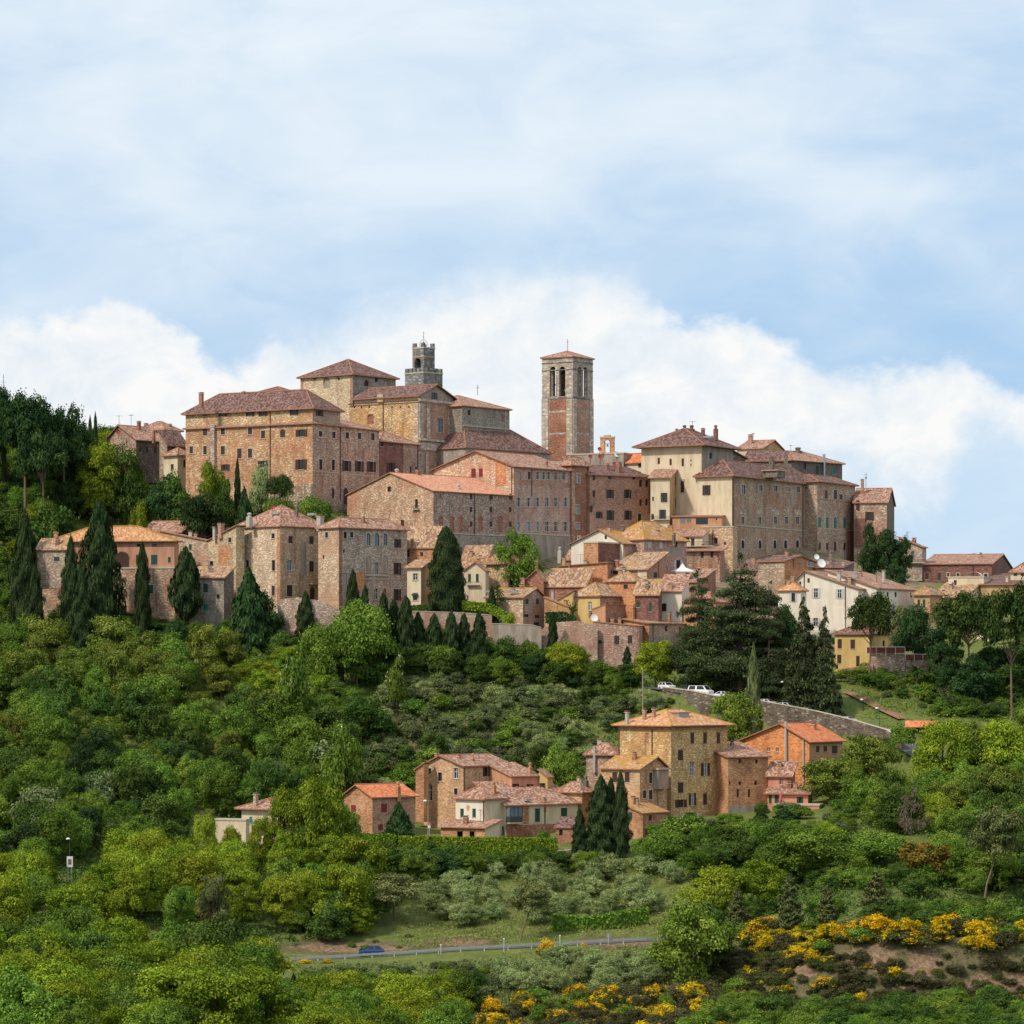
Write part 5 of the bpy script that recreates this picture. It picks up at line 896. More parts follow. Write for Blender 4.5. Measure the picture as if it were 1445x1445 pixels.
b = H('white_house', 'plainer white house with three tiny windows, right half of the long rose roof', 'house', 1238, 1228, 1292.5, 694, 30, 830, 930, 'plaster_white', 'plaster_white', 'shedR', None, tile='tile_rose', over=.5); b.La = 11; b.rh = 3.6; b.win('R', [(1252.7, 838.5, 3, 6), (1264, 839, 3, 7), (1286, 840, 3, 6)], 'nosill'); b.done(); b.chimney(1208, 808, 5, 9, .3, 'brick_orange'); b.chimney(1247, 804, 4, 8, .5, 'concrete')
b = H('white_annex', 'small white annex with a peach hipped roof, beside the large white house', 'house', 1130, 1098, 1138, 685, 22, 834, 910, 'plaster_white', 'plaster_white', 'hip', 824, tile='tile_orange', over=.4); b.win('L', [(1119.5, 843, 5, 12, 'sow')]); b.done()
b = H('yellow_house', 'yellow house with brown shutters and a terrace, behind an umbrella pine', 'house', 1227, 1178, 1262, 676, 22, 895, 965, 'plaster_yellow', 'plaster_yellow', 'hip', 883, tile='tile_dark', over=.5); b.win('L', [(1185, 908.4, 6, 13, 'scb'), (1203.3, 909, 6.5, 13, 'scb'), (1184.4, 930, 6, 12, 'scb')]); b.win('R', [(1247, 908, 3, 8)], 'nosill'); b.door('L', [(1210.6, 933, 5, 15)]); b.done()
b = H('tan_house', 'tan house with two green shutters, right of the plainer white house', 'house', 1312, 1290, 1330, 700, 26, 840, 930, 'plaster_ochre', 'plaster_orange', 'hip', 829, tile='tile_old', over=.5); b.win('L', [(1296.5, 852, 3.6, 12, 'scg'), (1304, 852, 3.6, 12, 'scg')]); b.balcony('L', 1301, 862, 20, 4, .8); b.done()
b = H('tan_house', 'tan house with a big mottled roof, behind the left umbrella of the twin pines', 'house', 1360, 1312, 1385, 708, 28, 843, 940, 'plaster_ochre', 'plaster_cream', 'shedL', None, tile='tile_old', over=.4); b.rh = 3.2; b.win('L', [(1327, 851, 5, 9, 'sow'), (1341, 851, 5, 9)]); b.done()
b = H('cream_terrace_house', 'cream house with a white awning on its roof terrace, above the umbrella pines', 'house', 1388, 1338, 1400, 716, 16, 815, 880, 'plaster_cream', 'plaster_cream', 'flat'); b.win('L', [(1348, 817 + 5, 4, 7, 'scb')]); b.done()
mb = MB(); p = b.Mi @ P3(1374, 813, 720); L = 3.4
for k in range(8):
    a0, a1 = math.pi * k / 8, math.pi * (k + 1) / 8; q = [(p.x - L / 2 * math.cos(a), p.z + .9 * math.sin(a)) for a in (a0, a1)]
    mb.poly([(q[0][0], p.y - 1.5, q[0][1]), (q[1][0], p.y - 1.5, q[1][1]), (q[1][0], p.y + 1.5, q[1][1]), (q[0][0], p.y + 1.5, q[0][1])], 'canvas_white')
for sx in (-1, 1):
    for sy in (-1, 1): mb.tube([(p.x + sx * L * .48, p.y + sy * 1.4, p.z - .3), (p.x + sx * L * .48, p.y + sy * 1.4, p.z + .05)], .04, 'iron', 5)
mb.build('awning', b.root)
b = H('tiled_house', 'broad house with a dark rose roof at the right edge of the picture', 'house', 1470, 1384, 1490, 712, 14, 825, 930, 'plaster_ochre', 'plaster_cream', 'shedL', None, tile='tile_dark', over=.5); b.rh = 3.2; b.win('L', [(1392, 850, 5, 10), (1420, 850, 5, 10)]); b.done(); b.chimney(1421, 812, 4, 9, .2, 'plaster_cream')
b = H('cream_attic_house', 'cream attic with dark openings and a tile cap, at the right skyline edge', 'house', 1460, 1426, 1475, 724, 14, 808, 860, 'plaster_cream', 'plaster_cream', 'hip', 797, tile='tile_rose', over=.4); b.win('L', [(1433, 811, 5, 3.4), (1443, 811, 5, 3.4)], 'nosill'); b.done()
b = H('yellow_house', 'tall narrow yellow house with a framed dark window, between the two umbrella pines', 'house', 1396, 1378, 1450, 690, 28, 890, 960, 'plaster_cream', 'plaster_yellow', 'hip', 876, tile='tile_rose', over=.4); b.win('L', [(1387.5, 906, 6, 13, 'stone')]); b.win('R', [(1412, 905, 4, 12, 'scb'), (1430, 905, 4, 12, 'scb')]); b.done()
# ================================================================ LOWER HOUSES
b = H('brick_cottage', 'pink brick cottage with a vivid orange roof and dark red shutters, among the lower houses', 'house', 525.5, 485.5, 585.5, 578, 47, 1124.5, 1200, 'brick_orange', 'brick_rose', 'gableL', 1108.5, 504, tile='tile_new', over=.55); b.win('L', [(498.8, 1141, 7, 10, 'scr')]); b.win('R', [(542, 1140.5, 8.5, 13, 'scr'), (537, 1168, 7, 9, 'scr')]); b.done(); b.chimney(562, 1107, 6, 11, .3, 'brick_orange', 1); b.antenna(504, 1088, 20, .3)
b = H('brick_farmhouse', 'long sand-coloured brick house with a tall arched doorway in its gable end', 'house', 653.8, 598, 720.5, 592, 42, 1081, 1180, 'brick_sand', 'brick_sand', 'gableL', 1067, 622, tile='tile_rose', over=.5)
b.win('L', [(606.4, 1088, 5, 8), (621, 1096, 5.5, 12), (643.4, 1091, 6, 15, 'white+stone'), (643.4, 1117, 5, 9), (605.7, 1118, 8, 24, 'arch+white')], 'stone'); b.win('R', [(686.3, 1089, 5, 13, 'sob'), (708.7, 1089, 5, 13, 'sob'), (686.3, 1109.5, 4.6, 9, 'sog'), (708.7, 1109.5, 4.6, 9, 'scg')]); b.pipe('R', 654.8, 1084, 1120); b.panel('R', 673, 1098, 720, 1099, 'cap_stone', .06, 'string_course'); b.done()
b.chimney(616, 1061, 4, 9, .3); b.chimney(648, 1065, 4, 6, .3, 'brick_sand'); b.chimney(667, 1067, 5, 9, .3, 'brick_orange', 1); b.antenna(676, 1050, 16, .5); b.antenna(705, 1060, 12, .5)
b = H('brick_shed', 'narrow brick lean-to on the left side of the sand-coloured brick house', 'house', 598, 586.5, 605, 594, 25, 1086, 1160, 'brick_orange', 'brick_sand', 'shedX', 1078, tile='tile_rose', over=.3); b.done()
b = H('pink_house', 'pink plastered house with a terracotta roof, right of the sand-coloured brick house', 'house', 722, 716, 761, 592, 52, 1096, 1180, 'plaster_orange', 'plaster_rose', 'shedR', None, tile='tile_rose', over=.4); b.La = 7; b.rh = 2.0; b.win('R', [(727.5, 1110, 4.6, 8, 'sob'), (747.5, 1110.6, 4.6, 8, 'sob')]); b.done(); b.chimney(748, 1080, 6, 11, .4, 'brick_orange', 1)
b = H('yellow_house', 'narrow yellow house end with one brown shuttered window, right of the pink plastered house', 'house', 772.5, 760.5, 780, 595, 16, 1097, 1170, 'plaster_yellow', 'plaster_yellow', 'shedX', None, tile='tile_rose', over=.25); b.roof = 'shedR'; b.rh = 1.1; b.win('L', [(765.5, 1109.5, 4, 9, 'sob')]); b.done()
b = H('cream_corner_house', 'cream corner house with slim green shutters and an oval plaque', 'house', 684, 643, 714, 580, 40, 1128.5, 1210, 'plaster_white', 'plaster_cream', 'hip', 1111, tile='tile_rose', over=.55); b.win('L', [(652, 1147, 5, 12, 'scg'), (669, 1147, 5, 12, 'scg')]); b.win('R', [(696.3, 1172.6, 5, 12, 'sog'), (711, 1172, 5, 12, 'scg')]); b.pipe('L', 683, 1130, 1180)
mb = MB(); u, z = b.uv('L', 660.5, 1139.5); mb.lathe((0, 0, 0), [(.35, 0), (.36, .06), (.25, .08), (.02, .08)], 'brick_sand', 14); mb.v = [(u + x, -zz, z + y * 1.4) for x, y, zz in mb.v]; mb.build('plaque', b.root); b.done(); b.chimney(697, 1106, 6, 7, .4, 'brick_orange', 1)
b = H('porch', 'tiled lean-to porch on posts against the cream corner house', 'porch', 684, 622, 688, 575.5, 30, 1168.5, 1200, 'brick_orange', 'plaster_cream', 'none'); b.roof = 'shedL'; b.rh = 1.0; b.Lb = 5; b.over = .5
b.win('L', [(649, 1180, 8, 14, 'open+nosill'), (666, 1180, 7, 14, 'open+nosill')]); b.done()
b = H('cream_terraced_house', 'cream terraced house with a glazed balcony, green door and brick ground floor', 'house', 714, 706, 815.5, 583, 55, 1136, 1215, 'plaster_cream', 'plaster_cream', 'shedR', None, tile='tile_rose', over=.5); b.La = 9; b.rh = 3.4
b.door('R', [(758.3, 1150.5, 7, 19)], 'scg+stone'); b.win('R', [(796, 1146, 9, 12, 'scg')]); b.panel('R', 714.3, 1163, 815, 1215, 'brick_red', .25, 'brick_base'); b.panel('R', 734, 1138, 746, 1162.5, 'brick_orange', .05, 'brick_panel'); b.pipe('R', 768.5, 1139, 1163); b.done()
b.chimney(768.5, 1125, 4, 9, .3, 'brick_orange'); b.skylight(744, 1128, .2, .9, .9); b.skylight(713, 1119, .3, 1, .6)
u0, z0, u1, z1 = b.rect('R', 723, 1149, 18, 23); mb = MB(); B_ = lambda *a: mb.box(*a, lambda u, z, d: (d, u, z))
B_(u0, z0 - .2, 0, u1, z0, 1.2, 'cap_stone'); B_(u0, z0, 0.05, u1, z0 + 1.0, 1.15, 'iron'); B_(u0 + .05, z0 + 1.0, .1, u1 - .05, z1 - .1, 1.1, 'glass_pale'); B_(u0 - .1, z1 - .1, 0, u1 + .1, z1, 1.3, 'iron')
for k in range(4): a = u0 + (u1 - u0 - .08) * k / 3; B_(a, z0 + 1.0, 1.1, a + .08, z1 - .1, 1.16, 'iron')
mb.build('glazed_balcony', b.root)
b = H('brick_outhouse', 'low red brick outhouse at the right end of the cream terraced house', 'house', 808, 784, 818, 577, 16, 1168, 1215, 'brick_red', 'brick_red', 'shedL', None, tile='tile_dark', over=.3); b.rh = 1.3; b.win('L', [(791.5, 1175, 5, 8)], 'nosill'); b.done()
b = H('brick_house', 'brick house with a low pyramid roof and a pale flue, behind the three dark cypresses', 'house', 821.5, 787, 838, 592, 36, 1119, 1190, 'brick_sand', 'brick_orange', 'hip', 1105, tile='tile_rose', over=.6); b.done(); b.pipe('L', 820.5, 1100, 1118, 'zinc', .16, 'flue'); b.chimney(827, 1098, 6, 8, .4, 'stone_dark', 1)
b = H('stone_mansion', 'four-storey golden stone mansion with a spreading orange roof, tallest of the lower houses', 'house', 947, 872.5, 1026.5, 592, 42, 1025, 1185, 'stone_gold', 'stone_gold', 'hip', 1002.5, tile='tile_orange', over=.9)
b.win('R', [(977, 1042, 5, 15), (995, 1042, 5, 15), (1013.7, 1042, 5, 15), (960.3, 1066, 7.5, 14), (960.5, 1112, 8, 14), (995, 1128, 5.5, 16), (1013.7, 1128, 5.5, 16), (960.8, 1134, 8, 11, 'sob')], 'scb+brow'); b.win('R', [(976.5, 1085.8, 6, 18), (995.3, 1086, 6, 18, 'sob+white+pale'), (1012.8, 1086, 5.5, 18), (977, 1128, 5, 17, 'sob+white+pale')], 'white+pale+brow')
b.win('L', [(911.6, 1042, 8, 15)], 'niche+bo', 'blind_window', .12); b.pipe('L', 874, 1028, 1070); b.pipe('L', 920.5, 1028, 1065); b.panel('L', 872.5, 1026, 946.8, 1029.5, 'brick_orange', .12, 'cornice'); b.panel('R', 947.2, 1026, 1026.5, 1029.5, 'brick_orange', .12, 'cornice'); b.panel('L', 905, 1031, 910, 1110, 'stone_gold', .02, 'wall_patch'); b.done()
for x, y in ((885, 1003), (909.5, 1000), (923, 998.5)): b.chimney(x, y, 5, 10, .3, 'concrete' if x < 900 else 'brick_rose')
p = b.loc(957, 1006, .35); mb = MB(); mb.box(p.x - 3, p.y - .8, p.z - 1.3, p.x + .8, p.y + 2, p.z, 'zinc'); mb.box(p.x - 3.2, p.y - 1, p.z, p.x + 1, p.y + 2.2, p.z + .12, 'tile_rose'); mb.build('dormer', b.roof_o); b.antenna(931, 984, 16, .5)
b = H('brick_annex', 'brick annex with an orange lichened roof and closed brown shutters, beside the golden mansion', 'house', 903, 848.5, 941, 584, 38, 1085, 1190, 'brick_sand', 'stone_gold', 'gableR', 1069, 926, tile='tile_lichen', over=.5); b.win('L', [(867.5, 1096.6, 7, 14), (885, 1096.6, 7, 14)], 'scb'); b.win('R', [(918, 1097.7, 4.5, 15), (909.4, 1121, 5, 11), (918, 1121.6, 5, 13)], 'scb+stone')
b.panel('R', 922, 1086, 937, 1113, 'plaster_grey', 1.0, 'bay'); b.panel('R', 926, 1092, 932, 1111, 'plaster_rose', 1.03, 'render_patch'); b.panel('R', 921, 1083.5, 939, 1086, 'tile_rose', 1.3, 'bay_roof'); b.done()
b = H('brick_outhouse', 'small brick outhouse with a green shutter, at the foot of the golden mansion', 'house', 907, 878, 942, 577, 36, 1148, 1200, 'brick_orange', 'brick_orange', 'shedR', None, tile='tile_lichen', over=.3); b.La = 6; b.rh = 2.0; b.win('L', [(889, 1151, 6, 10, 'scg')]); b.win('R', [(917.5, 1154.5, 4.5, 8, 'scb')]); b.done()
b = H('stone_house', 'low stone house with a rose hipped roof, peeping out left behind the golden mansion', 'house', 868, 827, 880, 612, 22, 1066, 1130, 'stone_rose', 'stone_rose', 'hip', 1050, tile='tile_rose', over=.5); b.pipe('L', 840, 1053, 1090, 'concrete', .3, 'flue'); b.done()
b = H('brick_barn', 'plain pink brick barn with tiny round and slit openings, right of the golden mansion', 'house', 1027.5, 1020, 1084, 598, 58, 1068.5, 1180, 'brick_orange', 'brick_orange', 'shedR', None, tile='tile_rose', over=.5); b.La = 9; b.rh = 2.2; b.win('R', [(1044, 1074, 3.5, 5.5), (1067.5, 1074.6, 3.5, 5.5), (1044, 1105, 3.6, 5.5, 'arch+nosill'), (1066.4, 1105, 3.6, 5.5, 'arch+nosill'), (1041.3, 1119, 3.4, 11, 'scb+nosill'), (1057, 1119.4, 3.4, 11, 'scb+nosill'), (1030, 1105, 2, 5)], 'nosill'); b.panel('R', 1028, 1136, 1083.5, 1180, 'plaster_grey', .08, 'wall_base'); b.done()
b = H('orange_house', 'large vivid orange gabled house with a white drainpipe, right end of the lower houses', 'house', 1142, 1046, 1188.5, 607, 34, 1046, 1180, 'brick_flame', 'plaster_orange', 'gableL', 1022, 1102, tile='tile_new', over=.6); b.win('L', [(1084, 1057.8, 4, 6), (1096.7, 1058, 4, 6)], 'white'); b.win('R', [(1154, 1057, 5, 9), (1164.5, 1056.7, 5, 8), (1178, 1058, 8, 11)], 'sck'); b.pipe('L', 1110, 1018, 1088, 'concrete', .28, 'flue'); b.pipe('L', 1134.5, 1044, 1120, 'concrete', .16); b.panel('L', 1070, 1073.6, 1141, 1074.4, 'cap_stone', .04, 'string_course'); b.done(); b.chimney(1148, 1020, 8, 7, .5, 'brick_vivid'); b.chimney(1124, 1022, 5, 5, .5, 'brick_vivid'); b.antenna(1136, 1012, 10, .5)
b = H('pink_annex', 'small pink annex with a tiled canopy, in front of the vivid orange house', 'house', 1116, 1084, 1122, 600, 22, 1094, 1150, 'plaster_rose', 'plaster_rose', 'shedL', None, tile='tile_rose', over=.5); b.rh = 1.8; b.win('L', [(1102, 1103, 4.6, 9, 'white')]); b.balcony('L', 1110, 1112, 12, 6, .9); b.done()
b = H('pink_terrace_house', 'low pink house with green shutters and a roof edge, below the small pink annex', 'house', 1140, 1083, 1146, 596, 18, 1120, 1185, 'plaster_rose', 'plaster_orange', 'shedL', None, tile='tile_rose', over=.6); b.rh = .9; b.win('L', [(1128.8, 1129.5, 4.4, 10, 'sog'), (1096, 1128, 6, 12, 'scg'), (1087, 1128, 4, 12, 'scg')]); b.done()
b = H('terrace_block', 'pink terrace block with a parapet and two green doors, lowest part of the pink houses', 'building', 1156, 1093, 1162, 592, 16, 1137, 1200, 'plaster_rose', 'plaster_orange', 'flat'); b.win('L', [(1142, 1151, 4, 13, 'scg'), (1150, 1151, 4, 13, 'scg')], 'nosill'); b.done()
b = H('villa', 'pale villa with a shallow tile roof, half hidden by light green trees', 'house', 395, 341, 434, 563, 34, 1143, 1220, 'plaster_cream', 'plaster_cream', 'hip', 1127, tile='tile_rose', over=.9); b.win('R', [(417, 1156, 6, 10, 'sct'), (417, 1183, 6, 9, 'sct'), (404, 1180, 4, 8)], 'stone'); b.win('L', [(375, 1157, 5, 9, 'sct'), (354, 1157, 4, 9, 'sct'), (392.5 - 12, 1179, 8, 9, 'arch+stone')], 'stone'); b.done(); b.chimney(361, 1119, 6, 9, .3, 'stone_brown_shade')
b = H('villa_annex', 'pale flat-topped annex on the left of the half-hidden villa', 'house', 347, 304, 352, 559, 24, 1158, 1220, 'plaster_cream', 'plaster_cream', 'flat'); b.door('L', [(329, 1178, 9, 16)], 'scb'); b.done()

# chimneys and aerials on the roofs that still have none
_rc = random.Random(11)
for h_ in HOUSES_BUILT:
    if h_.roof_o is None or h_.roof in ('none', 'flat', 'pyr') or h_.Y > 745 or h_.La < 4: continue
    have = [c.name for c in h_.roof_o.children]
    n_ = 0 if any(c.startswith('chimney') for c in have) else (1 if _rc.random() < .7 else 2)
    for _ in range(n_ + (1 if _rc.random() < .25 else 0)): h_.stack(_rc.uniform(.25, .75), _rc.uniform(.25, .7), _rc.uniform(.7, 1.2), _rc.uniform(.26, .42), _rc.choice(['brick_red', 'brick_orange', 'stone_brown_shade', 'concrete', 'brick_rose']))
    if _rc.random() < .55: h_.aerial(_rc.uniform(.3, .7), _rc.uniform(.35, .7), _rc.uniform(1.6, 2.8))
# ================================================================ WALLS
def wall_run(name, label, pp, height, th, m, cap=None, cat='wall'):
    """masonry wall along points (px, py of the top, distance); returns the thing"""
    pts = [P3(*q) for q in pp]; mb = MB()
    o0 = pts[0].copy(); o0.z -= height
    root = empty(name, o0, 0, label, cat)
    for i, (a, b_) in enumerate(zip(pts, pts[1:])):
        d = (b_ - a); d.z = 0; d.normalize(); n_ = Vector((-d.y, d.x, 0)) * th
        A, B2 = a - o0, b_ - o0; dn = Vector((0, 0, height)); k = max(1, int((b_ - a).length / 3))
        for j in range(k):
            p, q = A.lerp(B2, j / k), A.lerp(B2, (j + 1) / k)
            mb.poly([p - dn, q - dn, q, p], m); mb.poly([p + n_ - dn, q + n_ - dn, q + n_, p + n_], m)
            if not cap: mb.poly([p, q, q + n_, p + n_], m)
        for e in (A, B2): mb.poly([e - dn, e, e + n_, e + n_ - dn], m)
    mb.build('masonry', root)
    if cap:
        mb = MB()
        for a, b_ in zip(pts, pts[1:]):
            d = (b_ - a); d.z = 0; d.normalize(); n_ = Vector((-d.y, d.x, 0)); A, B2 = a - o0 - n_ * .08, b_ - o0 - n_ * .08; n2 = n_ * (th + .16); u = Vector((0, 0, .14))
            mb.poly([A + u, B2 + u, B2 + n2 + u, A + n2 + u], cap); mb.poly([A, B2, B2 + u, A + u], cap); mb.poly([A + n2, B2 + n2, B2 + n2 + u, A + n2 + u], cap); mb.poly([A, B2, B2 + n2, A + n2], cap)
        mb.build('coping', root)
    root['pts'] = 0
    return root, pts
RET, RETP = wall_run('retaining_wall', 'long stone retaining wall overgrown with ivy, holding up the road of parked cars', [(935, 970, 654), (975, 975, 646.3), (1010, 982.5, 643), (1060, 987, 640), (1105, 995, 637), (1150, 1003.5, 634), (1200, 1015.5, 630), (1250, 1030, 625.5), (1272, 1043, 621)], 9, .7, 'wall_stone', 'cap_stone')
wall_run('garden_wall', 'stone garden wall topped by a hedge, behind the row of cypresses', [(560, 868, 688), (583, 863, 687), (640, 864.5, 686.5), (694, 868.5, 686)], 7, .6, 'stone_rose', 'cap_stone')
wall_run('garden_wall', 'smooth grey garden wall below the green-shuttered stone house', [(694, 880.5, 683), (750, 882, 682), (764, 886, 682)], 7, .6, 'plaster_grey', 'cap_stone')
wall_run('town_wall', 'crumbling stone and brick town wall right of the smooth grey garden wall', [(762, 889, 684), (784, 878, 683.5), (815, 876, 683), (843, 884, 682.6)], 12, .8, 'stone_rose')
wall_run('town_wall', 'ragged stone wall with ivy under the honey-coloured mansion', [(392, 846, 688), (420, 843, 685), (455, 848, 684), (480, 862, 684)], 12, .8, 'stone_brown_shade')
wall_run('town_wall', 'low old stone wall beneath the loggia wing, by the first cypresses of the row', [(480, 868, 684), (525, 860, 685), (560, 870, 686)], 8, .7, 'stone_brown_shade')
wall_run('terrace_wall', 'pale dry stone terrace wall below the three dark cypresses', [(763, 1203, 571), (826, 1198.5, 570), (892, 1198, 570)], 3.2, .6, 'stone_grey', 'cap_stone')
wall_run('terrace_wall', 'stone terrace wall under the red-brown railing, beside the yellow house', [(1228, 922.5, 668), (1277, 922.5, 668), (1279, 931, 668.5), (1352, 930.5, 669)], 6, .6, 'stone_brown_shade')
wall_run('stair_wall', 'brick stair wall running down from the yellow house', [(1186, 944, 668), (1232, 938, 667)], 8, 3.0, 'stone_rose')
def railing(name, label, pp, h, m, cat='railing', panel=None):
    pts = [P3(*q) for q in pp]; root = empty(name, pts[0], 0, label, cat); o0 = pts[0]; mb = MB(); pm = MB(); posts = []
    for a, b_ in zip(pts, pts[1:]):
        A, B2 = a - o0, b_ - o0; L = (B2 - A).length; k = max(1, int(L / 1.5))
        mb.tube([A + Vector((0, 0, h)), B2 + Vector((0, 0, h))], .06, 'white_paint', 5)
        for j in range(k + 1): p = A.lerp(B2, j / k); q = MB(); q.tube([p - Vector((0, 0, .4)), p + Vector((0, 0, h))], .06, 'white_paint', 5); q.build('post', root)
        pm.poly([A + Vector((0, 0, .05)), B2 + Vector((0, 0, .05)), B2 + Vector((0, 0, h - .1)), A + Vector((0, 0, h - .1))], m)
    mb.build('top_rail', root); pm.build('screen', root); return root
railing('terrace_railing', 'red-brown terrace screen with pale posts beside the yellow house', [(1223, 922, 667.6), (1277, 922, 667.6)], 1.25, 'red_rail')
railing('terrace_railing', 'longer red-brown terrace screen right of the yellow house, under the umbrella pines', [(1278, 930, 668.2), (1351, 930, 668.6)], .95, 'red_rail')
# path, steps, pavilion
def draped(name, pp, half, m):
    pts = []
    for px, py in pp: Y = solveY(px, py); pts.append((((px - CX) * Y / F), Y, ground_z((px - CX) * Y / F, Y) + .15))
    return strip(name, pts, half, m, .1)
draped('footpath', [(1197, 978), (1215, 986), (1235, 997), (1258, 1008), (1275, 1016)], 1.3, 'paving')
def pavilion(px, py, Y, w, d, hgt, label):
    p = P3(px, py, Y); p.z -= hgt; root = empty('pavilion', p, R(-12), label, 'pavilion')
    for sx in (-1, 1):
        for sy in (-1, 1): q = MB(); q.box(sx * w / 2 - .12, sy * d / 2 - .12, -1, sx * w / 2 + .12, sy * d / 2 + .12, hgt, 'pole_wood'); q.build('post', root)
    q = MB(); a = w / 2 + .5; e = d / 2 + .5; r = hgt + 1.2
    for s_ in (-1, 1): q.poly([(-a, s_ * e, hgt), (a, s_ * e, hgt), (a, 0, r), (-a, 0, r)], 'tile_new', [(0, 0), (2 * a, 0), (2 * a, e), (0, e)]); q.poly([(-a, s_ * e, hgt - .12), (a, s_ * e, hgt - .12), (a, 0, r - .12), (-a, 0, r - .12)], 'eave_wood')
    for s_ in (-1, 1): q.poly([(s_ * a, -e, hgt - .1), (s_ * a, e, hgt - .1), (s_ * a, 0, r)], 'eave_wood')
    q.build('roof', root)
pavilion(1301, 1026, 632, 5, 3.4, 2.6, 'open pavilion with a bright orange tile roof, by the red path on the right')
# ================================================================ VEGETATION
def card_mesh(name, P, N, S, mat, tint, rng, asp=0.62, fold=0.28, mats2=None, mi=None, align=None):
    """one mesh of many small leaf clumps: P centres, N facing, S half-size"""
    n = len(P); N = N / np.maximum(np.linalg.norm(N, axis=1, keepdims=True), 1e-6)
    r = rng.normal(size=(n, 3)) if align is None else align + rng.normal(size=(n, 3)) * 0.25
    U = r - N * (r * N).sum(1, keepdims=True); U /= np.maximum(np.linalg.norm(U, axis=1, keepdims=True), 1e-6); V = np.cross(N, U)
    s = S[:, None]; j = 1 + rng.uniform(-.3, .3, (n, 4, 1))
    q = np.stack([P - U * s * j[:, 0] , P - V * s * asp * j[:, 1] + N * s * fold, P + U * s * j[:, 2] - N * s * fold * .6, P + V * s * asp * j[:, 3] + N * s * fold], 1).reshape(-1, 3)
    me = bpy.data.meshes.new(name); me.vertices.add(4 * n); me.vertices.foreach_set('co', q.astype(np.float32).ravel())
    me.loops.add(4 * n); me.loops.foreach_set('vertex_index', np.arange(4 * n, dtype=np.int32))
    me.polygons.add(n); me.polygons.foreach_set('loop_start', np.arange(0, 4 * n, 4, dtype=np.int32))
    try: me.polygons.foreach_set('loop_total', np.full(n, 4, dtype=np.int32))
    except Exception: pass
    me.materials.append(MATS[mat])
    me.update(calc_edges=True); me.attributes.new('tint', 'FLOAT', 'FACE').data.foreach_set('value', np.clip(tint, 0, 1).astype(np.float32))
    return me
def unit(rng, n, zmin=-1.0):
    d = rng.normal(size=(n * 3, 3)); d /= np.linalg.norm(d, axis=1, keepdims=True); d = d[d[:, 2] > zmin][:n]
    return d
def lobes_crown(rng, R_, zc, hz, nl, lr, flat, cards, size, zmin=-0.55, up=0.35, droop=0.0, tip=0.5):
    """crown of lobes: returns centres, facing, sizes, tint"""
    d = unit(rng, nl, zmin); nl = len(d); rad = rng.uniform(.30, 1.0, (nl, 1)) ** .6
    C = d * rad * np.array([R_ * .78, R_ * .78, hz * .78]) + np.array([0, 0, zc]); r = R_ * lr * rng.uniform(.65, 1.25, nl)
    Ps, Ns, Ss, Ts = [], [], [], []
    per = cards * r ** 2 / (r ** 2).sum()
    for c, rr, k in zip(C, r, per):
        k = int(k); v = unit(rng, k, -.5); k = len(v)
        ph = rng.uniform(0, 6.28, 3); wob = 1 + .16 * (np.sin(v[:, 0] * 5 + ph[0]) + np.sin(v[:, 1] * 5 + ph[1]) + np.sin(v[:, 2] * 5 + ph[2]))
        ext = np.where(rng.uniform(size=k) < .16, rng.uniform(1.0, 1.42, k), rng.uniform(.66, 1.05, k)); an = np.array([rng.uniform(.75, 1.35), rng.uniform(.75, 1.35), flat * rng.uniform(.8, 1.2)]); p = c + v * (rr * wob * ext)[:, None] * an; p[:, 2] -= droop * (np.linalg.norm(p[:, :2] - c[:2], axis=1) ** 2) / max(rr, .1)
        nn = v * np.array([1, 1, 1 / flat]) * 1.0 + rng.normal(size=(k, 3)) * .45 + np.array([0, 0, up * .6])
        Ps.append(p); Ns.append(nn); Ss.append(size * rng.uniform(.6, 1.35, k)); Ts.append(.5 + .24 * rng.normal(size=k) + rng.normal() * .20)
    P, N, S, T = map(np.concatenate, (Ps, Ns, Ss, Ts))
    keep = np.ones(len(P), bool)
    for c, rr in zip(C, r): keep &= (np.linalg.norm((P - c) / np.array([1, 1, flat]), axis=1) > rr * .50)
    return P[keep], N[keep], S[keep], T[keep], C
def limb_mesh(name, H, r0, C, mat, lean=0.0, rng=None, zsplit=.35, nlimb=6):
    mb = MB(); top = Vector((lean * H * .35, 0, H * zsplit)); apex = Vector((lean * H * .5, 0, H * .78))
    mb.tube([(0, 0, -1.0), (0, 0, 0), (lean * H * .12, .05, H * zsplit * .5), top, apex], [r0 * 1.35, r0 * 1.1, r0 * .85, r0 * .7, r0 * .15], mat, 7)
    for c in list(C)[:nlimb]:
        a = top.lerp(apex, rng.uniform(0, .5)); c = Vector(c); m = a.lerp(c, .5) + Vector((0, 0, -.02 * H))
        mb.tube([a, m, c], [r0 * .42, r0 * .28, r0 * .08], mat, 5)
    me = mb.mesh(name); me.polygons.foreach_set('use_smooth', [True] * len(me.polygons)); return me
PROTO = {}   # kind -> list of (crown mesh, trunk mesh or None, extra [(name, mesh)]); nominal height 10, nominal crown width 10
def proto(kind, crown, trunk=None, extra=()): PROTO.setdefault(kind, []).append((crown, trunk, extra))
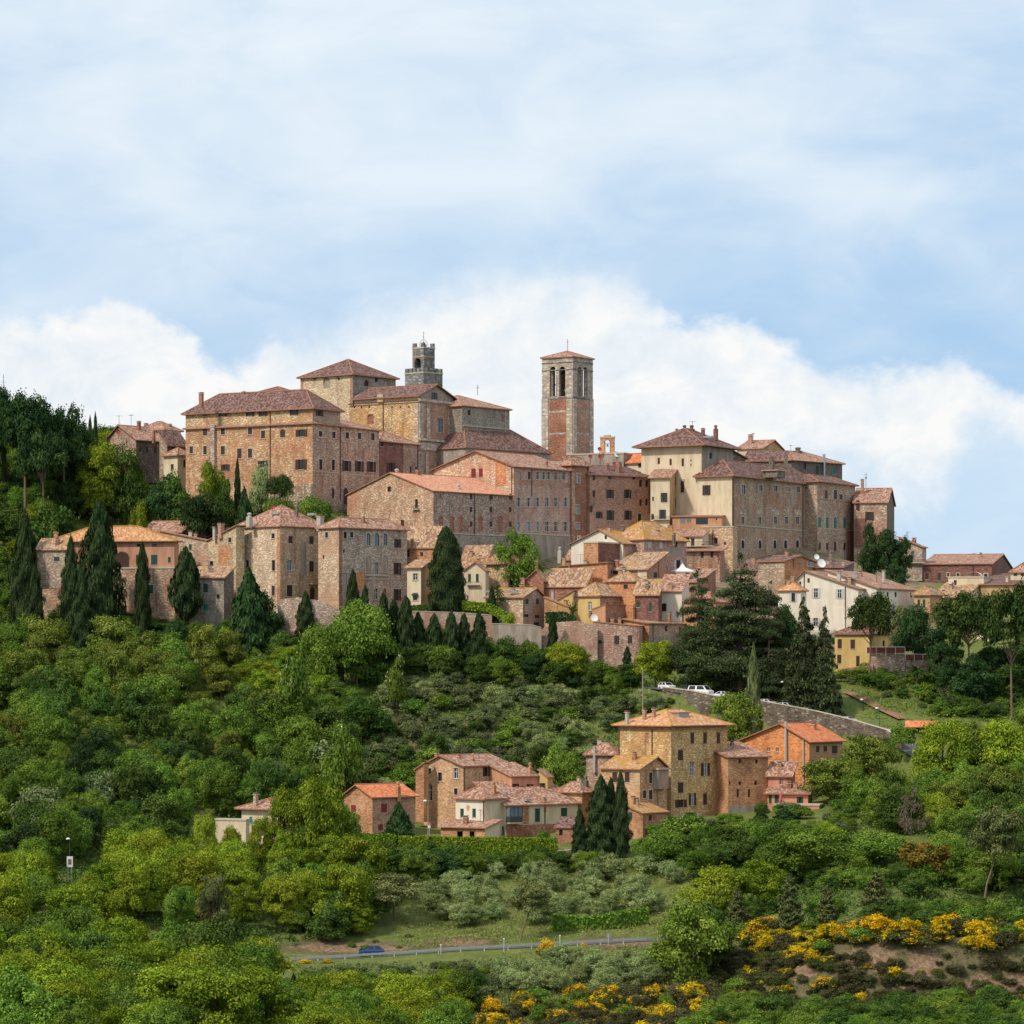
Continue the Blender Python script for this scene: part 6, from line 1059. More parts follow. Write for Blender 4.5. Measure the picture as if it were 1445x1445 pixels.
def broad(kind, mat, n, seed, R_=5.0, zc=6.3, hz=3.6, nl=22, lr=.36, flat=.72, cards=6500, size=.30, brk='bark', up=.35, droop=0., zmin=-.6, r0=.22, zs=.32, tip=.5, flowers=0):
    for i in range(n):
        rng = np.random.default_rng(seed + i); P, N, S, T, C = lobes_crown(rng, R_, zc, hz, nl, lr, flat, cards, size, zmin, up, droop, tip)
        ex = ()
        if flowers:
            k = rng.choice(len(P), int(len(P) * flowers)); f = (P[k][:, 2] > zc - 1) & (np.sin(P[k][:, 0] * 1.3 + i) + np.sin(P[k][:, 1] * 1.1) > .3); q = P[k][f]
            ex = (('blossom', card_mesh('blossom', q * 1.02, rng.normal(size=q.shape) + [0, 0, .6], np.full(len(q), size * .8), 'blossom_white', rng.uniform(0, 1, len(q)), rng)),)
        cm = card_mesh('crown', P, N, S, mat, T, rng); tm = limb_mesh('trunk', 10, r0, C, brk, rng.uniform(-.25, .25), rng, zs) if brk else None
        proto(kind, cm, tm, ex)
broad('locust_tree', 'leaf_locust', 6, 10, nl=42, lr=.25, flat=.72, droop=.05, size=.15, cards=21000, hz=5.0, zc=5.4, zmin=-.95, tip=1.0)
broad('olive_locust_tree', 'leaf_locust_olive', 4, 30, nl=40, lr=.25, flat=.74, droop=.05, size=.175, cards=14000, hz=4.9, zc=5.4, zmin=-.9, tip=1.0)
broad('ash_tree', 'leaf_ash', 6, 50, nl=40, lr=.255, flat=.85, size=.16, cards=17500, hz=5.2, zc=5.1, zmin=-1, tip=.9)
broad('oak_tree', 'leaf_oak', 5, 70, nl=38, lr=.26, flat=.88, size=.205, cards=11500, hz=5.2, zc=5.0, zmin=-1, tip=.8)
broad('dark_tree', 'leaf_deep', 3, 90, nl=46, lr=.22, flat=.9, size=.18, cards=13000, hz=5.2, zc=5.0, zmin=-1)
broad('olive_tree', 'leaf_olive', 5, 110, nl=38, lr=.24, flat=1.1, size=.20, cards=8500, hz=4.8, zc=5.2, zmin=-.9, brk='bark_pale', r0=.4, zs=.22, up=.15)
broad('bush', 'leaf_scrub', 5, 130, nl=22, lr=.30, flat=.9, size=.29, cards=5200, hz=4.6, zc=4.2, zmin=-.5, brk=None)
broad('heath_bush', 'leaf_heath', 4, 136, nl=22, lr=.30, flat=.9, size=.26, cards=4600, hz=4.6, zc=4.2, zmin=-.5, brk=None)
broad('dry_bush', 'leaf_broom', 3, 140, nl=22, lr=.30, flat=.9, size=.26, cards=3600, hz=4.6, zc=4.2, zmin=-.5, brk=None)
broad('green_bush', 'leaf_ash', 4, 150, nl=22, lr=.30, flat=.9, size=.29, cards=5200, hz=4.6, zc=4.2, zmin=-.5, brk=None, tip=.7)
broad('bronze_tree', 'leaf_bronze', 1, 170, nl=34, lr=.2, flat=.8, size=.25, cards=6000, hz=4.4, zc=5.5, zmin=-.8)
broad('flowering_tree', 'leaf_ash', 2, 175, nl=22, lr=.32, flat=.7, size=.27, cards=6000, hz=4.2, zc=5.5, zmin=-.8, flowers=.10)
broad('dry_tree', 'leaf_dry', 2, 180, nl=24, lr=.22, flat=.9, size=.16, cards=1800, hz=4.4, zc=5.4, zmin=-.7, brk='bark_pale', r0=.16, zs=.25, up=0)
def spire(kind, mat, n, seed, prof, cards, size, brk='bark', r0=.25, rag=.12, vert=1.0):
    """column: prof(t) gives the half-width for height t in 0..1, height 10, width 10"""
    for i in range(n):
        rng = np.random.default_rng(seed + i); t = rng.uniform(0.02, 1, cards * 2); wv = np.array([prof(x) for x in t]); k = rng.uniform(0, 1, cards * 2) < (wv / wv.max() * .9 + .1); t, wv = t[k][:cards], wv[k][:cards]; m_ = len(t)
        a = rng.uniform(0, 6.28, m_); ph = rng.uniform(0, 6.28, 4)
        lump = 1 + rag * (np.sin(a * 3 + t * 14 + ph[0]) + np.sin(a * 5 - t * 23 + ph[1]) + .7 * np.sin(t * 41 + a * 2 + ph[2]))
        r = wv * lump * rng.uniform(.75, 1.04, m_); P = np.stack([np.cos(a) * r, np.sin(a) * r, t * 10], 1)
        N = np.stack([np.cos(a), np.sin(a), np.full(m_, .25)], 1) + rng.normal(size=(m_, 3)) * .45
        cm = card_mesh('crown', P, N, size * rng.uniform(.6, 1.3, m_), mat, .5 + .28 * rng.normal(size=m_) + .2 * (lump - 1) / rag * .5, rng, .55, .25, align=np.array([0, 0, .45]) * vert)
        mb = MB(); mb.tube([(0, 0, -1), (0, 0, 1), (0, 0, 8.5)], [r0, r0 * .9, .04], brk, 6); proto(kind, cm, mb.mesh('trunk'))
spire('cypress_tree', 'leaf_cypress', 4, 200, lambda t: 5 * min(1, (t + .05) * 5) ** .5 * (1 - t ** 4.2) ** .75 * .98, 7000, .36, rag=.17)
spire('broad_cypress', 'leaf_cypress', 3, 210, lambda t: 5 * min(1, (t + .05) * 4.5) ** .6 * (1 - t ** 2.5) ** .8, 13000, .25, rag=.2)
spire('round_cypress', 'leaf_cypress', 1, 220, lambda t: 0 if t < .08 else 5 * min(1, (t - .07) * 6) ** .5 * (1 - t ** 3.2) ** .62, 20000, .18, r0=.35, rag=.10)
spire('high_cypress', 'leaf_cypress', 1, 225, lambda t: .01 if t < .30 else 5 * min(1, (t - .29) * 5) ** .6 * (1 - t ** 3.0) ** .7, 5500, .38, 'bark_pale', .28, .2)
spire('small_cone_tree', 'leaf_deep', 2, 230, lambda t: 5 * min(1, (t + .05) * 5) ** .5 * (1 - t ** 1.4) ** .8, 4500, .38, rag=.13)
spire('yellow_cypress', 'leaf_scrub', 1, 235, lambda t: 5 * min(1, (t + .03) * 5) ** .6 * (1 - t ** 2.2) ** .85, 3600, .5)
def tiers(kind, mat, n, seed, nt_, prof, cards, size, droop=.12, brk='bark_pine', lay=.16, jit=1.0, z0=.12, r0=.28):
    """conifer of layered boughs"""
    for i in range(n):
        rng = np.random.default_rng(seed + i); Ps, Ns, Ts, mb = [], [], [], MB(); mb.tube([(0, 0, -1), (0, 0, 1), (0, 0, 5), (0, 0, 9.8)], [r0 * 1.2, r0, r0 * .6, .04], brk, 7)
        hs = [z0 + (1 - z0) * (k + rng.uniform(-.25, .25) * jit) / nt_ for k in range(nt_)]; B = []
        for h in hs:
            w_ = prof(max(0, min(1, h))); nb = max(3, int(3 + w_ * 1.1))
            for _ in range(nb): B.append((h + rng.normal() * .012 * jit, rng.uniform(0, 6.28), w_ * rng.uniform(.62 - .2 * (jit > 1), 1.12 + .12 * (jit > 1))))
        tot = sum(b[2] ** 1.4 for b in B)
        for h, a, L in B:
            k = int(cards * L ** 1.4 / tot); s_ = rng.uniform(.12, 1, k) ** .75; wd = L * (.10 + .20 * np.sin(np.pi * np.minimum(1, s_ * .95)))
            lat = rng.normal(size=k) * wd * .8; x = s_ * L; zz = h * 10 - droop * L * s_ ** 1.6 + rng.normal(size=k) * lay * .6 - np.abs(lat) * .12
            Ps.append(np.stack([np.cos(a) * x - np.sin(a) * lat, np.sin(a) * x + np.cos(a) * lat, zz], 1)); Ns.append(np.stack([np.cos(a) * .25 * np.ones(k), np.sin(a) * .25 * np.ones(k), np.ones(k)], 1) + rng.normal(size=(k, 3)) * .5); Ts.append(.45 + .25 * rng.normal(size=k) + .3 * (s_ - .5))
            mb.tube([(0, 0, h * 10 - .05), (np.cos(a) * L * .5, np.sin(a) * L * .5, h * 10 - droop * L * .33), (np.cos(a) * L * .9, np.sin(a) * L * .9, h * 10 - droop * L * .84)], [.10, .06, .02], brk, 4, False)
        P, N, T = map(np.concatenate, (Ps, Ns, Ts)); proto(kind, card_mesh('crown', P, N, size * rng.uniform(.6, 1.3, len(P)), mat, T, rng, .5, .2), mb.mesh('trunk'))
tiers('spruce_tree', 'leaf_cedar', 2, 300, 26, lambda t: 5 * (1 - t) ** .85 + .1, 16000, .20, .26)
tiers('cedar_tree', 'leaf_cedar', 3, 310, 19, lambda t: 5 * (1 - t ** 1.8) ** .8 * (.66 + .34 * min(1, t * 3)), 52000, .10, .05, lay=.20, z0=.10, r0=.22, jit=2.2)
def pine(kind, mat, n, seed, C0, R_, hz, zc, nl, lr, flat, cards, size, lean, r0=.2, zs=.5, brk='bark_pine', zmin=-.2):
    for i in range(n):
        rng = np.random.default_rng(seed + i); P, N, S, T, C = lobes_crown(rng, R_, zc, hz, nl, lr, flat, cards, size, zmin, .5, 0, .8)
        P[:, 0] += lean * 10 * .5; C = C + np.array([lean * 5, 0, 0]); proto(kind, card_mesh('crown', P, N, S, mat, T, rng, .5, .3), limb_mesh('trunk', 10, r0, C, brk, lean, rng, zs, 12))
pine('stone_pine', 'leaf_stone_pine', 3, 400, None, 5.0, 3.1, 6.9, 48, .205, .7, 14000, .16, .06, .16, .40, zmin=-.6)
pine('pine_tree', 'leaf_pine', 4, 420, None, 5.0, 4.0, 6.0, 40, .21, .6, 12000, .16, .05, .2, .35, zmin=-.9)
pine('leaning_pine', 'leaf_pine', 1, 430, None, 4.6, 3.2, 6.7, 34, .23, .6, 12000, .17, .42, .17, .40, zmin=-.8)
pine('dark_pine', 'leaf_deep', 3, 440, None, 5.0, 3.2, 6.6, 34, .24, .65, 12000, .18, .05, .22, .45, zmin=-.6)
tiers('young_pine', 'leaf_pine', 3, 450, 24, lambda t: 5 * (1 - t) ** .6 * min(1, .5 + t * 2), 16000, .28, -.22, z0=.04)
# broom: dark twigs with yellow blossom clumps
for i in range(5):
    rng = np.random.default_rng(500 + i); P, N, S, T, C = lobes_crown(rng, 5, 4.0, 4.4, 16, .33, .85, 2600, .34, -.4, .4)
    k = (P[:, 2] > 3.6) & (np.sin(P[:, 0] * 1.1 + i * 2) + np.sin(P[:, 1] * 1.2 + i) + .35 * (P[:, 2] - 5.2) + rng.normal(size=len(P)) * .35 > (.35 if i < 3 else -.9))
    proto('broom_shrub', card_mesh('crown', P[~k], N[~k], S[~k], 'leaf_broom', T[~k], rng), None, (('blossom', card_mesh('blossom', P[k] * 1.02, N[k], S[k] * .95, 'blossom_yellow', T[k], rng)),))
# palm
def palm_proto():
    for i in range(2):
        rng = np.random.default_rng(520 + i); mb = MB(); mb.tube([(0, 0, -1), (0, 0, 3), (.1, 0, 7.6)], [.45, .4, .42], 'bark', 8); tm = mb.mesh('trunk'); Ps, Ns, al = [], [], []
        for k in range(34):
            a = rng.uniform(0, 6.28); e = rng.uniform(-.5, 1.3); L = rng.uniform(3.4, 4.8)
            for s_ in np.linspace(.1, 1, 26):
                r = L * s_ * math.cos(e * (1 - .35 * s_)); z = 7.7 + L * s_ * math.sin(e) - 1.7 * s_ ** 2
                for sd in (-1, 1): Ps.append((math.cos(a) * r - math.sin(a) * sd * .35 * (1 - s_ * .6), math.sin(a) * r + math.cos(a) * sd * .35 * (1 - s_ * .6), z - .1)); Ns.append((math.cos(a) * .2, math.sin(a) * .2, 1))
        P, N = np.array(Ps), np.array(Ns) + rng.normal(size=(len(Ps), 3)) * .25; proto('palm_tree', card_mesh('crown', P, N, np.full(len(P), .34), 'leaf_oak', rng.uniform(.1, .9, len(P)), rng, .4, .1), tm)
palm_proto()
PROTO['ash_tree_b'] = PROTO['ash_tree_d'] = PROTO['ash_tree_e'] = PROTO['ash_tree']; PROTO['bush_b'] = PROTO['bush']; PROTO['ash_tree_c'] = PROTO['ash_tree']; PROTO['oak_tree_b'] = PROTO['oak_tree']  # extra kind names for the same ash, oak and bush plants, not separate species
_cnt = {}
HIDE = 0
def plant(kind, x, Y, H_, W_, label, cat, group=None, rz=None, var=None, sink=0.3, zb=None):
    L = PROTO[kind]; i = _cnt.get(kind, 0); _cnt[kind] = i + 1; crown, trunk, extra = L[(i if var is None else var) % len(L)]
    z = (ground_z(x, Y) if zb is None else zb) - sink
    root = empty(kind, (x, Y, z), random.uniform(0, 6.28) if rz is None else rz, label, cat, group); sc = (W_ / 10, W_ / 10, H_ / 10)
    for nm, me in (('crown', crown), ('trunk', trunk)) + tuple(extra):
        if me is None: continue
        o = bpy.data.objects.new(nm, me); COL.objects.link(o); o.parent = root; o.scale = sc
    return root
def tree(kind, px, top, base, wpx, label, cat='tree', group=None, Y=None, rz=None, var=None):
    """a tree measured in the photograph: centre, top, foot (px), width"""
    Y = Y or solveY(px, base); x = (px - CX) * Y / F; k = Y / F; z = ground_z(x, Y); H_ = (HZ - top) * k - z + .3
    return plant(kind, x, Y, max(H_, 1.0), wpx * k, label, cat, group, rz, var)
def tree_at(kind, px, top, wpx, Y, label, cat='tree', group=None, rz=None, var=None): return tree(kind, px, top, 0, wpx, label, cat, group, Y, rz, var)
# ---- single trees
T = tree_at
T('broad_cypress', 140, 706, 62, 692, 'huge tall cypress with a broad base, in front of the pink villa')
T('cypress_tree', 201, 766, 20, 690, 'slim pointed cypress before the green shutters of the pink villa'); T('high_cypress', 262, 774, 44, 688, 'cypress on a bare pale trunk, right of the pink villa')
T('broad_cypress', 35, 720, 42, 694, 'shaggy dark cypress at far left beside the brick shed'); T('broad_cypress', 100, 756, 30, 690, 'small ragged cypress leaning on the brick shed roof'); T('broad_cypress', 48, 798, 28, 684, 'stubby brown-green cypress in front of the shaggy one at far left'); T('broad_cypress', 115, 804, 32, 684, 'stubby brown-green cypress at the foot of the huge tall cypress')
T('small_cone_tree', 351, 802, 66, 683, 'wide dark conifer before the left corner of the honey-coloured mansion'); T('dark_tree', 372, 835, 60, 685, 'dark rounded tree at the foot of the honey-coloured mansion'); T('broad_cypress', 431, 834, 27, 684, 'blunt cypress before the arched door of the honey-coloured mansion')
T('broad_cypress', 498, 803, 22, 687, 'pointed cypress before the orange patch of the loggia wing'); T('broad_cypress', 515, 824, 16, 686, 'thin cypress under the blind arches of the loggia wing')
for px, tp, wd, ds in ((541, 836, 20, 'tall'), (556, 845, 20, 'dense'), (573, 842, 24, 'thick tall'), (590, 864, 18, 'dark'), (613, 866, 20, 'thin brownish'), (637, 862, 20, 'pointed'), (655, 866, 18, 'narrow'), (676, 864, 22, 'stout')):
    T('cypress_tree', px, tp, wd, 677 + random.uniform(-2, 2), 'dark cypress standing in the row below the town garden wall', 'tree', 'cypresses in the row below the town garden wall')
T('round_cypress', 630, 744, 50, 690, 'great oval dark cypress rising between the cream houses in the middle of the town')
T('cypress_tree', 780, 864, 13, 681, 'little pointed cypress before the crumbling town wall'); T('cypress_tree', 885, 912, 12, 678, 'thin cypress tip below the house with two brown shutters'); T('yellow_cypress', 1063, 911, 24, 628, 'tall yellowish cypress in front of the road wall')
T('cypress_tree', 335, 646, 9, 719, 'tiny pointed cypress against the wall of the long palace'); T('cypress_tree', 127, 587, 8, 765, 'left one of two small cypresses on the skyline at far left'); T('cypress_tree', 134.5, 582, 8, 765, 'right one of two small cypresses on the skyline at far left')
T('broad_cypress', 848, 1094, 40, 568, 'broad dark cypress before the brick annex of the golden mansion'); T('broad_cypress', 876, 1088, 24, 567, 'tallest pointed cypress before the golden mansion'); T('cypress_tree', 862, 1098, 18, 570, 'slim cypress squeezed behind the tallest one before the golden mansion'); T('broad_cypress', 818, 1140, 20, 568, 'short cypress left of the dark group before the golden mansion')
T('cypress_tree', 414, 1374, 13, 452, 'single thin dark cypress at the bottom edge among bright trees')
T('cypress_tree', 480, 912, 10, 665, 'thin dark cypress among the scrub below the big green tree')
T('small_cone_tree', 563, 1133, 56, 568, 'dark cone-shaped bush before the orange-roofed cottage')
T('small_cone_tree', 696 - 2, 826, 20, 689, 'small dark cone tree beside the cream gabled house')
T('cedar_tree', 1045, 784, 165, 655, 'huge dark cedar with layered branches, in front of the right part of the town', var=0); T('cedar_tree', 985, 803, 90, 664, 'thinner brownish cedar on the left side of the huge cedar', var=1); T('cedar_tree', 1085, 822, 90, 650, 'dark lower cedar on the right side of the huge cedar', var=2)
T('spruce_tree', 1134, 838, 86, 643, 'tall green spruce right of the huge cedar'); T('spruce_tree', 1163, 852, 72, 642, 'dark spruce with drooping branches, left of the yellow house by the umbrella pine')
T('stone_pine', 1227, 832, 76, 662, 'umbrella pine with a slim grey trunk before the yellow house', rz=.4); T('stone_pine', 1366, 822, 112, 655, 'broad umbrella pine with forked trunk near the right edge', rz=1.0); T('stone_pine', 1428, 822, 104, 640, 'tall umbrella pine with a bare trunk at the right edge', rz=2.0)
T('dark_tree', 1290, 850, 64, 672, 'dark leafy tree between the umbrella pines and the white house'); T('dark_tree', 1330, 870, 70, 668, 'dark rounded tree beneath the broad umbrella pine'); T('pine_tree', 1272, 846, 40, 676, 'feathery grey-green pine before the plainer white house'); T('dark_tree', 1375, 925, 80, 650, 'dark pine thicket tree on the bank under the broad umbrella pine')
T('pine_tree', 557, 1227, 112, 527, 'large grey-green pine with a bare trunk beside the blue car', rz=2.2); T('leaning_pine', 734, 1240, 74, 514, 'grey-green pine on a leaning curved trunk beside the guard rail', rz=0); T('leaning_pine', 1388, 1130, 96, 512, 'tall pine on a leaning reddish trunk at the right edge', rz=.1)
T('young_pine', 1115, 1234, 48, 496, 'young bushy pine above the broom bank, leftmost of three'); T('young_pine', 1167, 1247, 40, 492, 'smallest young pine above the broom bank, middle of three'); T('young_pine', 1236, 1227, 54, 493, 'young pointed pine above the broom bank, rightmost of three'); T('young_pine', 1040, 1246, 40, 503, 'pale young pine beside the big green tree near the broom bank'); T('pine_tree', 300, 1218, 56, 500, 'dark scraggy pine among the bright trees, left of centre')
T('ash_tree', 732, 742, 78, 706, 'round dark green tree before the windows of the long palace', var=1); T('locust_tree', 297, 639, 48, 719, 'bright yellow-green round tree before the left end of the long palace'); T('ash_tree', 505, 844, 100, 668, 'big domed green tree with a light top below the loggia wing', var=2); T('ash_tree', 455, 868, 84, 664, 'pale green round tree on the left side of the big domed tree', var=3); T('oak_tree', 530, 895, 84, 670, 'dark green tree filling the right side of the big domed tree')
T('oak_tree', 998, 910, 58, 655, 'round dark green tree right of the stone gate house'); T('dark_tree', 975, 880, 45, 668, 'dark tree hugging the corner of the stone gate house'); T('locust_tree', 925, 900, 66, 664, 'yellow-green tree before the stone gate house'); T('locust_tree', 320, 880, 36, 676, 'bright green small tree below the green-shuttered stone house')
T('ash_tree', 1036, 968, 84, 628, 'bright green tree in front of the road wall, behind the golden mansion'); T('olive_locust_tree', 1172, 1068, 100, 596, 'loose grey-green tree covering the right side of the vivid orange house'); T('olive_locust_tree', 1232, 1026, 88, 600, 'dull green pine-like tree right of the vivid orange house'); T('bronze_tree', 1306, 1178, 88, 521, 'copper and gold leaved tree above the broom bank on the right'); T('oak_tree', 1295, 1228, 58, 510, 'dark green round tree below the copper-leaved tree')
T('dry_tree', 1288, 1106, 54, 548, 'bare greyish twiggy tree on the wooded slope at right'); T('ash_tree', 975, 1262, 124, 484, 'large mid-green tree at the end of the guard rail', var=0); T('oak_tree', 1004, 1275, 76, 487, 'dark green tree on the right side of the large one by the guard rail')
T('locust_tree', 446, 1086, 84, 547, 'tall airy light green tree in front of the pale villa', var=0); T('locust_tree', 408, 1104, 70, 548, 'airy light green tree over the roof of the pale villa', var=5); T('locust_tree', 368, 1148, 44, 548, 'small airy tree before the left corner of the pale villa', var=1); T('ash_tree', 478, 1128, 78, 552, 'mid-green tree left of the orange-roofed cottage', var=1)
T('ash_tree', 792, 1044, 62, 606, 'green tree left of the golden mansion'); T('oak_tree', 762, 1050, 50, 612, 'flat-topped olive green tree behind the pink house'); T('ash_tree', 1155, 1163, 138, 533, 'very wide domed green tree below the vivid orange house', var=4); T('ash_tree_c', 1098, 1180, 92, 536, 'green tree on the left flank of the very wide domed tree'); T('ash_tree', 1235, 1172, 110, 537, 'green tree on the right flank of the very wide domed tree'); T('locust_tree', 950, 1180, 46, 559, 'bright ivy-clad round tree below the golden mansion'); T('locust_tree', 828, 1200, 44, 556, 'bright yellow-green bush tree below the pale terrace wall'); T('flowering_tree', 965, 1146, 64, 571, 'tree with creamy blossom before the golden mansion')
T('locust_tree', 1010, 1216, 110, 520, 'yellow-green tree between the olive grove and the very wide domed tree', var=2); T('locust_tree', 1075, 1205, 76, 523, 'yellow-green tree just left of the very wide domed tree', var=3); T('oak_tree', 1095, 1400, 84, 452, 'dark green shrub tree on the broom bank, bottom right of centre')
T('palm_tree', 702, 822, 24, 690, 'small palm left of the green-shuttered stone house'); T('palm_tree', 808, 850, 20, 687, 'small palm before the yellow house with the hipped roof'); T('palm_tree', 1294, 938, 44, 658, 'bushy palm on the bank below the terrace screens')
T('locust_tree', 720, 860, 26, 685, 'little light green fruit tree above the grey garden wall'); T('oak_tree', 176, 622, 56, 752, 'dark green tree hiding the foot of the wide roofed house at far left'); T('locust_tree', 195, 706, 34, 722, 'yellow-green small tree behind the pink villa roof'); T('flowering_tree', 486, 1010, 60, 606, 'tree with white blossom clusters at the edge of the left wood'); T('flowering_tree', 415, 905, 50, 640, 'tree with cream blossom at the top of the left wood'); T('flowering_tree', 560, 915, 34, 655, 'little cream-flowering tree below the cypress row')
T('oak_tree', 70, 694, 96, 715, 'dome-shaped green tree behind the shaggy cypress at far left'); T('locust_tree', 140, 612, 78, 752, 'large yellow-green tree below the two skyline cypresses'); T('dark_pine', 35, 536, 96, 745, 'dark spreading pine at the left edge of the skyline', var=0); T('dark_pine', 90, 566, 76, 750, 'dark spreading pine sloping down the left skyline', var=1); T('dark_pine', -10, 530, 70, 752, 'dark pine cut by the left edge of the picture', var=2); T('spruce_tree', 5, 524, 14, 756, 'spiky conifer tip on the left skyline'); T('dark_pine', 62, 590, 80, 740, 'dark pine below the spreading skyline pines'); T('dark_tree', 110, 592, 56, 756, 'dark tree at the foot of the skyline pines')
T('oak_tree', 245, 668, 60, 730, 'dark round tree below the cream cottage'); T('dark_pine', 235, 665, 70, 731, 'bluish dark pine left of the bright yellow-green round tree'); T('dark_pine', 285, 690, 76, 714, 'bluish dark pine below the bright yellow-green round tree'); T('oak_tree', 318, 672, 40, 717, 'green domed tree between the dark pines and the long palace'); T('small_cone_tree', 345, 688, 40, 713, 'dark cone tree behind the honey-coloured mansion'); T('olive_tree', 368, 654, 36, 718, 'silvery olive by the wall of the long palace'); T('ash_tree', 395, 690, 60, 713, 'leafy tree below the parasol bush of the long palace'); T('ash_tree', 445, 694, 60, 714, 'leafy tree right behind the mansion chimney')
T('dark_tree', 1228, 738, 40, 738, 'dark tree below the stone cottage on the right'); T('dark_tree', 1252, 744, 48, 737, 'widest dark tree below the stone cottage on the right'); T('dark_tree', 1272, 752, 34, 738, 'dark tree touching the small gabled house on the right skyline'); T('dark_tree', 1262, 795, 44, 722, 'dark ivy tree below the wall under the stone cottage')
T('locust_tree', 1330, 1008, 100, 590, 'wide light green tree by the pavilion', var=1); T('locust_tree', 1420, 1008, 110, 592, 'wide light green tree at the right edge below the bare-trunked pine', var=2)
T('oak_tree', 670, 1366, 46, 462, 'dark round tree among the broom at bottom centre')
T('small_cone_tree', 1108, 1140, 40, 580, 'dark cone bush before the pink terrace houses'); T('oak_tree', 1075, 1130, 26, 583, 'dark bush at the foot of the pink brick barn'); T('green_bush', 1130, 1140, 34, 584, 'leafy shrub before the pink terrace block', 'shrub'); T('green_bush', 767, 1168, 26, 572, 'round shrub before the brick ground floor of the cream terraced house', 'shrub')
T('dark_tree', 1112, 850, 54, 664, 'dark tree below the small white annex, between the cedar and the tall spruce'); T('oak_tree', 1092, 960, 46, 652, 'green tree behind the street lamp on the upper road'); T('locust_tree', 1117, 966, 26, 648, 'small yellow-green tree beside the street lamp on the upper road')
T('dark_tree', 1345, 935, 60, 655, 'dark tree on the bank below the longer terrace screen'); T('oak_tree_b', 1430, 935, 70, 652, 'dark leafy tree behind the bare trunk at the right edge'); T('dark_pine', 1400, 905, 70, 658, 'dark pine before the tall narrow yellow house')
T('locust_tree', 398, 1163, 46, 545, 'low light green tree hiding the ground floor of the pale villa', var=3); T('oak_tree_b', 425, 1160, 40, 546, 'green tree at the right corner of the pale villa'); T('locust_tree', 328, 1160, 44, 545, 'small light green tree before the flat-topped villa annex', var=2); T('locust_tree', 292, 1140, 44, 545, 'airy light green tree before the flat-topped villa annex', var=4); T('oak_tree_b', 340, 1186, 60, 543, 'dark green tree at the foot of the villa annex')
# parasol bush by the long palace
T('oak_tree_b', 712, 898, 46, 677, 'dark green tree before the left part of the smooth grey garden wall'); T('ash_tree_c', 748, 900, 44, 677, 'green tree before the right end of the smooth grey garden wall'); T('locust_tree', 800, 902, 64, 672, 'yellow-green tree before the crumbling town wall'); T('ash_tree_c', 848, 930, 56, 671, 'green tree below the house with two brown shutters'); T('oak_tree_b', 888, 936, 50, 670, 'dark green tree left of the yellow-green one before the gate house'); T('oak_tree_b', 765, 915, 44, 676, 'dark tree below the little pointed cypress by the town wall')
b_ = T('stone_pine', 394, 667, 44, 718, 'clipped parasol-shaped bush before the long palace', 'shrub')
T('oak_tree_b', 1445, 900, 60, 668, 'leafy tree at the right edge behind the bare-trunked pine'); T('dark_tree', 1330, 905, 50, 664, 'dark tree behind the end of the longer terrace screen')
# ---- zones
def inside(poly, x, y):
    c = False
    for (x1, y1), (x2, y2) in zip(poly, poly[1:] + poly[:1]):
        if (y1 > y) != (y2 > y) and x < (x2 - x1) * (y - y1) / (y2 - y1) + x1: c = not c
    return c
def free(x, Y, mar=1.5):
    for fx, fy, th, La, Lb in FOOT:
        dx, dy = x - fx, Y - fy; c, s = math.cos(th), math.sin(th); a = -(dx * c - dy * s); b = dx * s + dy * c
        if -mar < a < La + mar and -mar < b < Lb + mar: return False
    for pts, hw, fo in PATHS:
        for p, q in zip(pts, pts[1:]):
            ux, uy = q[0] - p[0], q[1] - p[1]; t = ((x - p[0]) * ux + (Y - p[1]) * uy) / (ux * ux + uy * uy); t = min(1, max(0, t))
            if math.hypot(x - p[0] - ux * t, Y - p[1] - uy * t) < hw + 1.2 + mar * .5: return False
    return True
def zone(poly, step, kinds, hr, wr, label, group, seed, cat='tree', Yr=(402, 815), mar=1.5, keep=1.0, guard=None):
    """trees on a jittered grid over the ground that shows inside poly (picture px of their feet)"""
    rnd = random.Random(seed); n = 0; Y = Yr[0]; tot = sum(w for _, w in kinds)
    while Y < Yr[1]:
        xs = [(-90 - CX) * Y / F, (1535 - CX) * Y / F]; x = xs[0] + rnd.uniform(0, step)
        while x < xs[1]:
            X, YY = x + rnd.uniform(-.42, .42) * step, Y + rnd.uniform(-.42, .42) * step; x += step
            px = CX + X * F / YY; gy = HZ - ground_z(X, YY) * F / YY
            if not inside(poly, px, gy) or rnd.random() > keep or not free(X, YY, mar): continue
            H_ = rnd.uniform(*hr)
            if guard and guard(px, gy, YY, H_): continue
            r = rnd.uniform(0, tot); k = None
            for kk, w in kinds:
                r -= w
                if r <= 0: k = kk; break
            plant(k, X, YY, H_, H_ * rnd.uniform(*wr), label, cat, group, rnd.uniform(0, 6.28), rnd.randrange(97)); n += 1
        Y += step * .92
    print('zone', group, n)
def keepclear(rects):
    """do not let a crown rise in front of these picture rectangles (x0, x1, lowest visible row)"""
    def g(px, gy, Y, H_):
        top = gy - H_ * F / Y * .93; hw = H_ * .42 * F / Y
        return any(x0 - hw < px < x1 + hw and top < yb and gy > yb for x0, x1, yb in rects)
    return g
HOUSES = [(482, 530, 1172), (586, 725, 1150), (640, 820, 1178), (845, 945, 1160), (940, 1090, 1150), (1080, 1165, 1140), (335, 440, 1168), (300, 345, 1180)]
ROADV = [(408, 560, 1356), (560, 760, 1348), (760, 912, 1330)]
UPV = [(940, 1020, 978), (1060, 1160, 1015), (1160, 1260, 1035)]
